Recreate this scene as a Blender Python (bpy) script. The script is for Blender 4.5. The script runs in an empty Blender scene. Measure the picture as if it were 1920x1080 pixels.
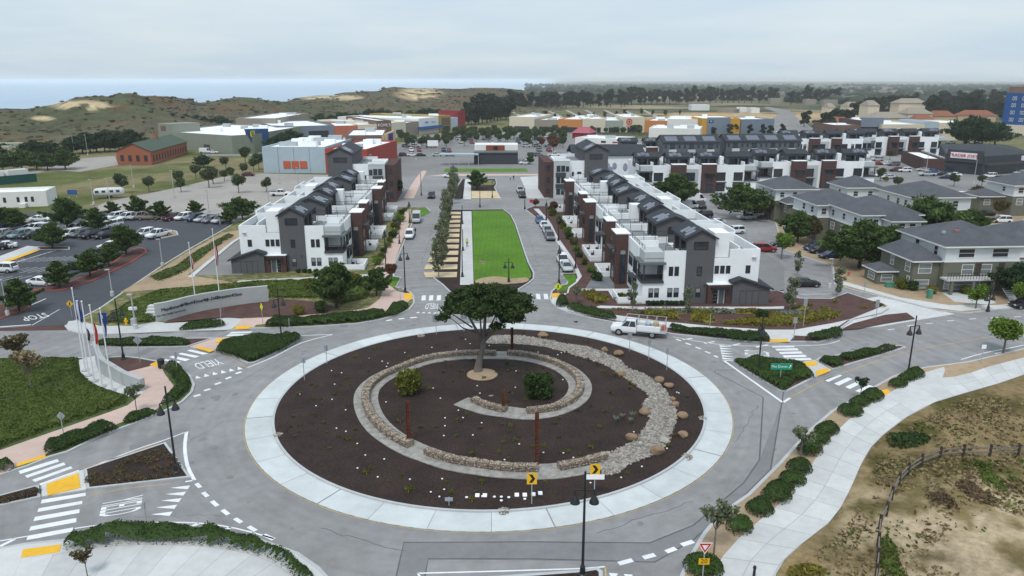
import bpy, math, random
import numpy as np
from mathutils import Vector, Matrix
from mathutils.geometry import tessellate_polygon
R = random.Random(7)
sc = bpy.context.scene
col = sc.collection
# ---------------------------------------------------------------- camera
F, YH, CAMH = 1400.0, 150.0, 32.0            # focal length and horizon row of the 1920 px wide photograph, drone height in metres
PITCH = math.atan((540.0 - YH) / F)
cd = bpy.data.cameras.new('camera'); cam = bpy.data.objects.new('camera', cd); col.objects.link(cam)
cd.sensor_width = 36.0; cd.lens = 36.0 * F / 1920.0; cd.clip_start = 0.5; cd.clip_end = 120000.0
cam.location = (0, 0, CAMH); cam.rotation_euler = (math.pi / 2 - PITCH, 0, 0)
sc.camera = cam
sc.render.resolution_x, sc.render.resolution_y = 1024, 576
# ---------------------------------------------------------------- light
SUN_EL, SUN_AZ = math.radians(58), math.radians(200)     # azimuth from +Y, clockwise
w = bpy.data.worlds.new('World'); sc.world = w; w.use_nodes = True
nt = w.node_tree; nt.nodes.clear()
N = nt.nodes.new; LK = nt.links.new
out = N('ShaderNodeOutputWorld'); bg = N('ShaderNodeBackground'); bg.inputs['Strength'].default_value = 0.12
sky = N('ShaderNodeTexSky'); sky.sky_type = 'NISHITA'; sky.sun_disc = False
sky.sun_elevation = SUN_EL; sky.sun_rotation = SUN_AZ; sky.air_density = 1.0; sky.dust_density = 1.5; sky.ozone_density = 1.5
tc = N('ShaderNodeTexCoord'); sep = N('ShaderNodeSeparateXYZ'); LK(tc.outputs['Generated'], sep.inputs[0])
# cloud deck: project the view direction on a plane so that the deck stretches towards the horizon
zz = N('ShaderNodeMath'); zz.operation = 'MAXIMUM'; LK(sep.outputs['Z'], zz.inputs[0]); zz.inputs[1].default_value = 0.0
za = N('ShaderNodeMath'); za.operation = 'ADD'; LK(zz.outputs[0], za.inputs[0]); za.inputs[1].default_value = 0.09
vd = N('ShaderNodeVectorMath'); vd.operation = 'DIVIDE'; LK(tc.outputs['Generated'], vd.inputs[0])
cz = N('ShaderNodeCombineXYZ')
for i in range(3): LK(za.outputs[0], cz.inputs[i])
LK(cz.outputs[0], vd.inputs[1])
nz = N('ShaderNodeTexNoise'); nz.inputs['Scale'].default_value = 0.55; nz.inputs['Detail'].default_value = 6; nz.inputs['Roughness'].default_value = 0.5
LK(vd.outputs[0], nz.inputs['Vector'])
cr = N('ShaderNodeValToRGB'); LK(nz.outputs['Fac'], cr.inputs[0])
cr.color_ramp.elements[0].position = 0.34; cr.color_ramp.elements[0].color = (4.0, 4.95, 5.8, 1)
cr.color_ramp.elements[1].position = 0.68; cr.color_ramp.elements[1].color = (5.0, 5.6, 6.0, 1)
mx = N('ShaderNodeMix'); mx.data_type = 'RGBA'; mx.inputs['Factor'].default_value = 0.88
LK(sky.outputs[0], mx.inputs['A']); LK(cr.outputs['Color'], mx.inputs['B'])
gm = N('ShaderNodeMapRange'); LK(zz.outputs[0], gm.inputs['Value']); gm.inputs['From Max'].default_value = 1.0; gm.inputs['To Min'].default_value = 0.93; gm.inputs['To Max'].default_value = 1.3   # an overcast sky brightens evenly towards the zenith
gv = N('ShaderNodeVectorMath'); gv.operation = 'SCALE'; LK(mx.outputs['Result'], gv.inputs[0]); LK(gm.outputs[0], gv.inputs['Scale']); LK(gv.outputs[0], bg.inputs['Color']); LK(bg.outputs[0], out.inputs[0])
sl = bpy.data.lights.new('sun', 'SUN'); sl.energy = 1.5; sl.angle = math.radians(14); sl.color = (1.0, 0.97, 0.93)
so = bpy.data.objects.new('sun', sl); col.objects.link(so)
so.rotation_euler = (math.pi / 2 - SUN_EL, 0, -SUN_AZ + math.pi)
sc.view_settings.view_transform = 'Standard'; sc.view_settings.look = 'None'
sc.view_settings.exposure = 0.34; sc.view_settings.gamma = 1.0; sc.view_settings.use_curve_mapping = False
sc.cycles.max_bounces = 5; sc.cycles.diffuse_bounces = 2; sc.cycles.glossy_bounces = 2; sc.cycles.transmission_bounces = 3
sc.cycles.volume_bounces = 2; sc.cycles.transparent_max_bounces = 6
HAZE = 1.0e-4
sc.cycles.use_denoising = True
# ---------------------------------------------------------------- helpers
def G(x, y, z=0.0):
    """a pixel of the 1920x1080 photograph to the point of the plane at height z seen there"""
    a = (x - 960.0) / F; b = (540.0 - y) / F
    Y = math.cos(PITCH) + b * math.sin(PITCH); Z = -math.sin(PITCH) + b * math.cos(PITCH)
    t = (z - CAMH) / Z
    return Vector((a * t, Y * t, z))
def GP(pts, z=0.0): return [G(x, y, z) for x, y in pts]
def HT(xb, yb, yt, z0=0.0):
    """height of an upright thing whose foot is seen at (xb,yb) and whose top is seen in row yt"""
    p = G(xb, yb, z0); b = (540.0 - yt) / F
    Y = math.cos(PITCH) + b * math.sin(PITCH); Z = -math.sin(PITCH) + b * math.cos(PITCH)
    return CAMH + p.y * Z / Y - z0
AZ = math.atan((880.0 - 960.0) / F * math.cos(PITCH))      # direction of the avenue
SA, CA = math.sin(AZ), math.cos(AZ)
def UV(u, v, z=0.0): return Vector((u * SA + v * CA, u * CA - v * SA, z))   # avenue frame: u along it, v to its right
def toUV(p): return (p.x * SA + p.y * CA, p.x * CA - p.y * SA)
def tag(o, label=None, cat=None, group=None, kind=None):
    if label: o['label'] = label
    if cat: o['category'] = cat
    if group: o['group'] = group
    if kind: o['kind'] = kind
    return o
def thing(name, label, cat, loc=(0, 0, 0), rz=0.0, group=None):
    o = bpy.data.objects.new(name, None); col.objects.link(o)
    o.location = loc; o.rotation_euler = (0, 0, rz); o.empty_display_size = 0.2
    return tag(o, label, cat, group)
ORD = ['first', 'second', 'third', 'fourth', 'fifth', 'sixth', 'seventh', 'eighth', 'ninth', 'tenth', 'eleventh', 'twelfth', 'thirteenth', 'fourteenth', 'fifteenth', 'sixteenth', 'seventeenth', 'eighteenth', 'nineteenth', 'twentieth', 'twenty-first', 'twenty-second', 'twenty-third', 'twenty-fourth', 'twenty-fifth', 'twenty-sixth', 'twenty-seventh', 'twenty-eighth', 'twenty-ninth', 'thirtieth', 'thirty-first', 'thirty-second', 'thirty-third', 'thirty-fourth', 'thirty-fifth', 'thirty-sixth', 'thirty-seventh', 'thirty-eighth', 'thirty-ninth', 'fortieth']
def dup(root, loc, rz=0.0, s=1.0, label=None, group=None, mats=None):
    r = root.copy(); col.objects.link(r); r.location = loc; r.rotation_euler = (0, 0, rz); r.scale = (s, s, s)
    if label: r['label'] = label
    if group: r['group'] = group
    def rec(src, dst):
        for ch in KIDS.get(src.name, ()):
            c = ch.copy(); col.objects.link(c); c.parent = dst
            if mats and c.type == 'MESH' and ch.material_slots and ch.material_slots[0].material.name in mats:
                c.material_slots[0].link = 'OBJECT'; c.material_slots[0].material = mats[ch.material_slots[0].material.name]
            rec(ch, c)
    rec(root, r)
    return r
KIDS = {}
# ---- materials
MATS = {}
def M(name, c, rough=0.85, var=0.18, scale=1.5, bump=0.0, c2=None, metal=0.0, detail=5, coord='pos', spec=0.3, scale2=None, bscale=None):
    """procedural material: base colour broken up by two noises, optional second colour in patches, optional bump"""
    if name in MATS: return MATS[name]
    m = bpy.data.materials.new(name); MATS[name] = m; m.use_nodes = True
    nt = m.node_tree; b = nt.nodes['Principled BSDF']; b.inputs['Roughness'].default_value = rough; b.inputs['Metallic'].default_value = metal
    b.inputs['Specular IOR Level'].default_value = spec
    n = nt.nodes.new; l = nt.links.new
    if coord == 'pos': src = n('ShaderNodeNewGeometry').outputs['Position']
    else: src = n('ShaderNodeTexCoord').outputs['Object']
    a = n('ShaderNodeTexNoise'); a.inputs['Scale'].default_value = scale; a.inputs['Detail'].default_value = detail; a.inputs['Roughness'].default_value = 0.62
    l(src, a.inputs['Vector'])
    a2 = n('ShaderNodeTexNoise'); a2.inputs['Scale'].default_value = scale2 or scale * 0.13; a2.inputs['Detail'].default_value = 3; l(src, a2.inputs['Vector'])
    ad = n('ShaderNodeMath'); ad.operation = 'ADD'; l(a.outputs['Fac'], ad.inputs[0]); l(a2.outputs['Fac'], ad.inputs[1])
    mr = n('ShaderNodeMapRange'); mr.inputs['From Min'].default_value = 0.6; mr.inputs['From Max'].default_value = 1.4
    mr.inputs['To Min'].default_value = 1 - var; mr.inputs['To Max'].default_value = 1 + var; l(ad.outputs[0], mr.inputs['Value'])
    mu = n('ShaderNodeMix'); mu.data_type = 'RGBA'; mu.blend_type = 'MULTIPLY'; mu.inputs['Factor'].default_value = 1.0
    if c2:
        cm = n('ShaderNodeMix'); cm.data_type = 'RGBA'; cm.inputs['A'].default_value = (*c, 1); cm.inputs['B'].default_value = (*c2, 1)
        st = n('ShaderNodeMapRange'); st.inputs['From Min'].default_value = 0.45; st.inputs['From Max'].default_value = 0.6
        l(a.outputs['Fac'], st.inputs['Value']); l(st.outputs[0], cm.inputs['Factor']); l(cm.outputs['Result'], mu.inputs['A'])
    else: mu.inputs['A'].default_value = (*c, 1)
    cc = n('ShaderNodeCombineColor')
    for i in range(3): l(mr.outputs[0], cc.inputs[i])
    l(cc.outputs[0], mu.inputs['B']); l(mu.outputs['Result'], b.inputs['Base Color'])
    if bump:
        bt = n('ShaderNodeTexNoise'); bt.inputs['Scale'].default_value = bscale or scale * 6; bt.inputs['Detail'].default_value = 4; l(src, bt.inputs['Vector'])
        bp = n('ShaderNodeBump'); bp.inputs['Strength'].default_value = bump; bp.inputs['Distance'].default_value = 0.05
        l(bt.outputs['Fac'], bp.inputs['Height']); l(bp.outputs[0], b.inputs['Normal'])
    return m
def Mleaf(name, c, var=0.35, scale=1.2, c2=None, rough=0.65):
    """foliage: colour by leaf (random per island) and by clump, some light through the leaf"""
    if name in MATS: return MATS[name]
    m = bpy.data.materials.new(name); MATS[name] = m; m.use_nodes = True
    nt = m.node_tree; b = nt.nodes['Principled BSDF']; b.inputs['Roughness'].default_value = rough; b.inputs['Specular IOR Level'].default_value = 0.2
    n = nt.nodes.new; l = nt.links.new
    g = n('ShaderNodeNewGeometry'); t = n('ShaderNodeTexNoise'); t.inputs['Scale'].default_value = scale; t.inputs['Detail'].default_value = 3; l(g.outputs['Position'], t.inputs['Vector'])
    ad = n('ShaderNodeMath'); ad.operation = 'ADD'; l(g.outputs['Random Per Island'], ad.inputs[0]); l(t.outputs['Fac'], ad.inputs[1])
    mr = n('ShaderNodeMapRange'); mr.inputs['From Min'].default_value = 0.35; mr.inputs['From Max'].default_value = 1.35
    mr.inputs['To Min'].default_value = 0.0; mr.inputs['To Max'].default_value = 1.0; l(ad.outputs[0], mr.inputs['Value'])
    d = c2 or tuple(min(1, x * (1 + 1.6 * var)) for x in c)
    cm = n('ShaderNodeMix'); cm.data_type = 'RGBA'; cm.inputs['A'].default_value = (*[x * (1 - var) for x in c], 1); cm.inputs['B'].default_value = (*d, 1)
    l(mr.outputs[0], cm.inputs['Factor']); l(cm.outputs['Result'], b.inputs['Base Color'])
    tr = n('ShaderNodeBsdfTranslucent'); l(cm.outputs['Result'], tr.inputs['Color'])
    ms = n('ShaderNodeMixShader'); ms.inputs[0].default_value = 0.25
    o = nt.nodes['Material Output']; l(b.outputs[0], ms.inputs[1]); l(tr.outputs[0], ms.inputs[2]); l(ms.outputs[0], o.inputs['Surface'])
    return m
def Mbrick(name, c, mortar, bw=0.22, bh=0.075, var=0.25, rough=0.85):
    if name in MATS: return MATS[name]
    m = bpy.data.materials.new(name); MATS[name] = m; m.use_nodes = True
    nt = m.node_tree; b = nt.nodes['Principled BSDF']; b.inputs['Roughness'].default_value = rough; b.inputs['Specular IOR Level'].default_value = 0.2
    n = nt.nodes.new; l = nt.links.new
    g = n('ShaderNodeNewGeometry'); s = n('ShaderNodeSeparateXYZ'); l(g.outputs['Position'], s.inputs[0])
    ad = n('ShaderNodeMath'); ad.operation = 'ADD'; l(s.outputs['X'], ad.inputs[0]); l(s.outputs['Y'], ad.inputs[1])
    cx = n('ShaderNodeCombineXYZ'); l(ad.outputs[0], cx.inputs[0]); l(s.outputs['Z'], cx.inputs[1])
    br = n('ShaderNodeTexBrick'); l(cx.outputs[0], br.inputs['Vector']); br.inputs['Scale'].default_value = 1.0
    br.inputs['Brick Width'].default_value = bw; br.inputs['Row Height'].default_value = bh; br.inputs['Mortar Size'].default_value = bh * 0.1
    br.inputs['Color1'].default_value = (*[x * (1 - var) for x in c], 1); br.inputs['Color2'].default_value = (*[x * (1 + var) for x in c], 1); br.inputs['Mortar'].default_value = (*mortar, 1)
    l(br.outputs['Color'], b.inputs['Base Color'])
    return m
def Mglass(name, c=(0.03, 0.035, 0.045), rough=0.08):
    if name in MATS: return MATS[name]
    m = M(name, c, rough=rough, var=0.25, scale=0.35, spec=0.6); return m
# ---- meshes
class MB:
    """collects faces in world coordinates; build() links them as ONE mesh object with its origin at the parent's foot"""
    def __init__(s, f=None): s.v = []; s.f = []; s.T = f
    def add(s, vs, fs):
        o = len(s.v)
        s.v += [tuple(s.T(*p)) if s.T else tuple(p) for p in vs]
        s.f += [tuple(i + o for i in f) for f in fs]; return s
    def box(s, x0, x1, y0, y1, z0, z1):
        return s.add([(x0, y0, z0), (x1, y0, z0), (x1, y1, z0), (x0, y1, z0), (x0, y0, z1), (x1, y0, z1), (x1, y1, z1), (x0, y1, z1)],
                     [(0, 3, 2, 1), (4, 5, 6, 7), (0, 1, 5, 4), (1, 2, 6, 5), (2, 3, 7, 6), (3, 0, 4, 7)])
    def bar(s, p, q, w, h=None, up=(0, 0, 1)):
        p = Vector(p); q = Vector(q); h = h or w; d = (q - p).normalized(); u = Vector(up)
        if abs(d.dot(u)) > 0.98: u = Vector((1, 0, 0))
        a = d.cross(u).normalized() * w / 2; b = a.cross(d).normalized() * h / 2
        return s.add([p - a - b, p + a - b, p + a + b, p - a + b, q - a - b, q + a - b, q + a + b, q - a + b],
                     [(0, 1, 2, 3), (4, 7, 6, 5), (0, 4, 5, 1), (1, 5, 6, 2), (2, 6, 7, 3), (3, 7, 4, 0)])
    def tube(s, pts, rad, n=8, cap=True):
        pts = [Vector(p) for p in pts]
        if not isinstance(rad, (list, tuple)): rad = [rad] * len(pts)
        vs = []; fs = []
        for i, p in enumerate(pts):
            d = (pts[min(i + 1, len(pts) - 1)] - pts[max(i - 1, 0)]).normalized()
            u = Vector((0, 0, 1)) if abs(d.z) < 0.9 else Vector((1, 0, 0))
            a = d.cross(u).normalized(); b = d.cross(a).normalized()
            for k in range(n):
                t = 2 * math.pi * k / n; vs.append(p + (a * math.cos(t) + b * math.sin(t)) * rad[i])
        for i in range(len(pts) - 1):
            for k in range(n): fs.append((i * n + k, i * n + (k + 1) % n, (i + 1) * n + (k + 1) % n, (i + 1) * n + k))
        if cap: fs.append(tuple(range(n - 1, -1, -1))); fs.append(tuple(range((len(pts) - 1) * n, len(pts) * n)))
        return s.add(vs, fs)
    def lathe(s, c, prof, n=12):
        vs = []; fs = []
        for r, z in prof:
            for k in range(n):
                t = 2 * math.pi * k / n; vs.append((c[0] + r * math.cos(t), c[1] + r * math.sin(t), c[2] + z))
        for i in range(len(prof) - 1):
            for k in range(n): fs.append((i * n + k, i * n + (k + 1) % n, (i + 1) * n + (k + 1) % n, (i + 1) * n + k))
        fs.append(tuple(range(n - 1, -1, -1))); fs.append(tuple(range((len(prof) - 1) * n, len(prof) * n)))
        return s.add(vs, fs)
    def prism(s, poly, z0, z1, bottom=False):
        """upright prism over a polygon of (x,y)"""
        poly = [(p[0], p[1]) for p in poly]; n = len(poly)
        if area(poly) < 0: poly = poly[::-1]
        tr = tessellate_polygon([[Vector((x, y, 0)) for x, y in poly]])
        vs = [(x, y, z1) for x, y in poly] + [(x, y, z0) for x, y in poly]; fs = []
        for t in tr:
            a, b, c = t
            if (poly[b][0] - poly[a][0]) * (poly[c][1] - poly[a][1]) - (poly[b][1] - poly[a][1]) * (poly[c][0] - poly[a][0]) < 0: a, c = c, a
            fs.append((a, b, c))
            if bottom: fs.append((c + n, b + n, a + n))
        if z1 > z0:
            for i in range(n): j = (i + 1) % n; fs.append((i + n, j + n, j, i))
        return s.add(vs, fs)
    def extr(s, prof, axis, t0, t1):
        """profile polygon of (h,z) swept along an axis 0/1"""
        n = len(prof)
        mk = (lambda h, z, t: (t, h, z)) if axis == 0 else (lambda h, z, t: (h, t, z))
        vs = [mk(h, z, t0) for h, z in prof] + [mk(h, z, t1) for h, z in prof]
        fs = [tuple(range(n - 1, -1, -1)), tuple(range(n, 2 * n))] + [(i, (i + 1) % n, (i + 1) % n + n, i + n) for i in range(n)]
        return s.add(vs, fs)
    def build(s, name, mat, parent=None, smooth=False, fixn=False):
        me = bpy.data.meshes.new(name)
        o = bpy.data.objects.new(name, me); col.objects.link(o)
        off = Vector((0, 0, 0))
        if parent is not None:
            off = ABS.get(parent.name, Vector(parent.location)); o.parent = parent; ABS[o.name] = off
            KIDS.setdefault(parent.name, []).append(o)
        else:
            a = np.array(s.v); off = Vector(((a[:, 0].min() + a[:, 0].max()) / 2, (a[:, 1].min() + a[:, 1].max()) / 2, a[:, 2].min()))
            o.location = off; ABS[o.name] = off
        me.from_pydata([(p[0] - off[0], p[1] - off[1], p[2] - off[2]) for p in s.v], [], s.f)
        me.materials.append(MATS[mat] if isinstance(mat, str) else mat)
        if smooth: me.polygons.foreach_set('use_smooth', [True] * len(me.polygons))
        me.update(); return o
ABS = {}
def area(p): return 0.5 * sum(p[i][0] * p[(i + 1) % len(p)][1] - p[(i + 1) % len(p)][0] * p[i][1] for i in range(len(p)))
def np_mesh(name, V, Fq, mat, parent=None, loc=(0, 0, 0), smooth=False):
    """fast mesh from arrays: V (n,3), Fq (m,k)"""
    me = bpy.data.meshes.new(name); V = np.asarray(V, np.float32); Fq = np.asarray(Fq, np.int32); k = Fq.shape[1]
    me.vertices.add(len(V)); me.vertices.foreach_set('co', V.ravel())
    me.loops.add(Fq.size); me.loops.foreach_set('vertex_index', Fq.ravel())
    me.polygons.add(len(Fq)); me.polygons.foreach_set('loop_start', np.arange(0, Fq.size, k, dtype=np.int32))
    if smooth: me.polygons.foreach_set('use_smooth', np.ones(len(Fq), bool))
    me.update(calc_edges=True); me.validate()
    me.materials.append(MATS[mat] if isinstance(mat, str) else mat)
    o = bpy.data.objects.new(name, me); col.objects.link(o)
    if parent is not None: o.parent = parent; KIDS.setdefault(parent.name, []).append(o)
    else: o.location = loc
    return o
def catmull(pts, n=5, closed=False):
    P = [Vector((p[0], p[1])) for p in pts]; m = len(P); o = []
    for i in range(m if closed else m - 1):
        a, b, c, d = (P[(i - 1) % m], P[i], P[(i + 1) % m], P[(i + 2) % m]) if closed else (P[max(i - 1, 0)], P[i], P[i + 1], P[min(i + 2, m - 1)])
        for k in range(n):
            t = k / n
            o.append(tuple(0.5 * (2 * b + (c - a) * t + (2 * a - 5 * b + 4 * c - d) * t * t + (3 * b - a - 3 * c + d) * t ** 3)))
    if not closed: o.append(tuple(P[-1]))
    return o
def resample(pts, n):
    P = [Vector((p[0], p[1])) for p in pts]; L = [0]
    for i in range(1, len(P)): L.append(L[-1] + (P[i] - P[i - 1]).length)
    o = []; j = 0
    for k in range(n):
        t = L[-1] * k / (n - 1)
        while j < len(P) - 2 and L[j + 1] < t: j += 1
        q = (t - L[j]) / max(1e-9, L[j + 1] - L[j]); o.append(tuple(P[j].lerp(P[j + 1], q)))
    return o
def plen(pts): return sum((Vector(pts[i + 1][:2]) - Vector(pts[i][:2])).length for i in range(len(pts) - 1))
def offset_line(pts, d):
    """polyline moved d to its right"""
    P = [Vector((p[0], p[1])) for p in pts]; o = []
    for i in range(len(P)):
        t = (P[min(i + 1, len(P) - 1)] - P[max(i - 1, 0)]).normalized(); o.append((P[i].x + t.y * d, P[i].y - t.x * d))
    return o
def inset(poly, d):
    """closed polygon shrunk by d (mitred)"""
    P = [Vector((p[0], p[1])) for p in poly]
    if area(poly) < 0: P = P[::-1]
    o = []; n = len(P)
    for i in range(n):
        a = (P[i] - P[i - 1]).normalized(); b = (P[(i + 1) % n] - P[i]).normalized()
        na = Vector((-a.y, a.x)); nb = Vector((-b.y, b.x)); m = na + nb
        if m.length < 1e-6: m = na
        m = m.normalized(); k = 1 / max(0.4, m.dot(na)); o.append(tuple(P[i] + m * d * k))
    return o
def pip(x, y, poly):
    r = False; j = len(poly) - 1
    for i in range(len(poly)):
        xi, yi = poly[i][0], poly[i][1]; xj, yj = poly[j][0], poly[j][1]
        if (yi > y) != (yj > y) and x < (xj - xi) * (y - yi) / (yj - yi) + xi: r = not r
        j = i
    return r
def pip_np(X, Y, poly):
    r = np.zeros(X.shape, bool); j = len(poly) - 1
    for i in range(len(poly)):
        xi, yi = poly[i][0], poly[i][1]; xj, yj = poly[j][0], poly[j][1]
        if yi != yj: r ^= ((yi > Y) != (yj > Y)) & (X < (xj - xi) * (Y - yi) / (yj - yi) + xi)
        j = i
    return r
def W2(px, smooth=0, closed=True, z=0.0):
    """pixel polygon to ground polygon, optionally rounded"""
    p = [(q.x, q.y) for q in GP(px, z)]
    return catmull(p, smooth, closed) if smooth else p
def sheet(name, poly, mat, z0, z1=None, parent=None, kind='structure'):
    b = MB().prism(poly, z0 if z1 is not None else z0, z1 if z1 is not None else z0)
    o = b.build(name, mat, parent)
    if parent is None and kind: o['kind'] = kind
    return o
def text(name, s, size, mat, M4, parent=None, ext=0.01, align='CENTER', sx=1.0):
    """lettering as a mesh of its own"""
    c = bpy.data.curves.new(name, 'FONT'); c.body = s; c.size = size; c.extrude = ext; c.align_x = align; c.align_y = 'CENTER'; c.resolution_u = 2
    t = bpy.data.objects.new(name, c); col.objects.link(t)
    dg = bpy.context.evaluated_depsgraph_get(); me = bpy.data.meshes.new_from_object(t.evaluated_get(dg))
    bpy.data.objects.remove(t); bpy.data.curves.remove(c)
    o = bpy.data.objects.new(name, me); col.objects.link(o); me.materials.clear(); me.materials.append(MATS[mat])
    me.transform(Matrix.Diagonal((sx, 1, 1, 1)))
    me.transform(M4)
    if parent is not None:
        off = ABS.get(parent.name, Vector(parent.location)); me.transform(Matrix.Translation(-off)); o.parent = parent; KIDS.setdefault(parent.name, []).append(o)
    return o
def frame3(o, x, y):
    x = Vector(x).normalized(); y = Vector(y).normalized(); z = x.cross(y)
    m = Matrix.Identity(4)
    for i, a in enumerate((x, y, z)): m[0][i], m[1][i], m[2][i] = a
    m[0][3], m[1][3], m[2][3] = o
    return m
rng = np.random.default_rng(11)
def leaves(P, size, flat=0.0, aspect=1.7, r=None):
    """one small four-cornered leaf (bent along its rib) at every point of P"""
    r = r or rng; n = len(P)
    d = r.normal(size=(n, 3)); d[:, 2] *= (1 - flat); d /= np.linalg.norm(d, axis=1)[:, None]
    e = r.normal(size=(n, 3)); e -= (e * d).sum(1)[:, None] * d; e /= np.linalg.norm(e, axis=1)[:, None]
    s = size * r.uniform(0.6, 1.35, n)[:, None]
    a = d * s * aspect * 0.5; b = e * s * 0.5
    V = np.stack([P - a, P + b, P + a, P - b], 1).reshape(-1, 3)
    return V, np.arange(4 * n).reshape(n, 4)
def slabs(name):
    """every cast panel a shade of its own"""
    n_ = MATS[name].node_tree; mr = [x for x in n_.nodes if x.type == 'MAP_RANGE'][0]; oi = n_.nodes.new('ShaderNodeObjectInfo'); m_ = n_.nodes.new('ShaderNodeMapRange'); m_.inputs['To Min'].default_value = .93; m_.inputs['To Max'].default_value = 1.06; n_.links.new(oi.outputs['Random'], m_.inputs['Value'])
    mu = n_.nodes.new('ShaderNodeMath'); mu.operation = 'MULTIPLY'; cc_ = [x for x in n_.nodes if x.type == 'COMBINE_COLOR'][0]; n_.links.new(mr.outputs[0], mu.inputs[0]); n_.links.new(m_.outputs[0], mu.inputs[1])
    for i in range(3): n_.links.new(mu.outputs[0], cc_.inputs[i])
# ---- shared materials
M('asphalt', (0.236, 0.231, 0.231), 0.92, 0.26, 0.7, bump=0.12, bscale=60, scale2=0.09)
M('asphalt_lot', (0.20, 0.195, 0.19), 0.92, 0.22, 0.4, bump=0.1, bscale=40)
M('asphalt_new', (0.062, 0.065, 0.075), 0.9, 0.2, 0.5, bump=0.1, bscale=50)
M('asphalt_patch', (0.192, 0.19, 0.192), 0.92, 0.15, 1.5, bump=0.1, bscale=60)
M('tar', (0.10, 0.103, 0.11), 0.85, 0.2, 3)
M('old_lot', (0.33, 0.31, 0.285), 0.95, 0.22, 0.25, c2=(0.28, 0.255, 0.22))
M('concrete', (0.50, 0.502, 0.492), 0.9, 0.14, 1.4, bump=0.05, bscale=50)
M('concrete_apron', (0.51, 0.538, 0.535), 0.88, 0.14, 0.9, bump=0.05, bscale=50, scale2=0.25)
M('kerb', (0.42, 0.43, 0.435), 0.9, 0.14, 1.8)
M('kerb_red', (0.32, 0.07, 0.055), 0.85, 0.2, 2)
M('pink_walk', (0.52, 0.385, 0.33), 0.9, 0.12, 1.2, bump=0.05, bscale=60)
M('joint', (0.24, 0.25, 0.25), 0.95, 0.2, 3)
M('mulch', (0.027, 0.0165, 0.0135), 1.0, 0.5, 5.0, bump=0.8, bscale=14, scale2=0.35, c2=(0.036, 0.0225, 0.0185))
M('mulch_red', (0.085, 0.045, 0.038), 1.0, 0.4, 5.0, bump=0.7, bscale=14)
M('gravel', (0.30, 0.285, 0.262), 1.0, 0.5, 14.0, bump=0.9, bscale=25)
M('gravel_tan', (0.56, 0.44, 0.28), 1.0, 0.2, 3.0, bump=0.3, bscale=25)
M('slate_gravel', (0.16, 0.17, 0.18), 1.0, 0.3, 5.0, bump=0.4, bscale=25)
M('paint_white', (0.72, 0.73, 0.73), 0.75, 0.16, 2.2, c2=(0.62, 0.63, 0.63))
M('paint_yellow', (0.42, 0.31, 0.12), 0.8, 0.3, 2.0)
M('tactile_yellow', (0.72, 0.40, 0.03), 0.85, 0.16, 2.5)
M('dry_soil', (0.36, 0.27, 0.18), 1.0, 0.3, 1.2, bump=0.5, c2=(0.28, 0.2, 0.12))
M('lawn', (0.075, 0.175, 0.007), 0.95, 0.3, 1.1, bump=0.5, bscale=40)
M('grass_rough', (0.10, 0.115, 0.035), 0.95, 0.4, 0.8, bump=0.6, c2=(0.2, 0.165, 0.075))
M('iceplant', (0.05, 0.085, 0.016), 0.9, 0.4, 1.6, bump=0.9, bscale=9, c2=(0.085, 0.1, 0.03))
M('metal_black', (0.012, 0.014, 0.018), 0.45, 0.1, 3, spec=0.5)
M('metal_galv', (0.42, 0.44, 0.45), 0.5, 0.12, 3, metal=0.3)
M('metal_white', (0.72, 0.73, 0.74), 0.4, 0.06, 3, spec=0.5)
M('sign_back', (0.36, 0.39, 0.42), 0.45, 0.12, 3, metal=0.4)
M('sign_yellow', (0.75, 0.42, 0.01), 0.5, 0.05, 3)
M('sign_lime', (0.62, 0.68, 0.02), 0.5, 0.05, 3)
M('sign_red', (0.55, 0.015, 0.03), 0.5, 0.05, 3)
M('sign_green', (0.005, 0.27, 0.16), 0.5, 0.05, 3)
M('sign_blue', (0.01, 0.035, 0.16), 0.5, 0.05, 3)
M('black_print', (0.012, 0.011, 0.013), 0.7, 0.1, 3)
M('white_print', (0.8, 0.8, 0.8), 0.6, 0.05, 3)
M('white_plastic', (0.82, 0.8, 0.8), 0.6, 0.05, 3)
M('rust', (0.15, 0.045, 0.02), 0.9, 0.4, 4.0, c2=(0.085, 0.026, 0.015), bump=0.2)
M('gabion', (0.26, 0.2, 0.145), 1.0, 0.5, 9.0, bump=0.6, coord='pos')
M('stone_tan', (0.27, 0.185, 0.115), 0.95, 0.3, 2.0, bump=0.4, c2=(0.2, 0.13, 0.085))
M('stone_grey', (0.36, 0.335, 0.29), 0.95, 0.3, 2.0)
M('wood_grey', (0.17, 0.145, 0.125), 0.9, 0.3, 6.0)
M('bark', (0.16, 0.135, 0.12), 0.95, 0.35, 5.0, bump=0.8, coord='obj')
M('bark_dark', (0.055, 0.042, 0.034), 0.95, 0.35, 5.0, bump=0.6, coord='obj')
M('bark_pale', (0.33, 0.29, 0.245), 0.95, 0.25, 5.0, coord='obj')
Mleaf('leaf_cypress', (0.034, 0.068, 0.017), 0.5, 0.8, c2=(0.085, 0.14, 0.032))
Mleaf('leaf_dark', (0.022, 0.045, 0.016), 0.45, 0.5)
Mleaf('leaf_hedge', (0.018, 0.042, 0.008), 0.55, 1.2, c2=(0.05, 0.092, 0.018))
Mleaf('leaf_hero', (0.02, 0.042, 0.012), 0.5, 0.9, c2=(0.055, 0.09, 0.022))
Mleaf('leaf_shrub', (0.055, 0.085, 0.012), 0.5, 1.5, c2=(0.16, 0.17, 0.02))
Mleaf('leaf_olive', (0.085, 0.11, 0.05), 0.45, 1.0, c2=(0.2, 0.225, 0.13))
Mleaf('leaf_bright', (0.075, 0.14, 0.012), 0.4, 1.0, c2=(0.16, 0.25, 0.03))
Mleaf('leaf_round', (0.045, 0.072, 0.026), 0.45, 1.0, c2=(0.11, 0.145, 0.06))
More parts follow.
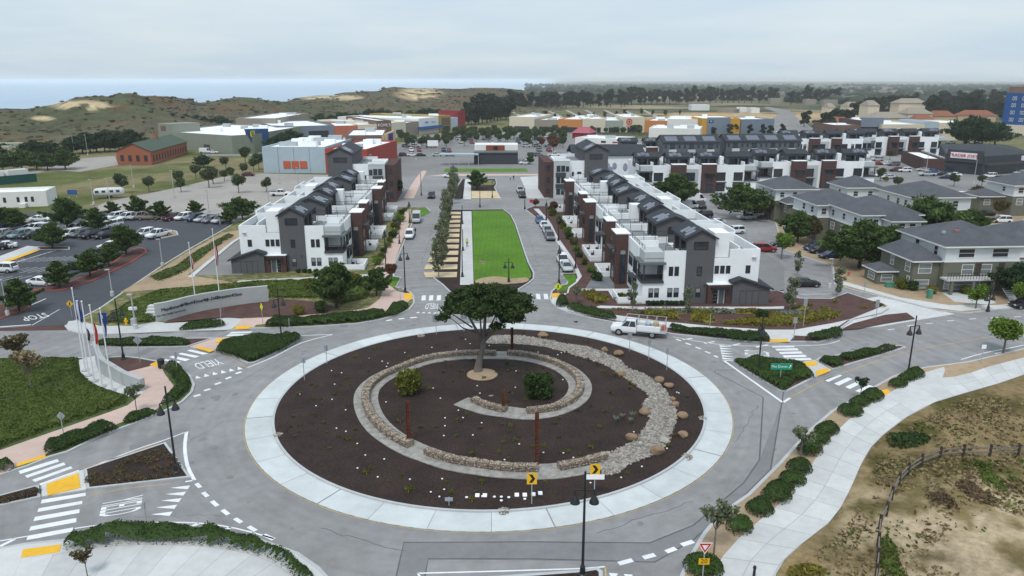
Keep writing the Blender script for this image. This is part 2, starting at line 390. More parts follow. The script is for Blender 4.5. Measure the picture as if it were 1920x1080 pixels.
Mleaf('leaf_red', (0.11, 0.045, 0.03), 0.45, 1.0, c2=(0.2, 0.09, 0.05))
Mleaf('leaf_brown', (0.085, 0.06, 0.03), 0.45, 1.0, c2=(0.14, 0.11, 0.045))
Mleaf('leaf_iceplant', (0.038, 0.078, 0.01), 0.5, 0.3, c2=(0.11, 0.15, 0.026))
Mleaf('leaf_yellowgreen', (0.11, 0.12, 0.012), 0.5, 0.6, c2=(0.23, 0.2, 0.03))
Mleaf('leaf_sage', (0.16, 0.2, 0.15), 0.35, 0.8, c2=(0.27, 0.3, 0.23))
Mleaf('leaf_dry', (0.17, 0.13, 0.065), 0.5, 0.5, c2=(0.31, 0.24, 0.12))
Mleaf('leaf_scrub', (0.075, 0.066, 0.04), 0.3, 0.02, c2=(0.115, 0.098, 0.055))
Mleaf('leaf_duneb', (0.10, 0.065, 0.035), 0.45, 0.7, c2=(0.16, 0.11, 0.06))
Mleaf('leaf_eucal', (0.028, 0.04, 0.022), 0.45, 0.2, c2=(0.06, 0.075, 0.045))
slabs('concrete'); slabs('concrete_apron')
n_ = MATS['lawn'].node_tree; cc_ = [x for x in n_.nodes if x.type == 'COMBINE_COLOR'][0]; mr_ = [x for x in n_.nodes if x.type == 'MAP_RANGE'][0]; wv_ = n_.nodes.new('ShaderNodeTexWave'); wv_.inputs['Scale'].default_value = .35; wv_.inputs['Distortion'].default_value = 4; g_ = n_.nodes.new('ShaderNodeNewGeometry'); n_.links.new(g_.outputs['Position'], wv_.inputs['Vector'])
m_ = n_.nodes.new('ShaderNodeMapRange'); m_.inputs['To Min'].default_value = .95; m_.inputs['To Max'].default_value = 1.05; n_.links.new(wv_.outputs['Fac'], m_.inputs['Value']); mu_ = n_.nodes.new('ShaderNodeMath'); mu_.operation = 'MULTIPLY'; n_.links.new(m_.outputs[0], mu_.inputs[0]); n_.links.new(mr_.outputs[0], mu_.inputs[1])
for i in range(3): n_.links.new(mu_.outputs[0], cc_.inputs[i])      # mowing bands
# ---------------------------------------------------------------- terrain, sea
RIDGE = [(-900, 214), (-500, 208), (-200, 212), (0, 205), (40, 206), (90, 198), (130, 189), (160, 187), (200, 188), (240, 180), (310, 181), (345, 186), (368, 194), (420, 190), (440, 187), (500, 191), (535, 192), (550, 185), (590, 180), (625, 179), (640, 174), (710, 171), (718, 166), (738, 163), (760, 165), (800, 166), (860, 167), (900, 164), (950, 166), (985, 170), (1010, 176), (1040, 186), (1080, 200)]
def lerp_tab(x, xs, ys): return np.interp(x, xs, ys)
def vnoise(x, y, seed):
    """smooth value noise on arrays"""
    r = np.random.default_rng(seed); T = r.random((64, 64))
    xi = np.floor(x).astype(int); yi = np.floor(y).astype(int); fx = x - xi; fy = y - yi
    fx = fx * fx * (3 - 2 * fx); fy = fy * fy * (3 - 2 * fy)
    g = lambda a, b: T[a % 64, b % 64]
    return (g(xi, yi) * (1 - fx) + g(xi + 1, yi) * fx) * (1 - fy) + (g(xi, yi + 1) * (1 - fx) + g(xi + 1, yi + 1) * fx) * fy
def fbm(x, y, s, seed, o=4):
    v = 0; a = 0.5; t = 0
    for k in range(o): v = v + a * vnoise(x / s + 17 * k, y / s + 5 * k, seed + k); t += a; a *= 0.5; s *= 0.5
    return v / t
fr = np.radians(np.concatenate([np.linspace(-180, -60, 40, endpoint=False), np.linspace(-60, -40, 40, endpoint=False), np.linspace(-40, 40, 440, endpoint=False), np.linspace(40, 60, 40, endpoint=False), np.linspace(60, 180, 40)]))
rr = np.concatenate([[2.0], np.geomspace(8, 260, 190), np.geomspace(264, 1500, 210), np.geomspace(1520, 30000, 60)])
A_, R_ = np.meshgrid(fr, rr)
X_ = R_ * np.sin(A_); Y_ = R_ * np.cos(A_)
PXX = np.where(np.cos(A_) > 0.2, 960 + np.tan(np.clip(A_, -1.3, 1.3)) / math.cos(PITCH) * F, np.where(A_ < 0, -3000, 5000))
rx, ry = zip(*RIDGE)
RY = lerp_tab(PXX, rx, ry)
RD = lerp_tab(PXX, [-900, 0, 250, 400, 560, 740, 900, 1080], [560, 600, 640, 760, 900, 1050, 1200, 1400]) / np.cos(np.clip(A_, -1.2, 1.2)) * 0.97
ZT = CAMH - RD * np.cos(np.clip(A_, -1.2, 1.2)) * np.tan(PITCH + np.arctan((RY - 540) / F))
t = R_ / RD
prof = np.where(t < 1, np.clip((t - 0.60) / 0.40, 0, 1), np.clip(1 - (t - 1) / 0.5, 0, 1))
prof = prof * prof * (3 - 2 * prof)
left = np.clip((1085 - PXX) / 60, 0, 1)
relief = (fbm(X_, Y_, 110, 3, 5) - 0.5) * 36 * np.clip((t - 0.62) * 4, 0, 1) * np.clip((0.97 - t) * 8, 0, 1)
Z_ = -0.06 + left * (prof * (ZT + 0.06) + relief * (t < 1)) - left * np.clip((t - 1.05) / 0.5, 0, 1) * 34
# gentle rises on the far plain to the right
far = np.clip((R_ - 900) / 900, 0, 1)
Z_ += (1 - left) * far * (fbm(X_, Y_, 900, 9, 3) - 0.62) * 16
# dune on the near right
nd = np.clip(1 - np.hypot((X_ - 42) / 17, (Y_ - 40) / 24), 0, 1)
Z_ += nd * (fbm(X_, Y_, 7, 21) - 0.35) * 2.6 + nd * 0.6
Z_ -= np.where((R_ < 9), 0.2, 0)
SEin0 = [(2100, 668), (2000, 690), (1921, 704), (1872, 721), (1809, 739), (1753, 756), (1700, 784), (1658, 816), (1633, 841), (1615, 872), (1598, 911), (1577, 953), (1552, 985), (1506, 1020), (1471, 1052), (1455, 1078), (1447, 1110)]
big = inset([(p.x, p.y) for p in GP(SEin0)] + [(11.5, 24), (11.5, 5), (140, 5), (160, 100)], -1.2)
Z_ += np.where(pip_np(X_, Y_, big), 0.17, 0)
# what grows where: ground colour by vertex
def mixc(a, b, t): return a + (np.asarray(b) - a) * t[..., None]
n1 = fbm(X_, Y_, 26, 31); n2 = fbm(X_, Y_, 90, 41); n3 = fbm(X_, Y_, 9, 51)
C_ = np.zeros(X_.shape + (3,)) + np.array([0.19, 0.165, 0.085])
C_ = mixc(C_, [0.10, 0.115, 0.04], np.clip((n1 - 0.45) * 7, 0, 1))
hill = left * np.clip((t - 0.58) * 9, 0, 1)
hc = np.zeros(C_.shape) + np.array([0.098, 0.086, 0.056]); hc = mixc(hc, [0.072, 0.078, 0.042], np.clip((n2 - 0.5) * 6, 0, 1)); hc = mixc(hc, [0.13, 0.07, 0.035], np.clip((n1 - 0.56) * 7, 0, 1) * 0.7)
hc = mixc(hc, [0.095, 0.10, 0.03], np.clip((n3 - 0.62) * 7, 0, 1) * 0.5)
for (sx, sy, wx, wy, k) in ((150, 198, 55, 9, 0.47), (785, 176, 40, 11, 0.52), (620, 183, 55, 5, 0.5), (905, 163.5, 55, 1.6, 0.5), (70, 222, 20, 4, 0.5)):
    pxy = 540 + F * np.tan(np.arctan2(CAMH - Z_, np.maximum(1, Y_)) - PITCH)
    e = np.clip(1.3 - np.hypot((PXX - sx) / wx, (pxy - sy) / wy), 0, 1) * np.clip((n3 - k + 0.12) * 9, 0, 1)
    hc = mixc(hc, [0.46, 0.36, 0.22], np.clip(e * 2, 0, 1))
C_ = C_ * (1 - hill[..., None]) + hc * hill[..., None]
# the plain on the far right: scrub, bare building land, fields
pl = (1 - left) * np.clip((R_ - 420) / 60, 0, 1)
pc = np.zeros(C_.shape) + np.array([0.13, 0.12, 0.07]); pc = mixc(pc, [0.045, 0.06, 0.035], np.clip((n2 - 0.47) * 8, 0, 1)); pc = mixc(pc, [0.28, 0.23, 0.14], np.clip((fbm(X_, Y_, 160, 71) - 0.6) * 8, 0, 1))
C_ = C_ * (1 - pl[..., None]) + pc * pl[..., None]
bare = np.clip(1.25 - np.hypot((X_ - 235) / 150, (Y_ - 690) / 95), 0, 1); C_ = mixc(C_, [0.40, 0.285, 0.165], np.clip(bare * 2.2, 0, 1) * np.clip((n1 - 0.3) * 5, 0, 1))
# near right: sand, dry grass
nr = np.clip((X_ - 14) / 4, 0, 1) * np.clip((95 - Y_) / 10, 0, 1)
sc_ = np.zeros(C_.shape) + np.array([0.225, 0.165, 0.085]); n4 = fbm(X_, Y_, 3.2, 81); n5 = fbm(X_, Y_, 10, 85)
sc_ = mixc(sc_, [0.085, 0.075, 0.025], np.clip((n4 - 0.40) * 6, 0, 1) * np.clip((n5 - 0.3) * 3, 0.3, 1))
sand = np.clip(1.2 - np.hypot((X_ - 35) / 12, (Y_ - 43) / 13), 0, 1)
sc_ = mixc(sc_, [0.38, 0.30, 0.195], np.clip(sand * 2.2, 0, 1) * np.clip((0.58 - n4) * 8, 0, 1))
C_ = C_ * (1 - nr[..., None]) + sc_ * nr[..., None]
nr_, na_ = X_.shape
idx = np.arange(nr_ * na_).reshape(nr_, na_)
Q = np.stack([idx[:-1, :-1], idx[:-1, 1:], idx[1:, 1:], idx[1:, :-1]], -1).reshape(-1, 4)[:, ::-1]
m = bpy.data.materials.new('terrain'); MATS['terrain'] = m; m.use_nodes = True
tn = m.node_tree; b = tn.nodes['Principled BSDF']; b.inputs['Roughness'].default_value = 1.0; b.inputs['Specular IOR Level'].default_value = 0.05
at = tn.nodes.new('ShaderNodeAttribute'); at.attribute_name = 'cover'
gp = tn.nodes.new('ShaderNodeNewGeometry')
na1 = tn.nodes.new('ShaderNodeTexNoise'); na1.inputs['Scale'].default_value = 0.09; na1.inputs['Detail'].default_value = 9; na1.inputs['Roughness'].default_value = 0.72; tn.links.new(gp.outputs['Position'], na1.inputs['Vector'])
na2 = tn.nodes.new('ShaderNodeTexNoise'); na2.inputs['Scale'].default_value = 1.6; na2.inputs['Detail'].default_value = 7; na2.inputs['Roughness'].default_value = 0.7; tn.links.new(gp.outputs['Position'], na2.inputs['Vector'])
ad = tn.nodes.new('ShaderNodeMath'); ad.operation = 'ADD'; tn.links.new(na1.outputs['Fac'], ad.inputs[0]); tn.links.new(na2.outputs['Fac'], ad.inputs[1])
mr = tn.nodes.new('ShaderNodeMapRange'); mr.inputs['From Min'].default_value = 0.65; mr.inputs['From Max'].default_value = 1.35; mr.inputs['To Min'].default_value = 0.35; mr.inputs['To Max'].default_value = 1.65; tn.links.new(ad.outputs[0], mr.inputs['Value'])
vm = tn.nodes.new('ShaderNodeVectorMath'); vm.operation = 'SCALE'; tn.links.new(at.outputs['Color'], vm.inputs[0]); tn.links.new(mr.outputs[0], vm.inputs['Scale']); tn.links.new(vm.outputs[0], b.inputs['Base Color'])
bp = tn.nodes.new('ShaderNodeBump'); bp.inputs['Strength'].default_value = 0.7; bp.inputs['Distance'].default_value = 0.25; tn.links.new(na2.outputs['Fac'], bp.inputs['Height']); tn.links.new(bp.outputs[0], b.inputs['Normal'])
# tyre-worn rings on the carriageway
an = MATS['asphalt'].node_tree; mrn = [x for x in an.nodes if x.type == 'MAP_RANGE'][0]; cc_ = [x for x in an.nodes if x.type == 'COMBINE_COLOR'][0]
gp2 = an.nodes.new('ShaderNodeNewGeometry'); ds = an.nodes.new('ShaderNodeVectorMath'); ds.operation = 'DISTANCE'; ds.inputs[1].default_value = (-2.22, 72.4, 0); an.links.new(gp2.outputs['Position'], ds.inputs[0])
wn = an.nodes.new('ShaderNodeTexNoise'); wn.noise_dimensions = '1D'; wn.inputs['Scale'].default_value = .75; wn.inputs['Detail'].default_value = 4; an.links.new(ds.outputs['Value'], wn.inputs['W'])
wr_ = an.nodes.new('ShaderNodeMapRange'); wr_.inputs['From Min'].default_value = .3; wr_.inputs['From Max'].default_value = .7; wr_.inputs['To Min'].default_value = .92; wr_.inputs['To Max'].default_value = 1.08; an.links.new(wn.outputs['Fac'], wr_.inputs['Value'])
wm_ = an.nodes.new('ShaderNodeMath'); wm_.operation = 'MULTIPLY'; an.links.new(mrn.outputs[0], wm_.inputs[0]); an.links.new(wr_.outputs[0], wm_.inputs[1])
for i in range(3): an.links.new(wm_.outputs[0], cc_.inputs[i])
ter = np_mesh('terrain', np.stack([X_, Y_, Z_], -1).reshape(-1, 3), Q, 'terrain', smooth=True); ter['kind'] = 'structure'
ca = ter.data.color_attributes.new('cover', 'FLOAT_COLOR', 'POINT'); cc = np.ones((nr_ * na_, 4), np.float32); cc[:, :3] = C_.reshape(-1, 3); ca.data.foreach_set('color', cc.ravel())
M('sea', (0.31, 0.41, 0.50), 0.6, 0.10, 0.004, spec=0.5, bump=0.2, bscale=0.05, scale2=0.0007)
sea = MB().add([(-70000, 300, -26), (30000, 300, -26), (30000, 70000, -26), (-70000, 70000, -26)], [(0, 1, 2, 3)]).build('sea', 'sea'); sea['kind'] = 'structure'
# ---------------------------------------------------------------- roads
road = sheet('road', [(-160, 8)] + W2([(1300, 1400), (1302, 1110), (1330, 1060), (1400, 962), (1500, 842), (1600, 766), (1700, 716), (1850, 677), (1950, 655), (2160, 640)]) + [(260, 200), (210, 330), (100, 345), (-30, 345), (-60, 300), (-44, 240), (-62, 190), (-160, 100)], 'asphalt', 0.0)
def block(name, poly, mat, h=0.13, kw=0.28, kmat='kerb'):
    """raised ground: a kerb all round with the surface inside it"""
    k = MB().prism(poly, -0.05, h).build('kerb', kmat); k['kind'] = 'structure'
    o = MB().prism(inset(poly, kw), h + 0.004, h + 0.004).build(name, mat, k)
    return k
def zone(name, px, mat, z=0.14, smooth=0, parent=None):
    return sheet(name, W2(px, smooth, True, z), mat, z, parent=parent)
def bar_mark(p, q, w, parent=None, z=0.008, mat='paint_white', name='lane_line'):
    """straight painted bar between two ground points"""
    p = Vector(p[:2]); q = Vector(q[:2]); d = (q - p).normalized(); n = Vector((-d.y, d.x)) * w / 2
    return MB().prism([p - n, q - n, q + n, p + n], z, z).build(name, mat, parent or road)
def poly_mark(px, z=0.008, mat='paint_white', name='crosswalk_stripe', parent=None):
    return MB().prism(W2(px), z, z).build(name, mat, parent or road)
def line_mark(pts, w, z=0.008, mat='paint_white', name='edge_line', parent=None):
    l = offset_line(pts, -w / 2); r = offset_line(pts, w / 2)
    return MB().add([(x, y, z) for x, y in l] + [(x, y, z) for x, y in r], [(i, i + len(l), i + len(l) + 1, i + 1) for i in range(len(l) - 1)]).build(name, mat, parent or road)
def c1(pts): return [(x / 3.4286, y / 3.4286 + 500) for x, y in pts]      # pixel lists read in enlarged cut-outs of the photograph
def c2(pts): return [(x / 3.4286, y / 3.4286 + 765) for x, y in pts]
def c6(pts): return [(x / 2.6667 + 1200, y / 2.6667 + 540) for x, y in pts]
def c7(pts): return [(x / 2.8424 + 1260, y / 2.8424 + 700) for x, y in pts]
# --- roundabout
RC = (-2.22, 72.4); RO = 24.4; RI = 21.7
def ring(r0, r1, a0, a1, n, z):
    vs = []; fs = []
    for i in range(n + 1):
        a = a0 + (a1 - a0) * i / n
        vs += [(RC[0] + r0 * math.cos(a), RC[1] + r0 * math.sin(a), z), (RC[0] + r1 * math.cos(a), RC[1] + r1 * math.sin(a), z)]
    for i in range(n): fs.append((2 * i, 2 * i + 1, 2 * i + 3, 2 * i + 2))
    return vs, fs
def circ(r, n=120): return [(RC[0] + r * math.cos(2 * math.pi * i / n), RC[1] + r * math.sin(2 * math.pi * i / n)) for i in range(n)]
ap = MB().prism(circ(RO), -0.05, 0.055).build('truck_apron', 'joint'); ap['kind'] = 'structure'
NP = 32
for i in range(NP):
    a0 = 2 * math.pi * i / NP + 0.03; a1 = 2 * math.pi * (i + 1) / NP + 0.03 - 0.0016 * (3 if i % 4 == 0 else 1)
    b = MB(); v, f = ring(RI + 0.2, RO - 0.005, a0, a1, 5, 0.075); v2, f2 = ring(RI + 0.2, RO, a0, a1, 5, 0.02)
    b.add(v, f); n = len(v)
    b.add(v + v2, [(2 * k + 1, 2 * k + 1 + n, 2 * k + 3 + n, 2 * k + 3) for k in range(5)])
    b.build('concrete_panel', 'concrete_apron', ap)
vs, fs = ring(RO + 0.06, RO + 0.13, 0, 2 * math.pi, 120, 0.008)
MB().add(vs, fs).build('yellow_edge_line', 'paint_yellow', road)
kb = MB(); v0, f0 = ring(RI, RI + 0.22, 0, 2 * math.pi, 120, 0.2); kb.add(v0, f0)
v1 = []
for r, z0, z1 in ((RI + 0.22, 0.0, 0.2), (RI, 0.1, 0.2)):
    pts = circ(r); kb.add([(x, y, z0) for x, y in pts] + [(x, y, z1) for x, y in pts], [(i, (i + 1) % 120, (i + 1) % 120 + 120, i + 120) for i in range(120)])
k = kb.build('island_kerb', 'kerb'); k['kind'] = 'structure'
# mulch disc with a slightly uneven surface
IZ = 0.16
nr2, na2 = 60, 200
aa = np.linspace(0, 2 * np.pi, na2, endpoint=False); r2 = np.linspace(0.3, RI, nr2)
AA, RR = np.meshgrid(aa, r2); mxx = RC[0] + RR * np.cos(AA); myy = RC[1] + RR * np.sin(AA)
mz = IZ + (fbm(mxx, myy, 1.1, 91) - 0.5) * 0.10 * np.clip((RI - RR) / 1.0, 0, 1)
ii = np.arange(nr2 * na2).reshape(nr2, na2)
Qm = np.stack([ii[:-1], ii[1:], np.roll(ii, -1, 1)[1:], np.roll(ii, -1, 1)[:-1]], -1).reshape(-1, 4)
mu = np_mesh('mulch_bed', np.stack([mxx, myy, mz], -1).reshape(-1, 3), Qm, 'mulch', smooth=True); mu['kind'] = 'structure'
# --- kerbed islands and blocks round the roundabout
NWK = [(121, 612), (128, 621), (152, 627), (204, 628), (292, 624), (420, 620), (480, 617), (580, 614), (670, 608), (720, 599), (750, 590), (769, 581), (778, 569), (777, 557), (770, 548), (758, 543), (743, 539), (753, 521), (740, 519), (738, 503), (760, 451), (773, 421), (777, 406), (790, 410), (808, 396), (800, 389), (700, 389), (560, 389), (470, 402), (437, 420), (415, 433), (350, 470), (300, 501), (235, 545), (186, 579)]
nw = block('plot_ground', W2(NWK), 'grass_rough')
WK = [(-90, 675), (0, 674), (100, 672), (201, 671), (233, 669), (262, 672), (295, 678), (320, 686), (345, 696), (358, 705), (366, 722), (362, 736), (344, 754), (315, 770), (262, 792), (187, 820), (128, 849), (96, 858), (52, 876), (0, 893), (-90, 925)]
block('verge', W2(WK), 'iceplant')
SWK = [(-80, 1045), (0, 1029), (50, 1020), (122, 1013), (163, 1006), (204, 998), (292, 992), (365, 993), (437, 1001), (496, 1015), (560, 1038), (600, 1066), (640, 1110), (650, 1160), (-80, 1160)]
block('pavement', W2(SWK), 'concrete')
block('median_bed', W2([(169, 649), (181, 641), (300, 636), (403, 634.5), (352, 651), (300, 652.5), (220, 653)]), 'mulch_red')
block('median_bed', W2([(444, 633.5), (500, 629), (530, 624), (558, 628), (566, 636), (516, 663), (478, 681), (464, 682.5), (432, 667), (402, 658.5)]), 'mulch')
sheet('pavement', W2([(405, 634.3), (442, 633), (400, 658.5), (380, 657), (355, 651.2)]), 'pink_walk', 0.0, 0.1)
block('median_bed', W2(c2([(540, 400), (1065, 226), (1228, 450), (558, 527)])), 'mulch', kw=0.22)
block('median_bed', W2(c2([(-60, 588), (0, 566), (250, 500), (264, 578), (0, 634), (-60, 652)])), 'mulch', kw=0.22)
sheet('pavement', W2(c2([(268, 500), (538, 403), (557, 530), (268, 576)])), 'concrete', 0.0, 0.12)
block('median_bed', W2([(800, 1092), (1090, 1071), (1120, 1066), (1130, 1074), (1132, 1110), (800, 1130)]), 'mulch')
SEK = [(1266, 1110), (1276, 1078), (1290, 1047), (1318, 1000), (1348, 965), (1401, 928), (1436, 893), (1462, 867), (1485, 841), (1520, 804), (1559, 771), (1600, 748), (1642, 724), (1672, 707), (1700, 697), (1732, 690), (1815, 679), (1867, 667), (1920, 654), (2050, 626), (2160, 640)]
SEin = [(2100, 668), (2000, 690), (1921, 704), (1872, 721), (1809, 739), (1753, 756), (1700, 784), (1658, 816), (1633, 841), (1615, 872), (1598, 911), (1577, 953), (1552, 985), (1506, 1020), (1471, 1052), (1455, 1078), (1447, 1110)]
block('verge', W2(SEK + SEin), 'dry_soil')
NEK = [(1030, 560), (1033, 547), (1044, 538), (1061, 534), (1064, 528), (1051, 514), (1079, 513), (1079, 498), (1065, 476), (1044, 454), (1037, 435), (1028, 415), (1019, 404), (1003, 408), (984, 393), (1000, 387), (1200, 386), (1260, 392), (1300, 430), (1345, 480), (1440, 540), (1460, 546), (1500, 560), (1556, 561), (1588, 549), (1664, 574), (1600, 600), (1574, 620), (1560, 637), (1537, 642.5), (1477, 642), (1440, 644.5), (1350, 636.5), (1260, 627.5), (1150, 605.5), (1108, 597.5), (1067, 587.5), (1046, 580), (1034, 570)]
ne = block('plot_ground', W2(NEK), 'mulch_red')
block('median_bed', W2(c6([(452, 368), (490, 360), (780, 378), (872, 452), (740, 520), (700, 520)])), 'mulch_red')
block('median_bed', W2(c6([(878, 362), (900, 350), (1200, 305), (1290, 288), (1335, 300), (1270, 320), (962, 412)])), 'mulch_red')
sheet('pavement', W2(c6([(783, 378), (876, 364), (958, 413), (876, 450)])), 'concrete', 0.0, 0.12)
AVK = [(845, 551), (829, 535), (812, 522), (811, 512), (817, 487), (826, 446), (835, 407), (840, 394), (945, 393), (959, 404), (968, 422), (980, 458), (992, 493), (1002, 512), (1002, 523), (992, 532), (974, 543), (972, 558), (985, 577), (950, 587), (880, 589), (834, 583), (839, 565)]
av = block('median_bed', W2(AVK), 'mulch')
block('median_bed', W2([(849, 374), (857, 350), (866, 336), (930, 336), (932, 345), (928, 352), (940, 374)]), 'mulch')
# east plot with the flats and the strip along the street
EK = [(1563, 534), (1600, 545), (1690, 566), (1760, 584), (1815, 588.5), (1875, 581), (1920, 578), (2050, 560), (2150, 520), (2050, 395), (1700, 375), (1490, 368), (1440, 372), (1450, 410), (1470, 470), (1560, 500)]
block('plot_ground', W2(EK), 'dry_soil')
sheet('driveway', W2([(1575, 619), (1600, 600), (1664, 574), (1625, 560), (1660, 554), (1695, 566), (1790, 589), (1717, 601), (1650, 612.5)]), 'concrete', 0.0, 0.03)
# --- pavements
def paved(name, lpx, rpx, n, cols, mat, z=0.15, gap=0.018, smooth=4):
    """a pavement strip between two edges, cast in panels with open joints"""
    L = resample(catmull(W2(lpx), smooth), n + 1); Rr = resample(catmull(W2(rpx), smooth), n + 1)
    base = MB().add([(x, y, z - 0.006) for x, y in L] + [(x, y, z - 0.006) for x, y in Rr], [(i, i + 1, i + n + 2, i + n + 1) for i in range(n)]).build(name, 'joint'); base['kind'] = 'structure'
    for i in range(n):
        for c in range(cols):
            q = []
            for (t, s) in ((i, c / cols), (i + 1, c / cols), (i + 1, (c + 1) / cols), (i, (c + 1) / cols)):
                q.append(Vector(L[t]).lerp(Vector(Rr[t]), s))
            cen = sum(q, Vector((0, 0))) / 4
            q = [p + (cen - p).normalized() * gap * 1.4 for p in q]
            MB().prism(q, z - 0.006, z).build('concrete_panel', mat, base)
    return base
paved('footpath', [(1332, 1092), (1355, 1045), (1387, 1010), (1429, 974), (1471, 939), (1506, 897), (1541, 844), (1577, 802), (1619, 767), (1661, 742), (1700, 722), (1740, 712), (1800, 707), (1845, 692), (1920, 672), (2010, 650)],
      [(1440, 1100), (1465, 1056), (1506, 1020), (1552, 985), (1577, 953), (1598, 911), (1615, 872), (1633, 841), (1658, 816), (1700, 784), (1753, 756), (1809, 739), (1872, 721), (1921, 704), (1960, 697), (2030, 682)], 26, 2, 'concrete')
paved('footpath', [(41, 1050), (115, 1041), (146, 1034), (204, 1027), (292, 1024), (408, 1030), (496, 1050), (545, 1080), (570, 1110)], [(10, 1125), (90, 1120), (150, 1118), (210, 1115), (290, 1112), (380, 1112), (450, 1117), (480, 1127), (500, 1140)], 11, 1, 'concrete', gap=.025)
zone('pavement', [(1666, 744), (1690, 724), (1728, 700), (1770, 688), (1772, 694), (1766, 712), (1800, 712), (1760, 745), (1700, 760)], 'concrete', 0.146)
zone('pavement', [(281, 684), (298, 679), (309, 701), (327, 725), (315, 742), (302, 760), (292, 768), (227, 792), (140, 824), (85, 852), (28, 876), (0, 890), (-60, 905), (-60, 866), (0, 844), (117, 803), (201, 774), (239, 760), (262, 742), (268, 733), (262, 718), (225, 698)], 'pink_walk')
zone('pavement', c1([(505, 600), (520, 690), (600, 760), (700, 800), (830, 835), (920, 812), (900, 740), (740, 690), (660, 620), (640, 560), (600, 575)]), 'concrete', 0.143)
zone('verge', c1([(700, 592), (800, 583), (890, 592), (1010, 612), (960, 640), (800, 680), (760, 690), (690, 640)]), 'mulch_red', 0.143)
# north-west: white plaza, pink pavement, red mulch slope, dry soil
zone('pavement', c1([(425, 385), (440, 350), (500, 345), (640, 380), (860, 380), (1000, 352), (1060, 360), (1430, 325), (1560, 335), (1500, 395), (1440, 408), (1150, 414), (900, 425), (690, 430), (530, 425), (450, 408)]), 'concrete')
zone('pavement', [(440, 612), (455, 597), (530, 594), (640, 585), (690, 577), (712, 560), (718, 545), (716, 536), (700, 528), (690, 526), (702, 505), (716, 480), (742, 420), (757, 392), (770, 392), (768, 418), (754, 452), (735, 503), (732, 514), (724, 520), (726, 532), (745, 546), (768, 551), (772, 560), (764, 566), (740, 578), (690, 590), (610, 600), (520, 605), (480, 609), (476, 614)], 'pink_walk', 0.146)
zone('planting_bed', [(308, 606), (330, 590), (400, 579), (504, 563), (520, 560), (600, 566), (640, 580), (600, 588), (530, 593), (455, 596), (420, 596), (360, 603)], 'mulch_red')
zone('lawn_patch', [(722, 519), (742, 521), (750, 522), (741, 538), (727, 531)], 'lawn', 0.15)
zone('lawn_patch', [(780, 410), (790, 408), (806, 397), (800, 392), (784, 392)], 'lawn', 0.15)
zone('pavement', [(448, 526), (690, 514), (702, 514), (700, 518), (690, 520), (440, 531)], 'concrete', 0.15)
sheet('driveway', W2([(365, 518), (455, 517), (470, 470), (560, 400), (530, 400), (440, 455)]), 'asphalt_lot', 0.15)
zone('kerb_strip', [(362, 520), (440, 455), (530, 399), (526, 398), (434, 453), (352, 519)], 'concrete', 0.15)
zone('dry_verge', [(225, 548), (300, 505), (350, 474), (415, 437), (452, 430), (460, 445), (420, 470), (352, 515), (440, 530), (430, 536), (330, 540)], 'dry_soil', 0.147)
# north-east: white pavement curving along the kerb
zone('pavement', [(1034, 566), (1036, 553), (1066, 549), (1068, 540), (1082, 530), (1091, 518), (1084, 503), (1071, 480), (1046, 444), (1034, 420), (1010, 391), (1000, 391), (1022, 412), (1030, 425), (1040, 450), (1060, 475), (1077, 500), (1080, 510), (1083, 520), (1077, 530), (1066, 538), (1062, 551), (1050, 560), (1052, 570), (1092, 579), (1150, 590), (1240, 602), (1340, 612), (1440, 618), (1490, 618), (1560, 606), (1600, 597), (1650, 577), (1668, 577), (1652, 587), (1590, 600), (1572, 612), (1560, 632), (1490, 629), (1480, 641), (1444, 641), (1442, 630), (1340, 624), (1240, 613), (1150, 600), (1092, 590), (1050, 579)], 'concrete', 0.146)
zone('planting_bed', [(1574, 619), (1600, 606), (1660, 590), (1700, 586), (1716, 597), (1660, 606), (1610, 616)], 'mulch_red', 0.15)
zone('pavement', [(1125, 573), (1205, 575), (1445, 575), (1470, 574), (1470, 579), (1300, 580), (1205, 580), (1110, 577)], 'concrete', 0.15)
zone('lawn_patch', [(1043, 545), (1062, 545), (1067, 537), (1080, 528), (1080, 519), (1077, 515), (1054, 515), (1066, 528), (1062, 535), (1046, 540)], 'lawn', 0.15)
zone('slate_bed', [(1098, 540), (1112, 518), (1150, 518), (1152, 540)], 'slate_gravel', 0.15)
zone('lawn_patch', [(1116, 516), (1121, 505), (1128, 506), (1136, 517)], 'lawn', 0.155)
zone('pavement', [(1086, 541), (1152, 541), (1160, 560), (1150, 560), (1140, 545), (1086, 545)], 'concrete', 0.152)
sheet('car_park', W2([(1445, 548), (1470, 545), (1470, 500), (1425, 470), (1418, 520)]), 'asphalt_patch', 0.15)
# east: pavement along the street
zone('pavement', [(1560, 528), (1570, 524), (1690, 558), (1780, 572), (1870, 572), (1920, 566), (2050, 548), (2050, 554), (1920, 574), (1870, 579), (1800, 583), (1740, 576), (1650, 553)], 'concrete', 0.146)
zone('pavement', [(1765, 548), (1800, 545), (1850, 555), (1868, 568), (1850, 571), (1790, 566)], 'concrete', 0.15)
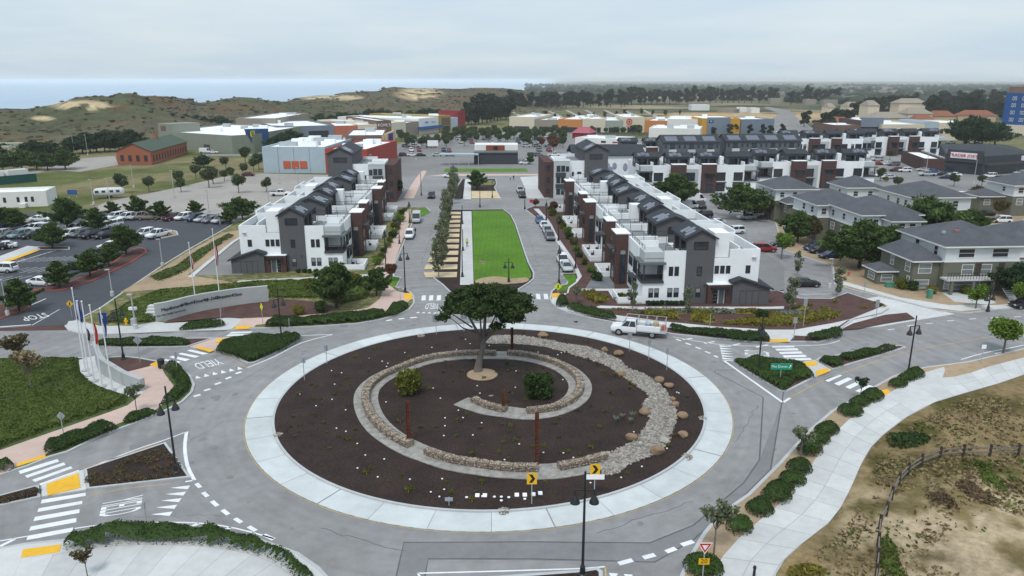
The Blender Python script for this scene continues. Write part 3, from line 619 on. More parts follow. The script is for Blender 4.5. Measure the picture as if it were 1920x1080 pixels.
# avenue median: gravel and mulch bands, white path, lawn
zone('footpath', [(862.5, 534), (866.5, 396), (884, 396), (888, 534)], 'concrete', 0.146)
lw = W2([(888.5, 529), (885.5, 396), (944, 395.5), (956, 406), (965, 424), (977, 460), (988, 494), (996, 514), (996, 522), (984, 526), (960, 527)])
sheet('lawn', lw, 'lawn', 0.15); zone('worn_turf', [(892, 530), (900, 522), (930, 518), (960, 522), (984, 520), (992, 524), (980, 530), (930, 533)], 'dry_soil', .154, 3); zone('worn_turf', [(894, 491), (905, 488), (912, 492), (900, 495)], 'grass_rough', .154, 3)
for i in range(12):
    u0 = 121.5 + i * 5.55
    if u0 + 4 > 188: break
    y0 = u0; vl = -9.6 if i else -8.2
    kk = lambda u: np.interp(u, [118, 121, 126, 134, 150, 170, 188], [-6.2, -8.6, -9.4, -8.9, -8.0, -7.2, -6.6])
    p = [UV(u0, kk(u0) + 0.9), UV(u0, -2.6), UV(u0 + 3.5, -2.6), UV(u0 + 3.5, kk(u0 + 3.5) + 0.9)]
    sheet('gravel_bed', p, 'gravel_tan', 0.15)
zone('footpath', [(868, 374), (872, 336), (883, 336), (883.5, 374)], 'concrete', 0.146)
zone('gravel_bed', [(884, 372), (884, 358), (932, 358), (938, 372)], 'gravel_tan', 0.15)
zone('lawn_patch', [(886, 347), (887, 337.5), (926, 337.5), (929, 343), (924, 347)], 'grass_rough', 0.15)
# avenue pavements further on
zone('pavement', [(756, 372), (778, 336), (792, 320), (800, 320), (790, 340), (776, 372)], 'pink_walk', 0.05)
zone('lawn_patch', [(832, 322), (834, 316), (986, 316), (990, 322)], 'lawn', 0.05)
zone('pavement', [(800, 330), (840, 326), (985, 326), (1010, 326), (1010, 329), (985, 329), (840, 330)], 'pink_walk', 0.02)
zone('pavement', [(988, 372), (983, 350), (975, 332), (1010, 330), (1030, 372)], 'concrete', 0.05)
# ---------------------------------------------------------------- paint on the road
for s in ([(120, 405), (370, 328), (380, 345), (130, 425)], [(160, 435), (410, 350), (422, 365), (175, 450)], [(205, 462), (455, 375), (467, 388), (225, 475)], [(250, 488), (505, 398), (520, 410), (265, 500)],
          [(270, 590), (550, 545), (552, 565), (262, 615)], [(248, 645), (530, 597), (528, 617), (240, 670)], [(225, 700), (512, 650), (510, 675), (215, 728)], [(198, 762), (492, 707), (490, 735), (186, 790)], [(178, 822), (470, 768), (466, 795), (170, 850)]):
    poly_mark(c2(s))
for s in ([(655, 288), (765, 286), (775, 296), (665, 298)], [(675, 304), (785, 301), (795, 312), (685, 314)], [(693, 320), (805, 317), (815, 328), (703, 331)], [(712, 337), (825, 334), (835, 345), (722, 348)], [(733, 353), (850, 350), (860, 360), (743, 364)],
          [(920, 460), (990, 430), (1012, 438), (942, 470)], [(970, 478), (1040, 447), (1063, 455), (995, 488)], [(1025, 495), (1095, 463), (1117, 472), (1050, 505)], [(1075, 515), (1145, 485), (1168, 492), (1100, 523)]):
    poly_mark(c6(s))
for s in ([(1490, 420), (1625, 416), (1605, 426), (1470, 432)], [(1470, 436), (1600, 432), (1585, 442), (1450, 447)], [(1440, 455), (1580, 451), (1565, 462), (1425, 467)], [(1225, 533), (1340, 558), (1305, 566), (1200, 540)], [(1165, 553), (1285, 576), (1255, 586), (1145, 562)], [(1108, 573), (1225, 596), (1190, 608), (1088, 582)], [(1068, 595), (1165, 612), (1140, 624), (1045, 600)]):
    poly_mark(c1(s))
for x in (791, 805, 819.5, 834): poly_mark([(x, 554), (x + 7.6, 553.5), (x + 7, 563), (x - 1, 563.5)])
for x in (976, 990.5, 1004.5, 1019): poly_mark([(x, 551), (x + 7.6, 551), (x + 9.5, 561), (x + 1.5, 561)])
# dashes along the entries
for a, b, w in (((1246, 835), (1288, 822), 0.42), ((1312, 798), (1352, 785), 0.42), ((1380, 758), (1422, 744), 0.42), ((1450, 722), (1486, 709), 0.42), ((1515, 688), (1552, 676), 0.42)):
    p, q = c1([a, b]); bar_mark(G(*p), G(*q), w)
for a, b in (((1262, 485), (1288, 512)), ((1305, 542), (1335, 570)), ((1362, 598), (1398, 630)), ((1430, 655), (1468, 685)), ((1510, 710), (1552, 737)), ((1598, 762), (1645, 790)), ((1695, 815), (1760, 845))):
    p, q = c2([a, b]); bar_mark(G(*p), G(*q), 0.34)
for a, b in (((180, 256), (205, 264)), ((228, 275), (254, 284)), ((278, 295), (304, 305)), ((325, 317), (352, 327)), ((370, 338), (390, 347))):
    p, q = c6([a, b]); bar_mark(G(*p), G(*q), 0.32)
for a, b in (((1160, 1057), (1186, 1050)), ((1206, 1046), (1228, 1040)), ((1249, 1035), (1267, 1028)), ((1278, 1022), (1300, 1015)), ((724, 601.5), (735, 599.5)), ((747, 598.2), (758, 597)), ((769, 596), (782, 594.8))):
    bar_mark(G(*a), G(*b), 0.42)
def tri_row(p, q, n, ln, side):
    """a row of yield triangles from p to q"""
    p = Vector(p[:2]); q = Vector(q[:2]); d = (q - p).normalized(); nn = Vector((-d.y, d.x)) * ln * side
    for i in range(n):
        c = p.lerp(q, i / (n - 1)); MB().prism([c - d * 0.3, c + d * 0.3, c + nn], 0.008, 0.008).build('yield_triangle', 'paint_white', road)
a, b = c1([(1275, 718), (1545, 660)]); tri_row(G(*a), G(*b), 6, 0.95, 1)
a, b = c2([(1215, 510), (1100, 680)]); tri_row(G(*a), G(*b), 5, 1.5, -1)
a, b = c6([(398, 290), (412, 352)]); tri_row(G(*a), G(*b), 6, 1.5, 1)
tri_row(G(1150, 1075), G(1178, 1077), 2, 0.9, -1); tri_row(G(783, 587), G(815, 588), 4, 0.7, 1)
def road_text(s, px_c, px_r, px_u, size, sx=1.0):
    """letters on the carriageway: px_r lies in reading direction of the centre, px_u above it"""
    c = G(*px_c); x = (G(*px_r) - c); y = (G(*px_u) - c); x.z = y.z = 0; x.normalize()
    z = Vector((0, 0, 1)); yy = z.cross(x)
    m4 = Matrix.Identity(4)
    for i, a in enumerate((x, yy, z)): m4[0][i], m4[1][i], m4[2][i] = a
    m4[0][3], m4[1][3], m4[2][3] = c.x, c.y, 0.009
    return text('road_lettering', s, size, 'paint_white', m4, road, ext=0.0, sx=sx)
a = c1([(1335, 623), (1260, 640), (1345, 660)]); road_text('YIELD', *a, 3.3, 0.34)
a = c2([(765, 635), (752, 695), (640, 660)]); road_text('YIELD', *a, 4.2, 0.23)
a = c6([(592, 330), (590, 318), (660, 330)]); road_text('YIELD', *a, 4.2, 0.23)
road_text('YIELD', (810, 573.5), (790, 573.5), (808, 580), 4.0, 0.19)
a = c1([(225, 322), (160, 335), (228, 345)]); road_text('STOP', *a, 3.6, 0.36)
# edge lines
def el(px, w=0.14, mat='paint_white', sm=3): line_mark(catmull(W2(px, 0), sm), w, mat=mat)
el(c2([(545, 395), (860, 272), (1060, 205), (1200, 152)])); el(c2([(1200, 152), (1188, 250), (1205, 370), (1250, 465)]), 0.3); el(c2([(1250, 465), (1190, 474)]), 0.2)
el(c2([(480, 775), (700, 745), (950, 735), (1280, 740), (1520, 775), (1760, 840)])); el(c2([(0, 855), (175, 825)]))
for s in ([(628, 800), (755, 747)], [(940, 780), (1045, 738)], [(1170, 785), (1280, 742)], [(1430, 790), (1485, 768)], [(0, 890), (95, 842)]): el(c2(s), 0.3)
el([(464, 689.5), (516, 668), (565, 643), (623, 627.5)], 0.18); el([(560, 629.5), (623, 627)], 0.14)
el(c6([(415, 360), (715, 573)]), 0.28); el(c6([(715, 573), (750, 550)]), 0.28); el(c6([(750, 550), (900, 470), (1100, 395), (1340, 318), (1600, 270), (1920, 215)]), 0.12, 'paint_yellow')
el(c6([(165, 245), (400, 283), (600, 290), (900, 285), (1000, 262)]), 0.13)
for s in ([(215, 258), (262, 252)], [(322, 277), (372, 268)], [(445, 290), (500, 279)], [(580, 296), (640, 284)]): el(c6(s), 0.3)
el(c6([(415, 362), (460, 362)]), 0.2); el(c6([(860, 358), (960, 345), (1200, 300), (1290, 282)]), 0.1, 'paint_yellow')
for a, b in (((1240, 209), (1272, 205)), ((1335, 190), (1370, 186)), ((1430, 178), (1465, 175)), ((1535, 165), (1570, 162)), ((1645, 156), (1680, 153)), ((1755, 150), (1790, 147)), ((1870, 145), (1905, 143))): el(c6([a, b]), 0.2)
el(c6([(1605, 358), (1720, 325), (1850, 300), (1920, 285)]), 0.16); el(c6([(1775, 328), (1815, 320)]), 0.2)
el([(783, 1075), (900, 1072), (1000, 1069), (1090, 1066), (1135, 1062.5)], 0.14); el([(1135, 1062.5), (1136, 1090)], 0.12, 'paint_yellow'); el([(783, 1075), (797, 1095)], 0.14)
el(c2([(555, 570), (800, 520), (1100, 487)]), 0.1, 'paint_yellow'); el(c2([(500, 395), (800, 300), (1040, 215)]), 0.1, 'paint_yellow')
el(c1([(1385, 555), (1480, 585), (1585, 650)]), 0.1, 'paint_yellow')
el([(820, 587.5), (833, 577), (845, 558)], 0.14)
# tar seams and patches of the trench
for s in ([(741, 1090), (757, 1017), (1000, 1016), (1218, 1018), (1300, 985), (1395, 905), (1424, 862), (1431, 745), (1340, 698)], [(795, 1090), (803, 1048), (1000, 1048), (1228, 1054), (1300, 1012), (1390, 935), (1445, 880), (1466, 755), (1470, 730)], [(1340, 698), (1341, 694), (1380, 694)]):
    line_mark(W2(s), 0.13, z=0.006, mat='tar', name='tar_seam')
sheet('trench_patch', W2([(745, 1085), (757, 1017), (1218, 1018), (1300, 985), (1395, 905), (1424, 862), (1466, 755), (1445, 880), (1390, 935), (1300, 1012), (1228, 1054), (803, 1048), (795, 1085)]), 'asphalt_patch', 0.004)
sheet('trench_patch', W2(c2([(830, 245), (1080, 145), (1200, 135), (1225, 180), (1120, 250), (840, 280)])), 'asphalt_patch', 0.004)
for (x, y, r) in ((401, 839, 0.55), (405, 745, 0.75), (645, 611, 0.8), (735, 609, 0.5), (775, 609.5, 0.5), (1750, 642, 0.5), (1626, 645, 0.4), (1600, 655, 0.5), (404, 668, 0.6)):
    c = G(x, y); o = MB().lathe((c.x, c.y, 0.004), [(r * .7, 0), (r * .7, 0.006), (r * 0.5, 0.008)], 16).build('manhole_cover', 'asphalt_patch'); tag(o, None, None); o.parent = None
    tag(o, {401: 'round manhole cover west of the concrete apron', 405: 'round manhole cover by the yield lettering on the left arm', 645: 'worn manhole patch north-west of the island', 735: 'left of two small covers before the avenue', 775: 'right of two small covers before the avenue', 1750: 'manhole cover in the right-hand street, farthest from the island', 1626: 'upper small cover beside the right median hedge', 1600: 'lower small cover beside the right median hedge', 404: 'dark patch beside the left crosswalk stripes'}[x], 'manhole cover', 'covers in the carriageway')
# tactile plates
def tact(px, label):
    tag(sheet('tactile_plate', W2(px), 'tactile_yellow', 0.1, 0.158, kind=None), label, 'tactile plate', 'yellow tactile plates at the crossings')
tact(c2([(115, 365), (290, 308), (300, 326), (105, 388)]), 'yellow tactile plate at the pink pavement on the far left')
tact(c2([(300, 500), (505, 428), (520, 522), (308, 572)]), 'large yellow tactile plate between two dark median beds')
tact(c2([(150, 920), (398, 888), (382, 938), (135, 974)]), 'yellow tactile plate at the bottom left corner beside the hedge')
tact(c1([(962, 636), (1015, 614), (1026, 648), (1000, 652)]), 'small yellow tactile plate beside the litter bin')
tact(c1([(1275, 518), (1380, 545), (1350, 556), (1262, 530)]), 'yellow tactile plate at the near end of the left median crossing')
tact(c1([(1405, 470), (1510, 466), (1500, 488), (1385, 494)]), 'yellow tactile plate at the far end of the left median crossing')
tact(c1([(1520, 388), (1620, 384), (1600, 406), (1500, 408)]), 'yellow tactile plate below the curved concrete sign wall')
tact([(758, 552), (771, 551), (774, 562), (758, 564)], 'yellow tactile plate at the left side of the avenue')
tact([(1035, 552), (1049, 551), (1049, 559), (1034, 560)], 'yellow tactile plate at the right side of the avenue')
tact(c6([(645, 262), (735, 260), (742, 274), (648, 276)]), 'yellow tactile plate beside the hedge right of the white truck')
tact(c6([(785, 378), (878, 372), (890, 390), (812, 400)]), 'yellow tactile plate at the far end of the right median crossing')
tact(c6([(876, 422), (926, 406), (953, 420), (886, 446)]), 'yellow tactile plate at the near end of the right median crossing')
tact(c6([(1206, 518), (1235, 512), (1256, 526), (1218, 545)]), 'yellow tactile plate where the right footpath meets the road')
# spiral path, gabions, stream of stones
GAB = [[(930, 666), (892, 665), (855, 667), (800, 675), (755, 691), (717, 708), (692, 729), (686, 752), (695, 781), (715, 805), (742, 825), (770, 839)],
       [(800, 851), (847, 866), (890, 873), (930, 879), (970, 882), (1008, 882)], [(1047, 880), (1091, 872), (1136, 860)],
       [(952, 665), (991, 669), (1030, 679), (1061, 692), (1082, 710), (1088, 728), (1080, 747), (1056, 762), (1025, 771), (988, 775)], [(950, 772), (921, 767), (902, 760), (888, 753)]]
full = [(1150, 860), (1136, 862), (1091, 875), (1047, 883), (1008, 885), (970, 884), (930, 881), (890, 876), (847, 868), (800, 853), (770, 841), (742, 826), (715, 806), (695, 781), (686, 752), (692, 729), (717, 708), (755, 691), (800, 676), (855, 668), (892, 666.5), (930, 666.5), (952, 667), (991, 671), (1030, 680), (1061, 693), (1082, 711), (1088, 728), (1080, 747), (1056, 763), (1025, 773), (988, 777), (950, 773), (921, 769), (895, 762), (866, 752)]
cl = catmull(W2(full, 0, False, IZ), 4)
a = offset_line(cl, -1.25); b = offset_line(cl, 1.25); b[-8:] = offset_line(cl, 1.0)[-8:]
pz = 0.235
gp_ = MB().add([(x, y, pz) for x, y in a] + [(x, y, pz) for x, y in b], [(i, i + 1, i + 1 + len(a), i + len(a)) for i in range(len(a) - 1)])
gp_.add([(x, y, 0.1) for x, y in a] + [(x, y, pz) for x, y in a], [(i, i + 1, i + 1 + len(a), i + len(a)) for i in range(len(a) - 1)]); gp_.add([(x, y, 0.1) for x, y in b] + [(x, y, pz) for x, y in b], [(i, i + 1, i + 1 + len(b), i + len(b)) for i in range(len(b) - 1)])
o = gp_.build('gravel_path', 'gravel'); o['kind'] = 'structure'
GL = ['long stone-filled wire gabion curving round the left of the tree', 'stone-filled gabion along the front of the spiral path', 'short stone-filled gabion ending at the stream of stones', 'stone-filled gabion curving behind the right-hand round shrub', 'short stone-filled gabion at the inner tip of the spiral']
icos = [(0, 0, 1), (0.9, 0, 0.4), (0.28, 0.85, 0.4), (-0.72, 0.53, 0.4), (-0.72, -0.53, 0.4), (0.28, -0.85, 0.4), (0.72, 0.53, -0.4), (-0.28, 0.85, -0.4), (-0.9, 0, -0.4), (-0.28, -0.85, -0.4), (0.72, -0.53, -0.4), (0, 0, -1)]
icof = [(0, 1, 2), (0, 2, 3), (0, 3, 4), (0, 4, 5), (0, 5, 1), (1, 6, 2), (2, 7, 3), (3, 8, 4), (4, 9, 5), (5, 10, 1), (1, 10, 6), (2, 6, 7), (3, 7, 8), (4, 8, 9), (5, 9, 10), (11, 7, 6), (11, 8, 7), (11, 9, 8), (11, 10, 9), (11, 6, 10)]
ICV = np.array(icos); ICF = np.array(icof)
def pebbles(P, S, name, mat, parent=None, kind='stuff'):
    """many small faceted stones in one mesh"""
    n = len(P); s = S[:, None, None] * rng.uniform(0.65, 1.25, (n, 1, 3)) * rng.uniform(0.8, 1.2, (n, 12, 1))
    V = ICV[None] * s; th = rng.uniform(0, 6.28, n); c, q = np.cos(th)[:, None], np.sin(th)[:, None]
    V = np.stack([V[..., 0] * c - V[..., 1] * q, V[..., 0] * q + V[..., 1] * c, V[..., 2] * 0.7], -1) + P[:, None]
    Fc = (ICF[None] + (np.arange(n) * 12)[:, None, None]).reshape(-1, 3)
    o = np_mesh(name, V.reshape(-1, 3), Fc, mat, parent); 
    if kind: o['kind'] = kind
    return o
m = M('pebble', (0.30, 0.27, 0.235), 0.95, 0.3, 3.0); 
tnm = m.node_tree; g = tnm.nodes.new('ShaderNodeNewGeometry'); rp = tnm.nodes.new('ShaderNodeValToRGB'); tnm.links.new(g.outputs['Random Per Island'], rp.inputs[0]); tnm.links.new(rp.outputs[0], tnm.nodes['Principled BSDF'].inputs['Base Color'])
rp.color_ramp.elements[0].color = (0.16, 0.14, 0.12, 1); rp.color_ramp.elements[1].color = (0.43, 0.395, 0.35, 1); e = rp.color_ramp.elements.new(0.5); e.color = (0.25, 0.225, 0.19, 1)
m = M('gabion_stone', (0.25, 0.19, 0.14), 0.95, 0.3, 3.0)
tnm = m.node_tree; g = tnm.nodes.new('ShaderNodeNewGeometry'); rp = tnm.nodes.new('ShaderNodeValToRGB'); tnm.links.new(g.outputs['Random Per Island'], rp.inputs[0]); tnm.links.new(rp.outputs[0], tnm.nodes['Principled BSDF'].inputs['Base Color'])
rp.color_ramp.elements[0].color = (0.13, 0.10, 0.08, 1); rp.color_ramp.elements[1].color = (0.5, 0.43, 0.35, 1); e = rp.color_ramp.elements.new(0.5); e.color = (0.27, 0.215, 0.165, 1)
for gi, g in enumerate(GAB):
    ln = catmull(W2(g, 0, False, IZ), 4); n = max(4, int(plen(ln) / 1.0)); ln = resample(ln, n + 1)
    r = thing('gabion_wall', GL[gi], 'gabion', (ln[0][0], ln[0][1], 0.2), 0, 'gabions along the spiral path')
    A1 = offset_line(ln, -0.4); B1 = offset_line(ln, 0.4); wire = MB()
    core = MB(); nn = len(ln)
    A2 = offset_line(ln, -0.34); B2 = offset_line(ln, 0.34)
    core.add([(x, y, 0.2) for x, y in A2] + [(x, y, 0.2) for x, y in B2] + [(x, y, 0.68) for x, y in A2] + [(x, y, 0.68) for x, y in B2],
             [(i + 2 * nn, i + 1 + 2 * nn, i + 1 + 3 * nn, i + 3 * nn) for i in range(nn - 1)] + [(i, i + 1, i + 1 + 2 * nn, i + 2 * nn) for i in range(nn - 1)] + [(i + nn, i + 3 * nn, i + 1 + 3 * nn, i + 1 + nn) for i in range(nn - 1)] + [(0, 2 * nn, 3 * nn, nn), (nn - 1, 2 * nn - 1, 4 * nn - 1, 3 * nn - 1)])
    core.build('fill', 'gabion', r)
    PP = []
    for i in range(nn - 1):
        for _ in range(150):
            t = R.random(); s = R.choice((0, 1, 2, 2)); p = Vector(ln[i]).lerp(Vector(ln[i + 1]), t); d = (Vector(ln[i + 1]) - Vector(ln[i])).normalized(); nr = Vector((d.y, -d.x))
            if s == 2: q = p + nr * R.uniform(-0.36, 0.36); PP.append((q.x, q.y, 0.69))
            else: q = p + nr * (0.36 if s else -0.36); PP.append((q.x, q.y, R.uniform(0.22, 0.69)))
    pebbles(np.array(PP) - np.array(r.location)[None], rng.uniform(0.05, 0.10, len(PP)), 'fill_stones', 'gabion_stone', r)
    for i in range(nn):
        for L_ in (A1, B1): wire.bar((L_[i][0], L_[i][1], 0.16), (L_[i][0], L_[i][1], 0.77), 0.02)
        wire.bar((A1[i][0], A1[i][1], 0.77), (B1[i][0], B1[i][1], 0.77), 0.02)
        if i < nn - 1:
            for L_ in (A1, B1):
                for z in (0.3, 0.53, 0.77): wire.bar((L_[i][0], L_[i][1], z), (L_[i + 1][0], L_[i + 1][1], z), 0.018)
    w_ = wire.build('wire_cage', 'metal_black', r); w_['kind'] = 'stuff'
# stream
so_ = [(905, 633), (960, 629), (1017, 636), (1061, 645), (1098, 650), (1129, 661), (1163, 676), (1173, 689), (1207, 702), (1241, 726), (1254, 744), (1268, 773), (1263, 801), (1257, 820), (1245, 840), (1219, 855), (1180, 871), (1156, 887), (1134, 891)]
si_ = [(1128, 884), (1138, 857), (1164, 840), (1190, 829), (1203, 811), (1219, 788), (1218, 783), (1205, 760), (1218, 744), (1199, 728), (1173, 710), (1155, 697), (1134, 684), (1103, 674), (1061, 661), (1017, 650), (965, 645), (915, 644)]
stp = W2(so_ + si_, 0, True, IZ); sm_ = catmull(stp, 3, True)
sheet('stream_bed', sm_, 'gravel', 0.21)
xs = [p[0] for p in sm_]; ys = [p[1] for p in sm_]
px_ = rng.uniform(min(xs) - .3, max(xs) + .3, 34000); py_ = rng.uniform(min(ys) - .3, max(ys) + .3, 34000); k = pip_np(px_, py_, inset(sm_, -0.12))
PP = np.stack([px_[k], py_[k], np.full(k.sum(), 0.22)], -1)
pebbles(PP, np.clip(rng.lognormal(-2.5, 0.35, len(PP)), 0.045, 0.24), 'river_stones', 'pebble'); bpy.data.objects['river_stones']['label'] = 'band of grey river stones winding round the right of the spiral'
# boulders
def boulder(i, x, y, wpx, lab, mat='stone_tan'):
    p = G(x, y, IZ); s = wpx / F * (p.y * math.cos(PITCH) + CAMH * math.sin(PITCH)) / 2
    r = np.random.default_rng(100 + i); nu, nv = 14, 9; vs = []; fs = []
    ax = r.normal(size=(7, 3)); ax /= np.linalg.norm(ax, axis=1)[:, None]; hh = r.uniform(0.62, 0.9, 7)
    for a in range(nv + 1):
        for b in range(nu):
            ph = math.pi * a / nv; th = 2 * math.pi * b / nu; d = np.array([math.sin(ph) * math.cos(th), math.sin(ph) * math.sin(th), math.cos(ph)])
            q = 1.0
            for k in range(7):
                t_ = d @ ax[k]
                if t_ > 0.05: q = min(q, hh[k] / t_)
            vs.append((p.x + d[0] * s * q * 1.08, p.y + d[1] * s * q * 0.9, 0.16 + s * 0.42 + d[2] * s * q * 0.72))
    for a in range(nv):
        for b in range(nu): fs.append((a * nu + b, (a + 1) * nu + b, (a + 1) * nu + (b + 1) % nu, a * nu + (b + 1) % nu))
    o = MB().add(vs, fs).build('boulder', mat); me = o.data
    tag(o, lab, 'boulder', 'boulders beside the stream of stones'); return o
BL = [(1018, 632, 19, 'tan boulder at the far edge of the stone stream near the tree'), (1134, 658, 14, 'small boulder at the far right bend, left of a flat one'), (1160, 666, 18, 'flat leaning boulder at the far right bend of the stone stream'), (1167, 705, 17, 'reddish boulder on the inner side of the stone stream beside grass'),
      (1237, 716, 21, 'large rounded boulder, upper of the pair at the right of the stream'), (1254, 726, 18, 'smaller boulder, lower of the pair at the right of the stream'), (1262, 751, 14, 'small pinkish boulder touching the stream, upper of two'), (1266, 761, 16, 'small pale boulder touching the stream, lower of two'),
      (1209, 776, 23, 'wide boulder on the inner bank where the stream narrows'), (1279, 783, 21, 'flat boulder alone in mulch at the right'), (1184, 824, 23, 'round boulder on the inner bank near the front gabion'), (1280, 818, 19, 'boulder alone in mulch right of the lower stream'), (1245, 830, 20, 'grey boulder lying in the lower stream'), (1233, 850, 28, 'largest reddish boulder at the lower end of the stream'), (918, 631, 9, 'small boulder behind the tree trunk')]
for i, (x, y, w_, l) in enumerate(BL): boulder(i, x, y, w_, l, 'stone_grey' if i == 12 else 'stone_tan')
for i, (x, y, w_, l) in enumerate([(521, 815, 14, 'flat splash stone at the left kerb of the island'), (945, 957, 20, 'patch of splash stones at the front kerb of the island'), (1289, 856, 18, 'flat splash stone at the lower right kerb'), (1318, 784, 14, 'flat splash stone at the right kerb'), (790, 630, 13, 'flat splash stone at the far left kerb')]):
    p = G(x, y, IZ); s = w_ / F * (p.y + 9) / 2; n = 40
    a_ = rng.uniform(0, 6.28, n); r_ = s * np.sqrt(rng.random(n)); PP = np.stack([p.x + r_ * np.cos(a_), p.y + r_ * np.sin(a_) * 1.2, np.full(n, 0.17)], -1)
    o = pebbles(PP, rng.uniform(0.06, 0.13, n), 'splash_stones', 'pebble'); tag(o, l, 'stones', 'splash stones along the island kerb')
# rusty beams
for i, (x, y, yt, l) in enumerate([(767, 832, 752, 'rusty steel beam standing at the left of the spiral path'), (1006, 872, 773, 'tall rusty steel beam nearest the front of the island'), (944, 771, 731, 'short rusty steel beam at the inner tip of the spiral'), (960, 661, 614, 'rusty steel beam right of the cypress trunk')]):
    p = G(x, y, IZ); h = HT(x, y, yt, IZ); r = thing('steel_beam', l, 'steel beam', (p.x, p.y, 0.12), 0, 'rusty beams on the spiral')
    MB().box(p.x - 0.17, p.x - 0.14, p.y - 0.16, p.y + 0.16, 0.12, 0.16 + h).build('flange', 'rust', r); MB().box(p.x + 0.14, p.x + 0.17, p.y - 0.16, p.y + 0.16, 0.12, 0.16 + h).build('flange', 'rust', r)
    MB().box(p.x - 0.14, p.x + 0.14, p.y - 0.02, p.y + 0.02, 0.12, 0.155 + h).build('web', 'rust', r)
    st = MB()
    for k in range(int(h / 0.35)): st.box(p.x - 0.138, p.x + 0.138, p.y - 0.1, p.y - 0.022, 0.3 + k * 0.35, 0.32 + k * 0.35)
    st.build('stiffener_plates', 'rust', r)['kind'] = 'stuff'
for (x0, y0, x1, y1) in ((300, 860, 420, 790), (440, 720, 560, 655), (600, 990, 760, 1035), (1380, 830, 1420, 760), (1480, 690, 1700, 640), (1250, 660, 1320, 690), (560, 905, 470, 850), (790, 500, 812, 420), (1010, 500, 985, 430), (250, 970, 420, 965), (60, 650, 330, 640), (1120, 1000, 1300, 940), (640, 620, 800, 600), (1090, 604, 1180, 622)):
    a, b = G(x0, y0), G(x1, y1); d_ = (b - a).normalized(); n_ = 14; line_mark([(a.lerp(b, k / n_).x - d_.y * R.uniform(-.22, .22), a.lerp(b, k / n_).y + d_.x * R.uniform(-.22, .22)) for k in range(n_ + 1)], R.uniform(.03, .06), z=.005, mat='tar', name='crack')
for i in range(60):
    a_ = R.uniform(0, 6.28); q = R.uniform(26, 31); c = (RC[0] + q * math.cos(a_), RC[1] + q * math.sin(a_)); s = R.uniform(.12, .45); MB().prism([(c[0] + s * R.uniform(.6, 1.2) * math.cos(k), c[1] + s * R.uniform(.6, 1.2) * math.sin(k)) for k in np.linspace(0, 6.28, 9)[:-1]], .0045, .0045).build('oil_stain', 'asphalt_patch', road)
# ---------------------------------------------------------------- terraced houses
M('stucco_white', (0.79, 0.81, 0.82), 0.9, 0.09, 0.8)
M('stucco_light', (0.45, 0.48, 0.485), 0.9, 0.07, 0.8)
M('stucco_tan', (0.56, 0.56, 0.53), 0.9, 0.07, 0.8)
M('siding_grey', (0.098, 0.097, 0.103), 0.85, 0.08, 1.5)
M('siding_slate', (0.10, 0.108, 0.122), 0.85, 0.08, 1.5)
M('roof_dark', (0.034, 0.037, 0.044), 0.85, 0.22, 2.5, bump=0.25)
M('deck_grey', (0.20, 0.215, 0.22), 0.9, 0.15, 1.2)
M('trim_dark', (0.05, 0.054, 0.058), 0.7, 0.1, 2)
M('canopy_metal', (0.115, 0.128, 0.132), 0.6, 0.1, 2)
Mbrick('brick_brown', (0.08, 0.034, 0.029), (0.095, 0.085, 0.08))
Mglass('glass_dark')
Mglass('glass_bright', (0.16, 0.18, 0.2), 0.1)
M('blind', (0.26, 0.27, 0.27), 0.8, 0.1, 2)
M('solar', (0.10, 0.11, 0.145), 0.25, 0.15, 3, spec=0.6)
M('solar_frame', (0.30, 0.31, 0.33), 0.5, 0.1, 3)
M('door_white', (0.74, 0.75, 0.75), 0.6, 0.05, 2)
M('interior', (0.035, 0.033, 0.033), 0.9, 0.3, 1)
def win(par, T, face, c, h0, h1, z0, z1, glass='glass_dark', bars=1, trim='trim_dark', blind=0.0):
    """window: frame ring proud of the wall with a recessed pane; face is a-, a+, b-, b+ at coordinate c"""
    s = -1 if face[1] == '-' else 1; ax = face[0]
    def bx(m, ha, hb, za, zb, d0, d1):
        lo, hi = sorted((c + s * d0, c + s * d1))
        return m.box(lo, hi, ha, hb, za, zb) if ax == 'a' else m.box(ha, hb, lo, hi, za, zb)
    f = MB(T); t = 0.07
    bx(f, h0, h1, z0, z0 + t, -0.02, 0.05); bx(f, h0, h1, z1 - t, z1, -0.02, 0.05)
    bx(f, h0, h0 + t, z0 + t, z1 - t, -0.02, 0.05); bx(f, h1 - t, h1, z0 + t, z1 - t, -0.02, 0.05)
    if bars: zm = z0 + (z1 - z0) * 0.5; bx(f, h0 + t, h1 - t, zm - 0.03, zm + 0.03, -0.02, 0.045)
    w_ = f.build('window', trim, par)
    g = MB(T); bx(g, h0 + t, h1 - t, z0 + t, z1 - t, -0.02, 0.015); g.build('pane', glass, w_)
    if blind:
        g = MB(T); bx(g, h0 + t, h1 - t, z1 - t - (z1 - z0) * blind, z1 - t, -0.02, 0.02); g.build('blind', 'blind', w_)
    return w_
def rails(par, T, pts, z0, z1, posts=True, sp=1.4):
    m = MB(T)
    for i in range(len(pts) - 1):
        p = Vector(pts[i]); q = Vector(pts[i + 1]); n = max(1, int((q - p).length / sp))
        m.bar((p.x, p.y, z1), (q.x, q.y, z1), 0.06); m.bar((p.x, p.y, (z0 + z1) / 2), (q.x, q.y, (z0 + z1) / 2), 0.025)
        for k in range(n + 1): r = p.lerp(q, k / n); m.bar((r.x, r.y, z0), (r.x, r.y, z1 + 0.02), 0.05)
    return m.build('railing', 'metal_black', par)
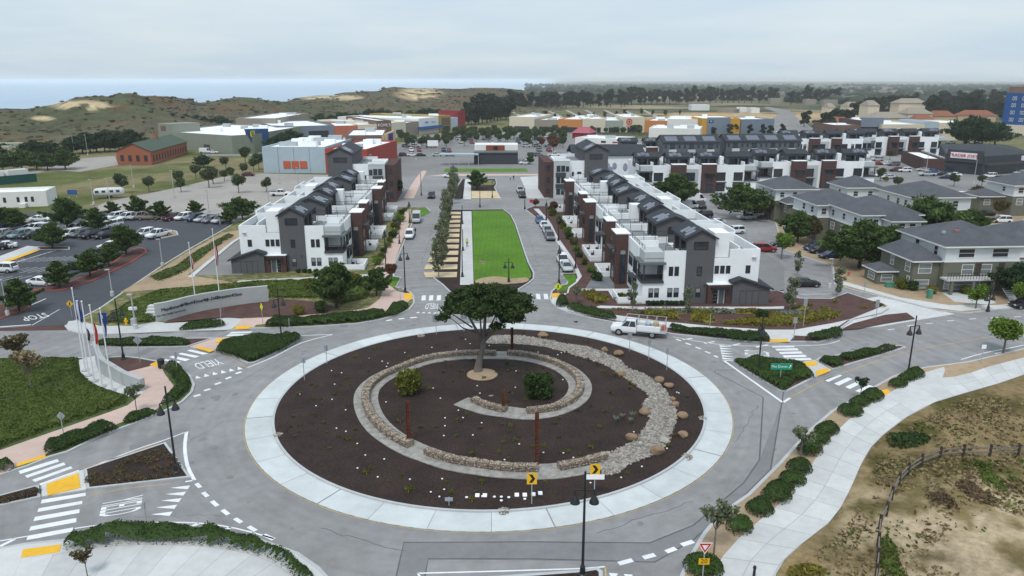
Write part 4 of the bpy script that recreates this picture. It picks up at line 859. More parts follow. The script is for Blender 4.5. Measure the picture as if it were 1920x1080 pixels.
def gable(par, T, a0, a1, b0, b1, ze, zr, ov=0.4, solar=1):
    """roof of two slopes, ridge along a; panels on the slope towards b0"""
    bm = (b0 + b1) / 2; th = 0.22; sl = (zr - ze) / (bm - b0); e0 = b0 - ov; ez = ze - sl * ov
    r = MB(T).extr([(e0, ez), (bm, zr), (b1 + ov, ez), (b1 + ov, ez + th), (bm, zr + th), (e0, ez + th)], 0, a0 - ov, a1 + ov).build('roof', 'roof_dark', par)
    if solar:
        L = a1 - a0
        for k in range(3 if solar == 1 else 4):
            s0 = a0 + 0.5 + k * min(1.25, (L - 1.0) / 3); lo = 0.30 if k % 2 else 0.12
            p0 = b0 + (bm - b0) * lo - 0.25; p1 = p0 + (bm - b0) * 0.66; zf = lambda b: ze + sl * (b - b0) + th + 0.06
            MB(T).add([(s0, p0, zf(p0)), (s0 + 1.1, p0, zf(p0)), (s0 + 1.1, p1, zf(p1)), (s0, p1, zf(p1)), (s0, p0, zf(p0) - 0.06), (s0 + 1.1, p0, zf(p0) - 0.06), (s0 + 1.1, p1, zf(p1) - 0.06), (s0, p1, zf(p1) - 0.06)],
                      [(0, 1, 2, 3), (0, 4, 5, 1), (1, 5, 6, 2), (2, 6, 7, 3), (3, 7, 4, 0)]).build('solar_panel', 'solar', par)
    return r
def townhouse(T, kind, W, label, group, end=False, far=False, grey='siding_grey', flip=False, rear=True, pats=0, mat0='stucco_white', seed=0):
    """one house of a terrace; a runs along the terrace, b from the street front to the back"""
    rn = random.Random(seed)
    if flip: T0 = T; T = lambda a, b, z: T0(W - a, b, z)
    loc = T(W / 2, 8, 0); r = thing('townhouse', label, 'townhouse', (loc[0], loc[1], 0), 0, group)
    D = 17.2; fz = 6.9; pz = 8.05
    B = lambda: MB(T)
    tb0, tb1 = {'A': (6.2, 10.4), 'B': (4.6, 10.2), 'C': (5.8, 9.8)}[kind]; ta0, ta1 = {'A': (0.0, 7.2), 'B': (0.6, 7.2), 'C': (1.6, 8.4)}[kind]; ta1 = min(ta1, W - 1.2)
    # storeys 1 and 2
    if kind == 'A':
        B().box(0, W, 3.0, D, 0, fz).box(0, W, 0.0, 3.0, 0, 3.25).box(3.7, W, 0.0, 3.0, 3.25, fz).build('wall', mat0, r)
        B().box(-0.25, 3.75, -0.3, 3.05, 3.26, 3.58).build('balcony', 'trim_dark', r)
        B().box(-0.55, 3.8, -0.6, 3.2, 6.1, 6.42).build('canopy', 'canopy_metal', r)
        B().box(0.25, 3.7, 0.15, 2.99, 6.42, fz + 0.95).build('upper_wall', 'stucco_light', r)
        for q in (0.0, 3.46): B().box(q, q + 0.22, 0.0, 0.22, 3.58, 6.1).build('balcony_post', 'trim_dark', r)
        rails(r, T, [(3.6, -0.2), (-0.15, -0.2), (-0.15, 2.9)], 3.58, 4.6, sp=0.5)
        win(r, T, 'b-', 3.0, 0.5, 2.0, 3.6, 5.9, bars=0); win(r, T, 'b-', 3.0, 2.05, 3.5, 3.6, 5.9, bars=0)
    else:
        B().box(0, W, 0.0, D, 0, fz).build('wall', 'stucco_light' if kind == 'B' else mat0, r)
        x0, x1 = (0.35, 4.5) if kind == 'B' else (0.8, 4.9)
        bd = -2.0 if kind == 'B' else -1.5
        B().box(x0, x1, bd, -0.002, 0, 8.35).build('brick_bay', 'brick_brown', r)
        B().box(x0 - 0.06, x1 + 0.06, bd - 0.06, 0.3, 8.35, 8.5).build('coping', 'stucco_white', r)
        xm = (x0 + x1) / 2
        for zz in ((0.4, 2.7), (3.4, 5.7)): win(r, T, 'b-', bd, xm - 1.1, xm + 1.1, *zz, bars=0, trim='metal_black')
        B().box(x0 + 0.4, x1 - 0.4, bd - 0.9, bd, 5.85, 6.0).build('canopy', 'trim_dark', r)
        if not far: win(r, T, 'a-', x0, bd + 0.7, -0.35, 0.3, 5.8, bars=1, trim='metal_black', blind=0.12)
    # front windows of the plain part
    f0 = 3.9 if kind == 'A' else x1 + 0.2
    for k, (z0, z1) in enumerate(((0.3, 2.75), (3.4, 5.9))):
        win(r, T, 'b-', 0.0, f0 + 0.25, min(W - 0.3, f0 + 3.0), z0, z1, bars=k, trim='metal_black', glass='glass_dark')
        if W - f0 > 5.2: win(r, T, 'b-', 0.0, f0 + 3.5, W - 0.5, z0 + 0.5, z1, bars=1, blind=0.3)
    B().box(f0 + 0.1, min(W - 0.2, f0 + 3.2), -0.9, -0.002, 2.95, 3.12).build('canopy', 'trim_dark', r)
    # roof decks and parapets
    B().box(0.2, W - 0.2, 0.2, tb0, fz, fz + 0.05).build('deck', 'deck_grey', r)
    if kind == 'A': bs = [(3.7, W, 0, 0.22, fz, pz), (3.7, 3.92, 0.22, 3.0, fz, pz + 0.8), (0, 0.22, 3.0, tb0, fz, pz)]
    else: bs = [(0, W, 0, 0.22, fz, pz), (0, 0.22, 0.22, tb0, fz, pz)]
    for q in bs + [(W - 0.22, W, 0.22, tb0 - 0.02, fz, pz - 0.1)]: B().box(*q).build('parapet', 'stucco_white', r)
    rails(r, T, [(0.4, 3.2), (0.4, tb0 - 0.2)], pz, pz + 0.75, sp=1.3); rails(r, T, [(W - 0.5, 0.4), (W - 0.5, tb0 - 0.3)], fz + 0.05, pz + 0.9, sp=1.7)
    if not far: rails(r, T, [(1.2, 0.35), (W - 0.8, 0.35)], pz, pz + 0.5, sp=1.5)
    # roof room with gable
    ze, zr = 9.9, 11.0; bm = (tb0 + tb1) / 2
    gw = [(tb0, 0.0 if (end and kind == 'A') else fz), (tb1, 0.0 if (end and kind == 'A') else fz), (tb1, ze), (bm, zr), (tb0, ze)]
    B().extr(gw, 0, ta0 - (0.12 if end else 0.03), ta0 + 0.2).build('gable_wall', grey, r)
    B().extr([(tb0, fz), (tb1, fz), (tb1, ze), (bm, zr), (tb0, ze)], 0, ta1 - 0.2, ta1).build('gable_wall', grey, r)
    B().box(ta0 + 0.2, ta1 - 0.2, tb1 - 0.2, tb1, fz, ze).build('rear_wall', grey, r)
    am = (ta0 + ta1) / 2
    B().box(ta0 + 0.2, ta1 - 0.2, tb0, tb0 + 0.2, 9.25, ze).box(am - 0.2, am + 0.2, tb0, tb0 + 0.2, fz, 9.25).box(ta0 + 0.2, ta0 + 0.6, tb0, tb0 + 0.2, fz, 9.25).box(ta1 - 0.6, ta1 - 0.2, tb0, tb0 + 0.2, fz, 9.25).build('front_wall', grey, r)
    for k in (0, 1):
        g0 = ta0 + 0.62 if k == 0 else am + 0.22; g1 = am - 0.22 if k == 0 else ta1 - 0.62
        B().box(g0, g1, tb0 + 1.1, tb0 + 1.2, fz + 0.05, 9.25).build('glass_door', 'glass_dark', r)
    B().box(ta0 + 0.2, ta1 - 0.2, tb0, tb1 - 0.2, 9.5, 9.55).build('ceiling', 'interior', r)
    win(r, T, 'a-', ta0 - (0.12 if end else 0.03), bm - 1.05, bm + 1.05, 8.2, 9.4, bars=0, trim='metal_black')
    gable(r, T, ta0, ta1, tb0, tb1, ze, zr, solar=0 if (far and rn.random() < 0.3) else 1)
    # white stair box beside the roof room
    if kind == 'C': B().box(ta1 + 0.05, W - 0.05, tb0 - 1.5, tb1 - 1.0, fz, 10.0).build('stair_box', 'stucco_white', r)
    if kind == 'A': B().box(0.35, 4.2, tb1 + 0.002, tb1 + 2.2, fz, 10.55).build('stair_box', 'stucco_white', r)
    if rear:
        q0 = tb1 + (2.3 if kind == 'A' else 0.1)
        B().box(0.2, W - 0.2, tb1, D - 0.2, fz, fz + 0.05).build('deck', 'deck_grey', r)
        bs = [(0, 0.24, q0, D, fz, 8.2), (0.24, W, D - 0.24, D, fz, 8.2 + (0.7 if kind == 'B' else 0)), (W - 0.24, W, tb1 + 0.2, D - 0.24, fz, 8.6)]
        if kind == 'B': bs.append((W * 0.45, W * 0.45 + 0.2, tb1 + 2.5, D - 0.24, fz, 9.0))
        if kind == 'A': bs.append((0.24, W * 0.6, D - 3.2, D - 3.0, fz, 8.55))
        for q in bs: B().box(*q).build('parapet', 'stucco_white', r)
        if not far:
            B().box(3, 4, 12.6, 13.4, fz + 0.05, fz + 0.95).build('roof_unit', 'metal_galv', r)
    # terrace in front
    if not far:
        t0, t1 = (0.0, 4.6) if kind == 'A' else (x1 + 0.2, W)
        tb = -3.6
        B().box(t0, t1, tb, -0.01 if kind == 'A' else -0.01, 0.1, 0.34).build('terrace_floor', 'concrete', r)
        B().box(t0, t0 + 0.16, tb, -0.02, 0.342, 1.15).box(t0 + 0.16, t1, tb, tb + 0.16, 0.342, 1.15).box(t1 - 0.16, t1, tb + 0.16, -0.02, 0.342, 1.15).build('terrace_wall', 'stucco_white', r)
        f_ = B()
        for _ in range(2):
            cx = rn.uniform(t0 + 0.8, t1 - 0.9); cy = rn.uniform(tb + 0.7, -0.9); f_.box(cx, cx + 0.5, cy, cy + 0.5, 0.345, 0.75).box(cx, cx + 0.5, cy + 0.42, cy + 0.5, 0.75, 1.2)
        f_.build('terrace_chairs', 'metal_black', r)['kind'] = 'stuff'
        MB(T).box(t0 + 0.35, t0 + 0.75, tb + 0.3, tb + 0.7, 0.345, 0.9).build('planter', 'trim_dark', r)
    if end:
        # end elevation seen from the roundabout
        for (b0, b1, z0, z1, bl) in ((0.9, 1.6, 1.05, 2.45, 0.45), (1.75, 2.45, 1.05, 2.45, 0.45), (3.7, 4.45, 1.05, 2.45, 0.45), (4.65, 5.4, 1.05, 2.45, 0.45), (3.75, 4.4, 4.3, 5.7, 0), (4.6, 5.25, 4.3, 5.7, 0)):
            win(r, T, 'a-', 0.0, b0, b1, z0, z1, blind=bl, bars=1 if bl else 0, trim='metal_black')
        for (b0, b1, z0, z1, bl) in ((7.9, 8.65, 1.05, 2.45, 0.45), (7.9, 8.65, 4.3, 5.7, 0)): win(r, T, 'a-', -0.12, b0, b1, z0, z1, blind=bl, bars=1, trim='metal_black')
        for (b0, b1) in ((10.55, 11.2), (11.4, 12.05), (12.25, 12.9), (15.2, 15.9)): win(r, T, 'a-', 0.0, b0, b1, 4.55, 5.75, bars=0, trim='metal_black')
        B().box(-1.0, 0.0 - 0.002, 9.5, 10.3, 0, 3.1).box(-1.0, -0.002, 12.2, 13.0, 0, 3.1).box(-1.0, -0.002, 10.3, 12.2, 2.55, 3.1).build('entry_portal', 'brick_brown', r)
        B().box(-1.1, -0.002, 9.42, 13.08, 3.1, 3.2).build('coping', 'stucco_white', r)
        B().box(-1.7, -1.002, 9.95, 12.6, 2.55, 2.72).build('canopy', 'metal_black', r)
        B().box(-0.5, -0.3, 10.3, 10.45, 0.1, 2.5).box(-0.5, -0.3, 12.05, 12.2, 0.1, 2.5).box(-0.5, -0.3, 11.15, 11.3, 0.1, 2.5).box(-0.5, -0.3, 10.45, 12.05, 2.4, 2.5).build('door_frame', 'door_white', r)
        d_ = B().box(-0.46, -0.36, 10.45, 11.15, 0.1, 2.4).build('door', 'metal_black', r)
        B().box(-0.5, -0.47, 10.5, 11.1, 0.6, 0.66).box(-0.5, -0.47, 10.5, 11.1, 1.1, 1.16).box(-0.5, -0.47, 10.5, 11.1, 1.6, 1.66).build('door_lights', 'blind', d_)
        B().box(-0.46, -0.36, 11.3, 12.05, 0.1, 2.4).build('side_light', 'glass_bright', r)
        B().extr([(13.05, 0), (18.6, 0), (18.6, 2.45), (14.3, 3.85), (13.05, 3.45)], 0, -1.3, -0.002).box(-0.002, 6.0, D + 0.002, 18.6, 0, 2.45).build('utility_room', grey, r)
        B().extr([(12.75, 3.4), (14.3, 3.92), (19.1, 2.34), (19.1, 2.56), (14.3, 4.16), (12.75, 3.62)], 0, -1.65, 0.0).extr([(D + 0.01, 2.95), (19.1, 2.34), (19.1, 2.56), (D + 0.01, 3.2)], 0, 0.0, 6.3).build('utility_roof', 'roof_dark', r)
        j = B()
        for bb in (14.2, 15.1, 16.0, 17.0): j.box(-1.325, -1.3, bb, bb + 0.04, 0.1, 2.2)
        j.box(-1.325, -1.3, 14.2, 17.9, 2.2, 2.24).build('cupboard_doors', 'metal_black', r)
        for bb in (6.9, 9.1): B().box(-0.3, -0.122, bb, bb + 0.14, 2.7, 2.95).build('wall_lamp', 'trim_dark', r)
        B().box(-0.35, -0.002, 16.0, 16.6, 6.9, 7.0).build('wall_lamp', 'metal_galv', r)
    return r
def rowT(u0, v0, du, dv, flipb=False):
    """terrace frame: a along the avenue (du) or across it"""
    return lambda a, b, z: UV(u0 + a * du[0] + b * dv[0], v0 + a * du[1] + b * dv[1], z)
NAMES = {'A': 'with corner balcony', 'B': 'with brick bay and grey wall', 'C': 'with brick bay and white stair box'}
def terrace(u0, v0, du, dv, kinds, W, where, group, end=True, far=False, grey='siding_grey', seed=0, **k):
    for i, kd in enumerate(kinds):
        fl = kd.islower(); K = kd.upper()
        T = rowT(u0 + i * W * du[0], v0 + i * W * du[1], du, dv)
        townhouse(T, K, W, 'townhouse %s, %s %s' % (NAMES[K], ORD[i], where), group, end=end and i == 0, far=far, grey=grey, flip=fl, seed=seed + i, **k)
terrace(127.2, -22.3, (1, 0), (0, -1), 'ABCABC', 10.5, 'from the roundabout, left terrace', 'townhouses left of the avenue')
terrace(104.6, 25.0, (1, 0), (0, 1), 'ABCABCAB', 10.7, 'from the roundabout, right terrace', 'townhouses right of the avenue', seed=20)
p = toUV(G(1198, 362)); terrace(p[0], p[1], (0, 1), (1, 0), 'ABCa', 8.7, 'from left, terrace behind the delivery van', 'townhouses facing the flats car park', far=True, end=False, grey='siding_slate', seed=40)
p = toUV(G(1423, 353)); terrace(p[0], p[1], (0, 1), (1, 0), 'ABCa', 9.0, 'from left, terrace beside the supermarket lot', 'townhouses beside the supermarket car park', far=True, end=False, grey='siding_slate', seed=50)
p = toUV(G(1167, 319)); terrace(p[0], p[1], (0, 1), (1, 0), 'AC', 7.6, 'from left, terrace behind the mural', 'townhouses behind the mural wall', far=True, end=False, grey='siding_slate', seed=60)
p = toUV(G(1472, 297)); terrace(p[0], p[1], (0, 1), (1, 0), 'ABCa', 9.2, 'from left, back terrace below hotel', 'townhouses in the back terrace', far=True, end=False, grey='siding_slate', seed=70)
p = toUV(G(1622, 292)); terrace(p[0], p[1], (0, 1), (1, 0), 'ABCa', 9.0, 'from left, supermarket row', 'townhouses in the back terrace by the supermarket', far=True, end=False, grey='siding_slate', seed=80)
def slab_house(px, py, n, w, where, group, seed):
    """three-storey rear-facing terrace house: white ground floor, grey upper storeys with pale balcony bays"""
    u, v = toUV(G(px, py))
    for i in range(n):
        T = rowT(u, v + i * w, (0, 1), (1, 0)); loc = T(w / 2, 5, 0); r = thing('townhouse', 'tall slate-grey townhouse with pale balcony bay, %s %s' % (ORD[i], where), 'townhouse', (loc[0], loc[1], 0), 0, group)
        MB(T).box(0, w, 0, 10, 0, 3.4).build('ground_floor_wall', 'stucco_white', r); MB(T).box(0, w, -0.05, 10, 3.4, 10.4).build('wall', 'siding_slate', r)
        MB(T).extr([(0 - 0.5, 10.3), (5, 12.6), (10.5, 10.3), (10.5, 10.5), (5, 12.8), (-0.5, 10.5)], 0, -0.01 if i else -0.4, w + (0.4 if i == n - 1 else -0.01)).build('roof', 'roof_dark', r)
        for s_ in (0, w - 0.15): MB(T).extr([(0, 10.4), (10, 10.4), (5, 12.5)], 0, s_, s_ + 0.15).build('gable_wall', 'siding_slate', r)
        MB(T).box(w * 0.3, w * 0.68, -1.0, -0.052, 2.6, 7.9).build('balcony_bay', 'stucco_tan' if i != 1 else 'stucco_light', r)
        rails(r, T, [(w * 0.3, -0.95), (w * 0.68, -0.95)], 7.9, 8.7, sp=0.6)
        win(r, T, 'b-', -0.05, w * 0.36, w * 0.62, 7.9, 9.9, bars=0); win(r, T, 'b-', -1.0, w * 0.4, w * 0.58, 5.0, 6.6, bars=1); MB(T).box(w * 0.36, w * 0.62, -1.5, -1.002, 6.8, 6.95).build('canopy', 'trim_dark', r)
        for k in (0.08, 0.8): win(r, T, 'b-', -0.05, w * k, w * k + 0.9, 5.0, 6.5); win(r, T, 'b-', -0.05, w * k, w * k + 0.8, 8.3, 9.6)
        for k in (0.2, 0.6): win(r, T, 'b-', 0.0, w * k, w * k + 1.0, 0.9, 2.3)
        MB(T).add([(1, 0.5, 10.95), (w - 1.5, 0.5, 10.95), (w - 1.5, 3.5, 12.35), (1, 3.5, 12.35), (1, 0.5, 10.8), (w - 1.5, 0.5, 10.8), (w - 1.5, 3.5, 12.2), (1, 3.5, 12.2)], [(0, 1, 2, 3), (0, 4, 5, 1), (1, 5, 6, 2), (2, 6, 7, 3), (3, 7, 4, 0)]).build('solar_panel', 'solar', r)
slab_house(1241, 322, 3, 6.9, 'from left, row behind the mural wall', 'tall townhouses behind the mural wall', 1)
slab_house(1358, 319, 4, 7.0, 'from left, row in the middle distance', 'tall townhouses in the middle distance', 2)
def corner_house(T, label, mural=False):
    """larger house at the far end of the avenue"""
    loc = T(5, 8, 0); r = thing('corner_house', label, 'townhouse', (loc[0], loc[1], 0), 0, 'corner houses at the far end of the avenue'); B = lambda: MB(T)
    B().box(1.5, 22, 4.2, 8.5, 0, 9.4).build('wall', 'stucco_white', r)
    B().box(0, 9, -0.2, 4.19, 0, 10.3).build('bay_wall', 'stucco_light', r); B().box(1.0, 20, -2.8, -0.21, 0, 10.0).build('brick_wall', 'brick_brown', r)
    B().box(-0.1, 9.1, -0.3, 0.0, 10.3, 10.9).box(-0.1, 0.15, 0.0, 4.2, 10.3, 10.9).box(8.9, 9.1, 0.0, 4.2, 10.3, 10.9).build('parapet', 'stucco_white', r)
    B().box(1.5, 1.7, 4.2, 8.5, 9.4, 10.3).box(21.8, 22, 4.2, 8.5, 9.4, 10.3).build('parapet', 'stucco_white', r); B().box(1.7, 21.8, 4.2, 8.5, 9.4, 9.45).build('deck', 'deck_grey', r)
    rails(r, T, [(1.8, 4.4), (1.8, 8.4)], 10.3, 11.3)
    B().extr([(8.5, 0), (15, 0), (15, 13), (11.75, 14.6), (8.5, 13)], 0, 0.8, 20).build('gable_wall', 'siding_grey', r)
    gable(r, T, 0.8, 20, 8.45, 15.05, 13.0, 14.65, solar=2)
    win(r, T, 'a-', 0.8, 9.8, 13.4, 10.7, 12.1, bars=0, trim='metal_black')
    for z in (1.0, 4.2, 7.4):
        for b_ in (0.5, 1.8): win(r, T, 'a-', 0.0, b_, b_ + 1.1, z, z + 1.7, trim='metal_black')
        win(r, T, 'a-', 0.0, 3.1, 4.0, z, z + 1.5); win(r, T, 'a-', 1.0, -2.2, -1.1, z, z + 1.7)
    B().box(-0.25, -0.002, 0.3, 3.1, 2.9, 4.0).box(-0.25, -0.002, 0.3, 3.1, 6.0, 7.2).build('bay_panel', 'trim_dark', r)
    win(r, T, 'a-', 1.5, 5.0, 5.6, 6.0, 7.2); win(r, T, 'a-', 1.5, 6.5, 7.7, 6.6, 7.2, bars=0)
    return r
p = toUV(G(741, 380)); corner_house(rowT(p[0], p[1] - 2.6, (1, 0), (0, -1)), 'grey gabled corner house with pale bay, far left end of avenue')
p = toUV(G(1022, 372)); corner_house(rowT(p[0], p[1] + 2.6, (1, 0), (0, 1)), 'grey gabled corner house with brick front, far right end of avenue')
# long dark-roofed hall with mural
u, v = toUV(G(1122, 352)); T = rowT(u + 14, v, (0, 1), (1, 0)); loc = T(10, 4, 0)
r = thing('mural_hall', 'low hall with long dark roof and white mural wall', 'hall', (loc[0], loc[1], 0))
MB(T).box(-6, 17, 0, 14, 0, 8.6).build('wall', 'stucco_white', r)
MB(T).extr([(-0.6, 8.4), (7, 11.2), (14.6, 8.4), (14.6, 8.7), (7, 11.5), (-0.6, 8.7)], 0, -6.5, 17.6).build('roof', 'roof_dark', r)
MB(T).extr([(0, 8.6), (14, 8.6), (7, 11.1)], 0, 16.8, 17).build('gable_wall', 'stucco_white', r)
M('mural_ink', (0.27, 0.28, 0.38), 0.9, 0.5, 4)
for (a, z, w_, h) in ((3.6, 5.6, 1.3, 2.6), (5.3, 4.8, 1.2, 2.6), (6.2, 3.6, 1.5, 2.6), (7.5, 5.0, 1.3, 2.3), (11.0, 4.6, 1.3, 2.7)):
    pts = [(a + w_ * 0.6 * math.cos(t * 0.5236), -0.02, z + h * 0.5 * math.sin(t * 0.5236)) for t in range(12)]
    MB(T).add(pts, [tuple(range(12))]).build('mural_figure', 'mural_ink', r)
T = rowT(u + 2, v + 16.5, (0, 1), (1, 0)); loc = T(1, 2, 0); r = thing('brick_gatehouse', 'small brick gatehouse with dark gable roof beside mural wall', 'gatehouse', (loc[0], loc[1], 0))
MB(T).box(0, 3.4, 0, 5, 0, 3).build('wall', 'brick_brown', r); MB(T).extr([(-0.3, 2.9), (1.7, 4.4), (3.7, 2.9), (3.7, 3.1), (1.7, 4.6), (-0.3, 3.1)], 1, -0.3, 5.3).build('roof', 'roof_dark', r)
# ---------------------------------------------------------------- flats with hipped roofs
M('sage', (0.135, 0.14, 0.105), 0.9, 0.1, 1.5)
M('board_white', (0.62, 0.645, 0.65), 0.85, 0.06, 1.5)
M('shingle', (0.082, 0.086, 0.097), 0.9, 0.28, 3.5, bump=0.3)
M('trim_white', (0.72, 0.72, 0.70), 0.7, 0.05, 2)
M('door_brown', (0.06, 0.045, 0.04), 0.7, 0.1, 2)
Mglass('glass_pale', (0.20, 0.22, 0.22), 0.15)
def hip(par, T, a0, a1, b0, b1, ze, zr, ov=0.6, mat='shingle'):
    a0 -= ov; a1 += ov; b0 -= ov; b1 += ov; d = min(a1 - a0, b1 - b0) / 2
    if a1 - a0 >= b1 - b0: r0, r1 = (a0 + d, (b0 + b1) / 2), (a1 - d, (b0 + b1) / 2)
    else: r0, r1 = ((a0 + a1) / 2, b0 + d), ((a0 + a1) / 2, b1 - d)
    v = [(a0, b0, ze), (a1, b0, ze), (a1, b1, ze), (a0, b1, ze), (*r0, zr), (*r1, zr)]
    v += [(x, y, ze - 0.22) for x, y, _ in v[:4]]
    if a1 - a0 >= b1 - b0: f = [(0, 1, 5, 4), (1, 2, 5), (2, 3, 4, 5), (3, 0, 4)]
    else: f = [(0, 1, 4), (1, 2, 5, 4), (2, 3, 5), (3, 0, 4, 5)]
    o = MB(T).add(v, f).build('roof', mat, par)
    MB(T).add([v[0], v[1], v[2], v[3]] + v[6:], [(0, 4, 5, 1), (1, 5, 6, 2), (2, 6, 7, 3), (3, 7, 4, 0), (4, 7, 6, 5)]).build('eaves', 'trim_white', par)
    return o
def wing(par, T, a0, a1, b0, b1, eave, ridge, split=5.0, ov=0.6, fw=(), lw=(), up='board_white'):
    if split > 0: MB(T).box(a0, a1, b0, b1, 0, min(split, eave)).build('lower_wall', 'sage', par)
    if eave > split: MB(T).box(a0 + 0.03, a1 - 0.03, b0 + 0.03, b1 - 0.03, split, eave).build('upper_wall', up, par)
    if 0 < split < eave: MB(T).box(a0 - 0.06, a1 + 0.06, b0 - 0.06, b1 + 0.06, split - 0.12, split + 0.1).build('band', 'trim_white', par)
    hip(par, T, a0, a1, b0, b1, eave, ridge, ov)
    for (h, w_, z0, z1) in fw: win(par, T, 'b-', b0, h, h + w_, z0, z1, trim='trim_white', glass='glass_pale' if z1 < 5 else 'glass_dark')
    for (h, w_, z0, z1) in lw: win(par, T, 'a-', a0, h, h + w_, z0, z1, trim='trim_white', glass='glass_pale' if z1 < 5 else 'glass_dark')
def flats(px, py, label, n): 
    u, v = toUV(G(px, py)); T = rowT(u, v, (0, 1), (1, 0)); loc = T(4, 4, 0)
    return T, thing('apartment_house', label, 'apartment house', (loc[0], loc[1], 0), 0, 'sage and white flats right of the avenue')
T, r = flats(1762, 549, 'sage and white flats nearest the street, with outside stair', 1)
wing(r, T, 0, 12.0, 0, 12.5, 7.5, 10.3, 5.0, 0.7, fw=((2.0, 2.6, 5.6, 7.0), (7.4, 2.6, 5.6, 7.0), (2.9, 1.9, 2.9, 4.5), (5.8, 1.9, 2.9, 4.5), (0.4, 1.5, 0.6, 2.2), (1.2, 5.0, 0.5, 2.0)), lw=((2.0, 1.0, 5.5, 7.0), (7.0, 1.2, 5.5, 7.0)))
wing(r, T, -4.2, -0.05, 1.0, 10.5, 5.0, 6.9, 9.0, 0.5, fw=((-3.8, 2.4, 0.5, 1.9), (-3.4, 2.1, 2.9, 4.5)), lw=((1.8, 1.4, 2.9, 4.5), (6.5, 1.0, 2.9, 4.5), (1.6, 0.8, 0.5, 2.3)), up='sage')
wing(r, T, 12.05, 26, 2.5, 14, 7.0, 9.8, 5.0, 0.6, fw=((13.0, 2.6, 2.8, 4.5), (17, 2.6, 2.8, 4.5), (13.5, 1.6, 0.6, 2.0)))
wing(r, T, -7.5, -4.3, 5.0, 9.0, 2.4, 3.3, 2.4, 0.4, fw=((-6.9, 2.0, 0.6, 1.8),), lw=((5.8, 2.0, 0.6, 1.8),))
MB(T).box(-0.4, 11.5, -1.9, -0.01, 2.35, 2.6).build('walkway', 'concrete', r); rails(r, T, [(-0.3, -1.8), (7.4, -1.8)], 2.6, 3.6, sp=0.45); rails(r, T, [(9.0, -1.8), (11.4, -1.8)], 2.6, 3.6, sp=0.45)
for a in (0.6, 4.0, 7.2, 11.2): MB(T).box(a - 0.2, a + 0.2, -1.8, -1.4, 0, 2.35).build('pillar', 'sage', r)
for k in range(11): MB(T).box(7.6 + k * 0.0, 8.8, -2.2 - k * 0.3, -1.92 - k * 0.3, 2.2 - k * 0.21, 2.4 - k * 0.21).build('stair_tread', 'concrete', r)
rails(r, T, [(7.55, -1.9), (7.55, -2.2)], 2.6, 3.5)
for a in (5.05, 8.8): d_ = MB(T).box(a - 4.6 + 4.6, a + 0.95, -0.05, -0.002, 2.6, 4.7).build('door', 'door_brown', r)
M('vent_copper', (0.26, 0.12, 0.08), 0.7, 0.2, 2)
MB(T).box(3.0, 3.8, 3.0, 3.6, 8.5, 9.3).build('roof_vent', 'vent_copper', r); MB(T).box(1.5, 2.0, 3.8, 4.2, 8.6, 9.0).build('roof_vent', 'metal_galv', r)
T, r = flats(1609, 479, 'sage and white flats behind the dark cypresses, middle of the group', 2)
W_ = [(h, 1.1, 5.6, 6.9) for h in (2.0, 6.5, 11)] + [(h, 1.6, 2.9, 4.4) for h in (2.0, 6.2, 10.5)] + [(h, 1.4, 0.6, 2.0) for h in (2.4, 6.5)]
wing(r, T, 0, 11, 0, 13, 7.8, 10.4, 5.0, fw=W_[:2] + W_[3:5] + W_[6:], lw=W_)
wing(r, T, -2.5, 8, 13.05, 25, 7.6, 10.0, 5.0, fw=((-1.8, 1.1, 5.6, 6.9),), lw=[(h, 1.2, 5.6, 6.9) for h in (15, 19)] + [(h, 1.4, 2.9, 4.4) for h in (15, 20)])
wing(r, T, 4.0, 9.5, -3.2, -0.05, 7.2, 9.0, 5.0, fw=((5.2, 1.2, 5.5, 6.7), (5.2, 1.6, 2.8, 4.2), (7.2, 1.2, 5.5, 6.7)), lw=((-2.4, 1.2, 2.8, 4.2),))
T, r = flats(1456, 418, 'sage and white flats at the left end with bay', 3)
wing(r, T, 0, 9.5, 2, 13, 7.6, 10.0, 5.0, fw=[(h, 1.1, 5.7, 6.9) for h in (1.0, 4, 7)] + [(7, 1.6, 2.9, 4.3)], lw=[(h, 1.1, 5.7, 6.9) for h in (4, 9)])
wing(r, T, 1.5, 6.5, -2.0, 1.98, 4.9, 6.6, 9.0, fw=((3.4, 1.8, 2.7, 4.2), (2.2, 1.0, 0.6, 2.0)), lw=((-1.2, 1.2, 2.7, 4.2),), up='sage')
T, r = flats(1582, 413, 'sage and white flats with hipped roof, back left of the group', 4)
wing(r, T, 0, 8, 0, 9, 7.8, 10.0, 5.0, fw=[(h, 1.2, 5.7, 6.9) for h in (1.5, 5)], lw=((3, 1.1, 5.7, 6.9),))
T, r = flats(1703, 437, 'sage and white flats with hipped roof, back right behind the big cypress', 5)
wing(r, T, 0, 13, 0, 14, 7.8, 10.4, 5.0, fw=[(h, 1.2, 5.6, 7.0) for h in (0.8, 3.5, 9)] + [(h, 1.5, 2.9, 4.3) for h in (0.8, 9.5)], lw=[(h, 1.1, 5.7, 6.9) for h in (2, 5, 9)] + [(3, 1.4, 2.8, 4.2), (9, 1.4, 2.8, 4.2)])
wing(r, T, 5.0, 8.5, -2.8, -0.05, 5.0, 6.2, 5.0, fw=((6, 1.6, 2.8, 4.2),))
T, r = flats(1893, 406, 'sage and white flats at the right edge of the picture', 6)
wing(r, T, 0, 16, 0, 10, 7.6, 10.2, 5.0, fw=[(h, 1.4, 5.7, 7.0) for h in (1, 5)] + [(h, 1.6, 2.8, 4.4) for h in (1, 5)], lw=((3, 1.1, 5.7, 6.9), (3, 1.2, 2.8, 4.2)))
wing(r, T, -6, -0.05, 3, 9, 4.6, 6.2, 4.6, fw=((-5, 1.6, 2.4, 3.8),))
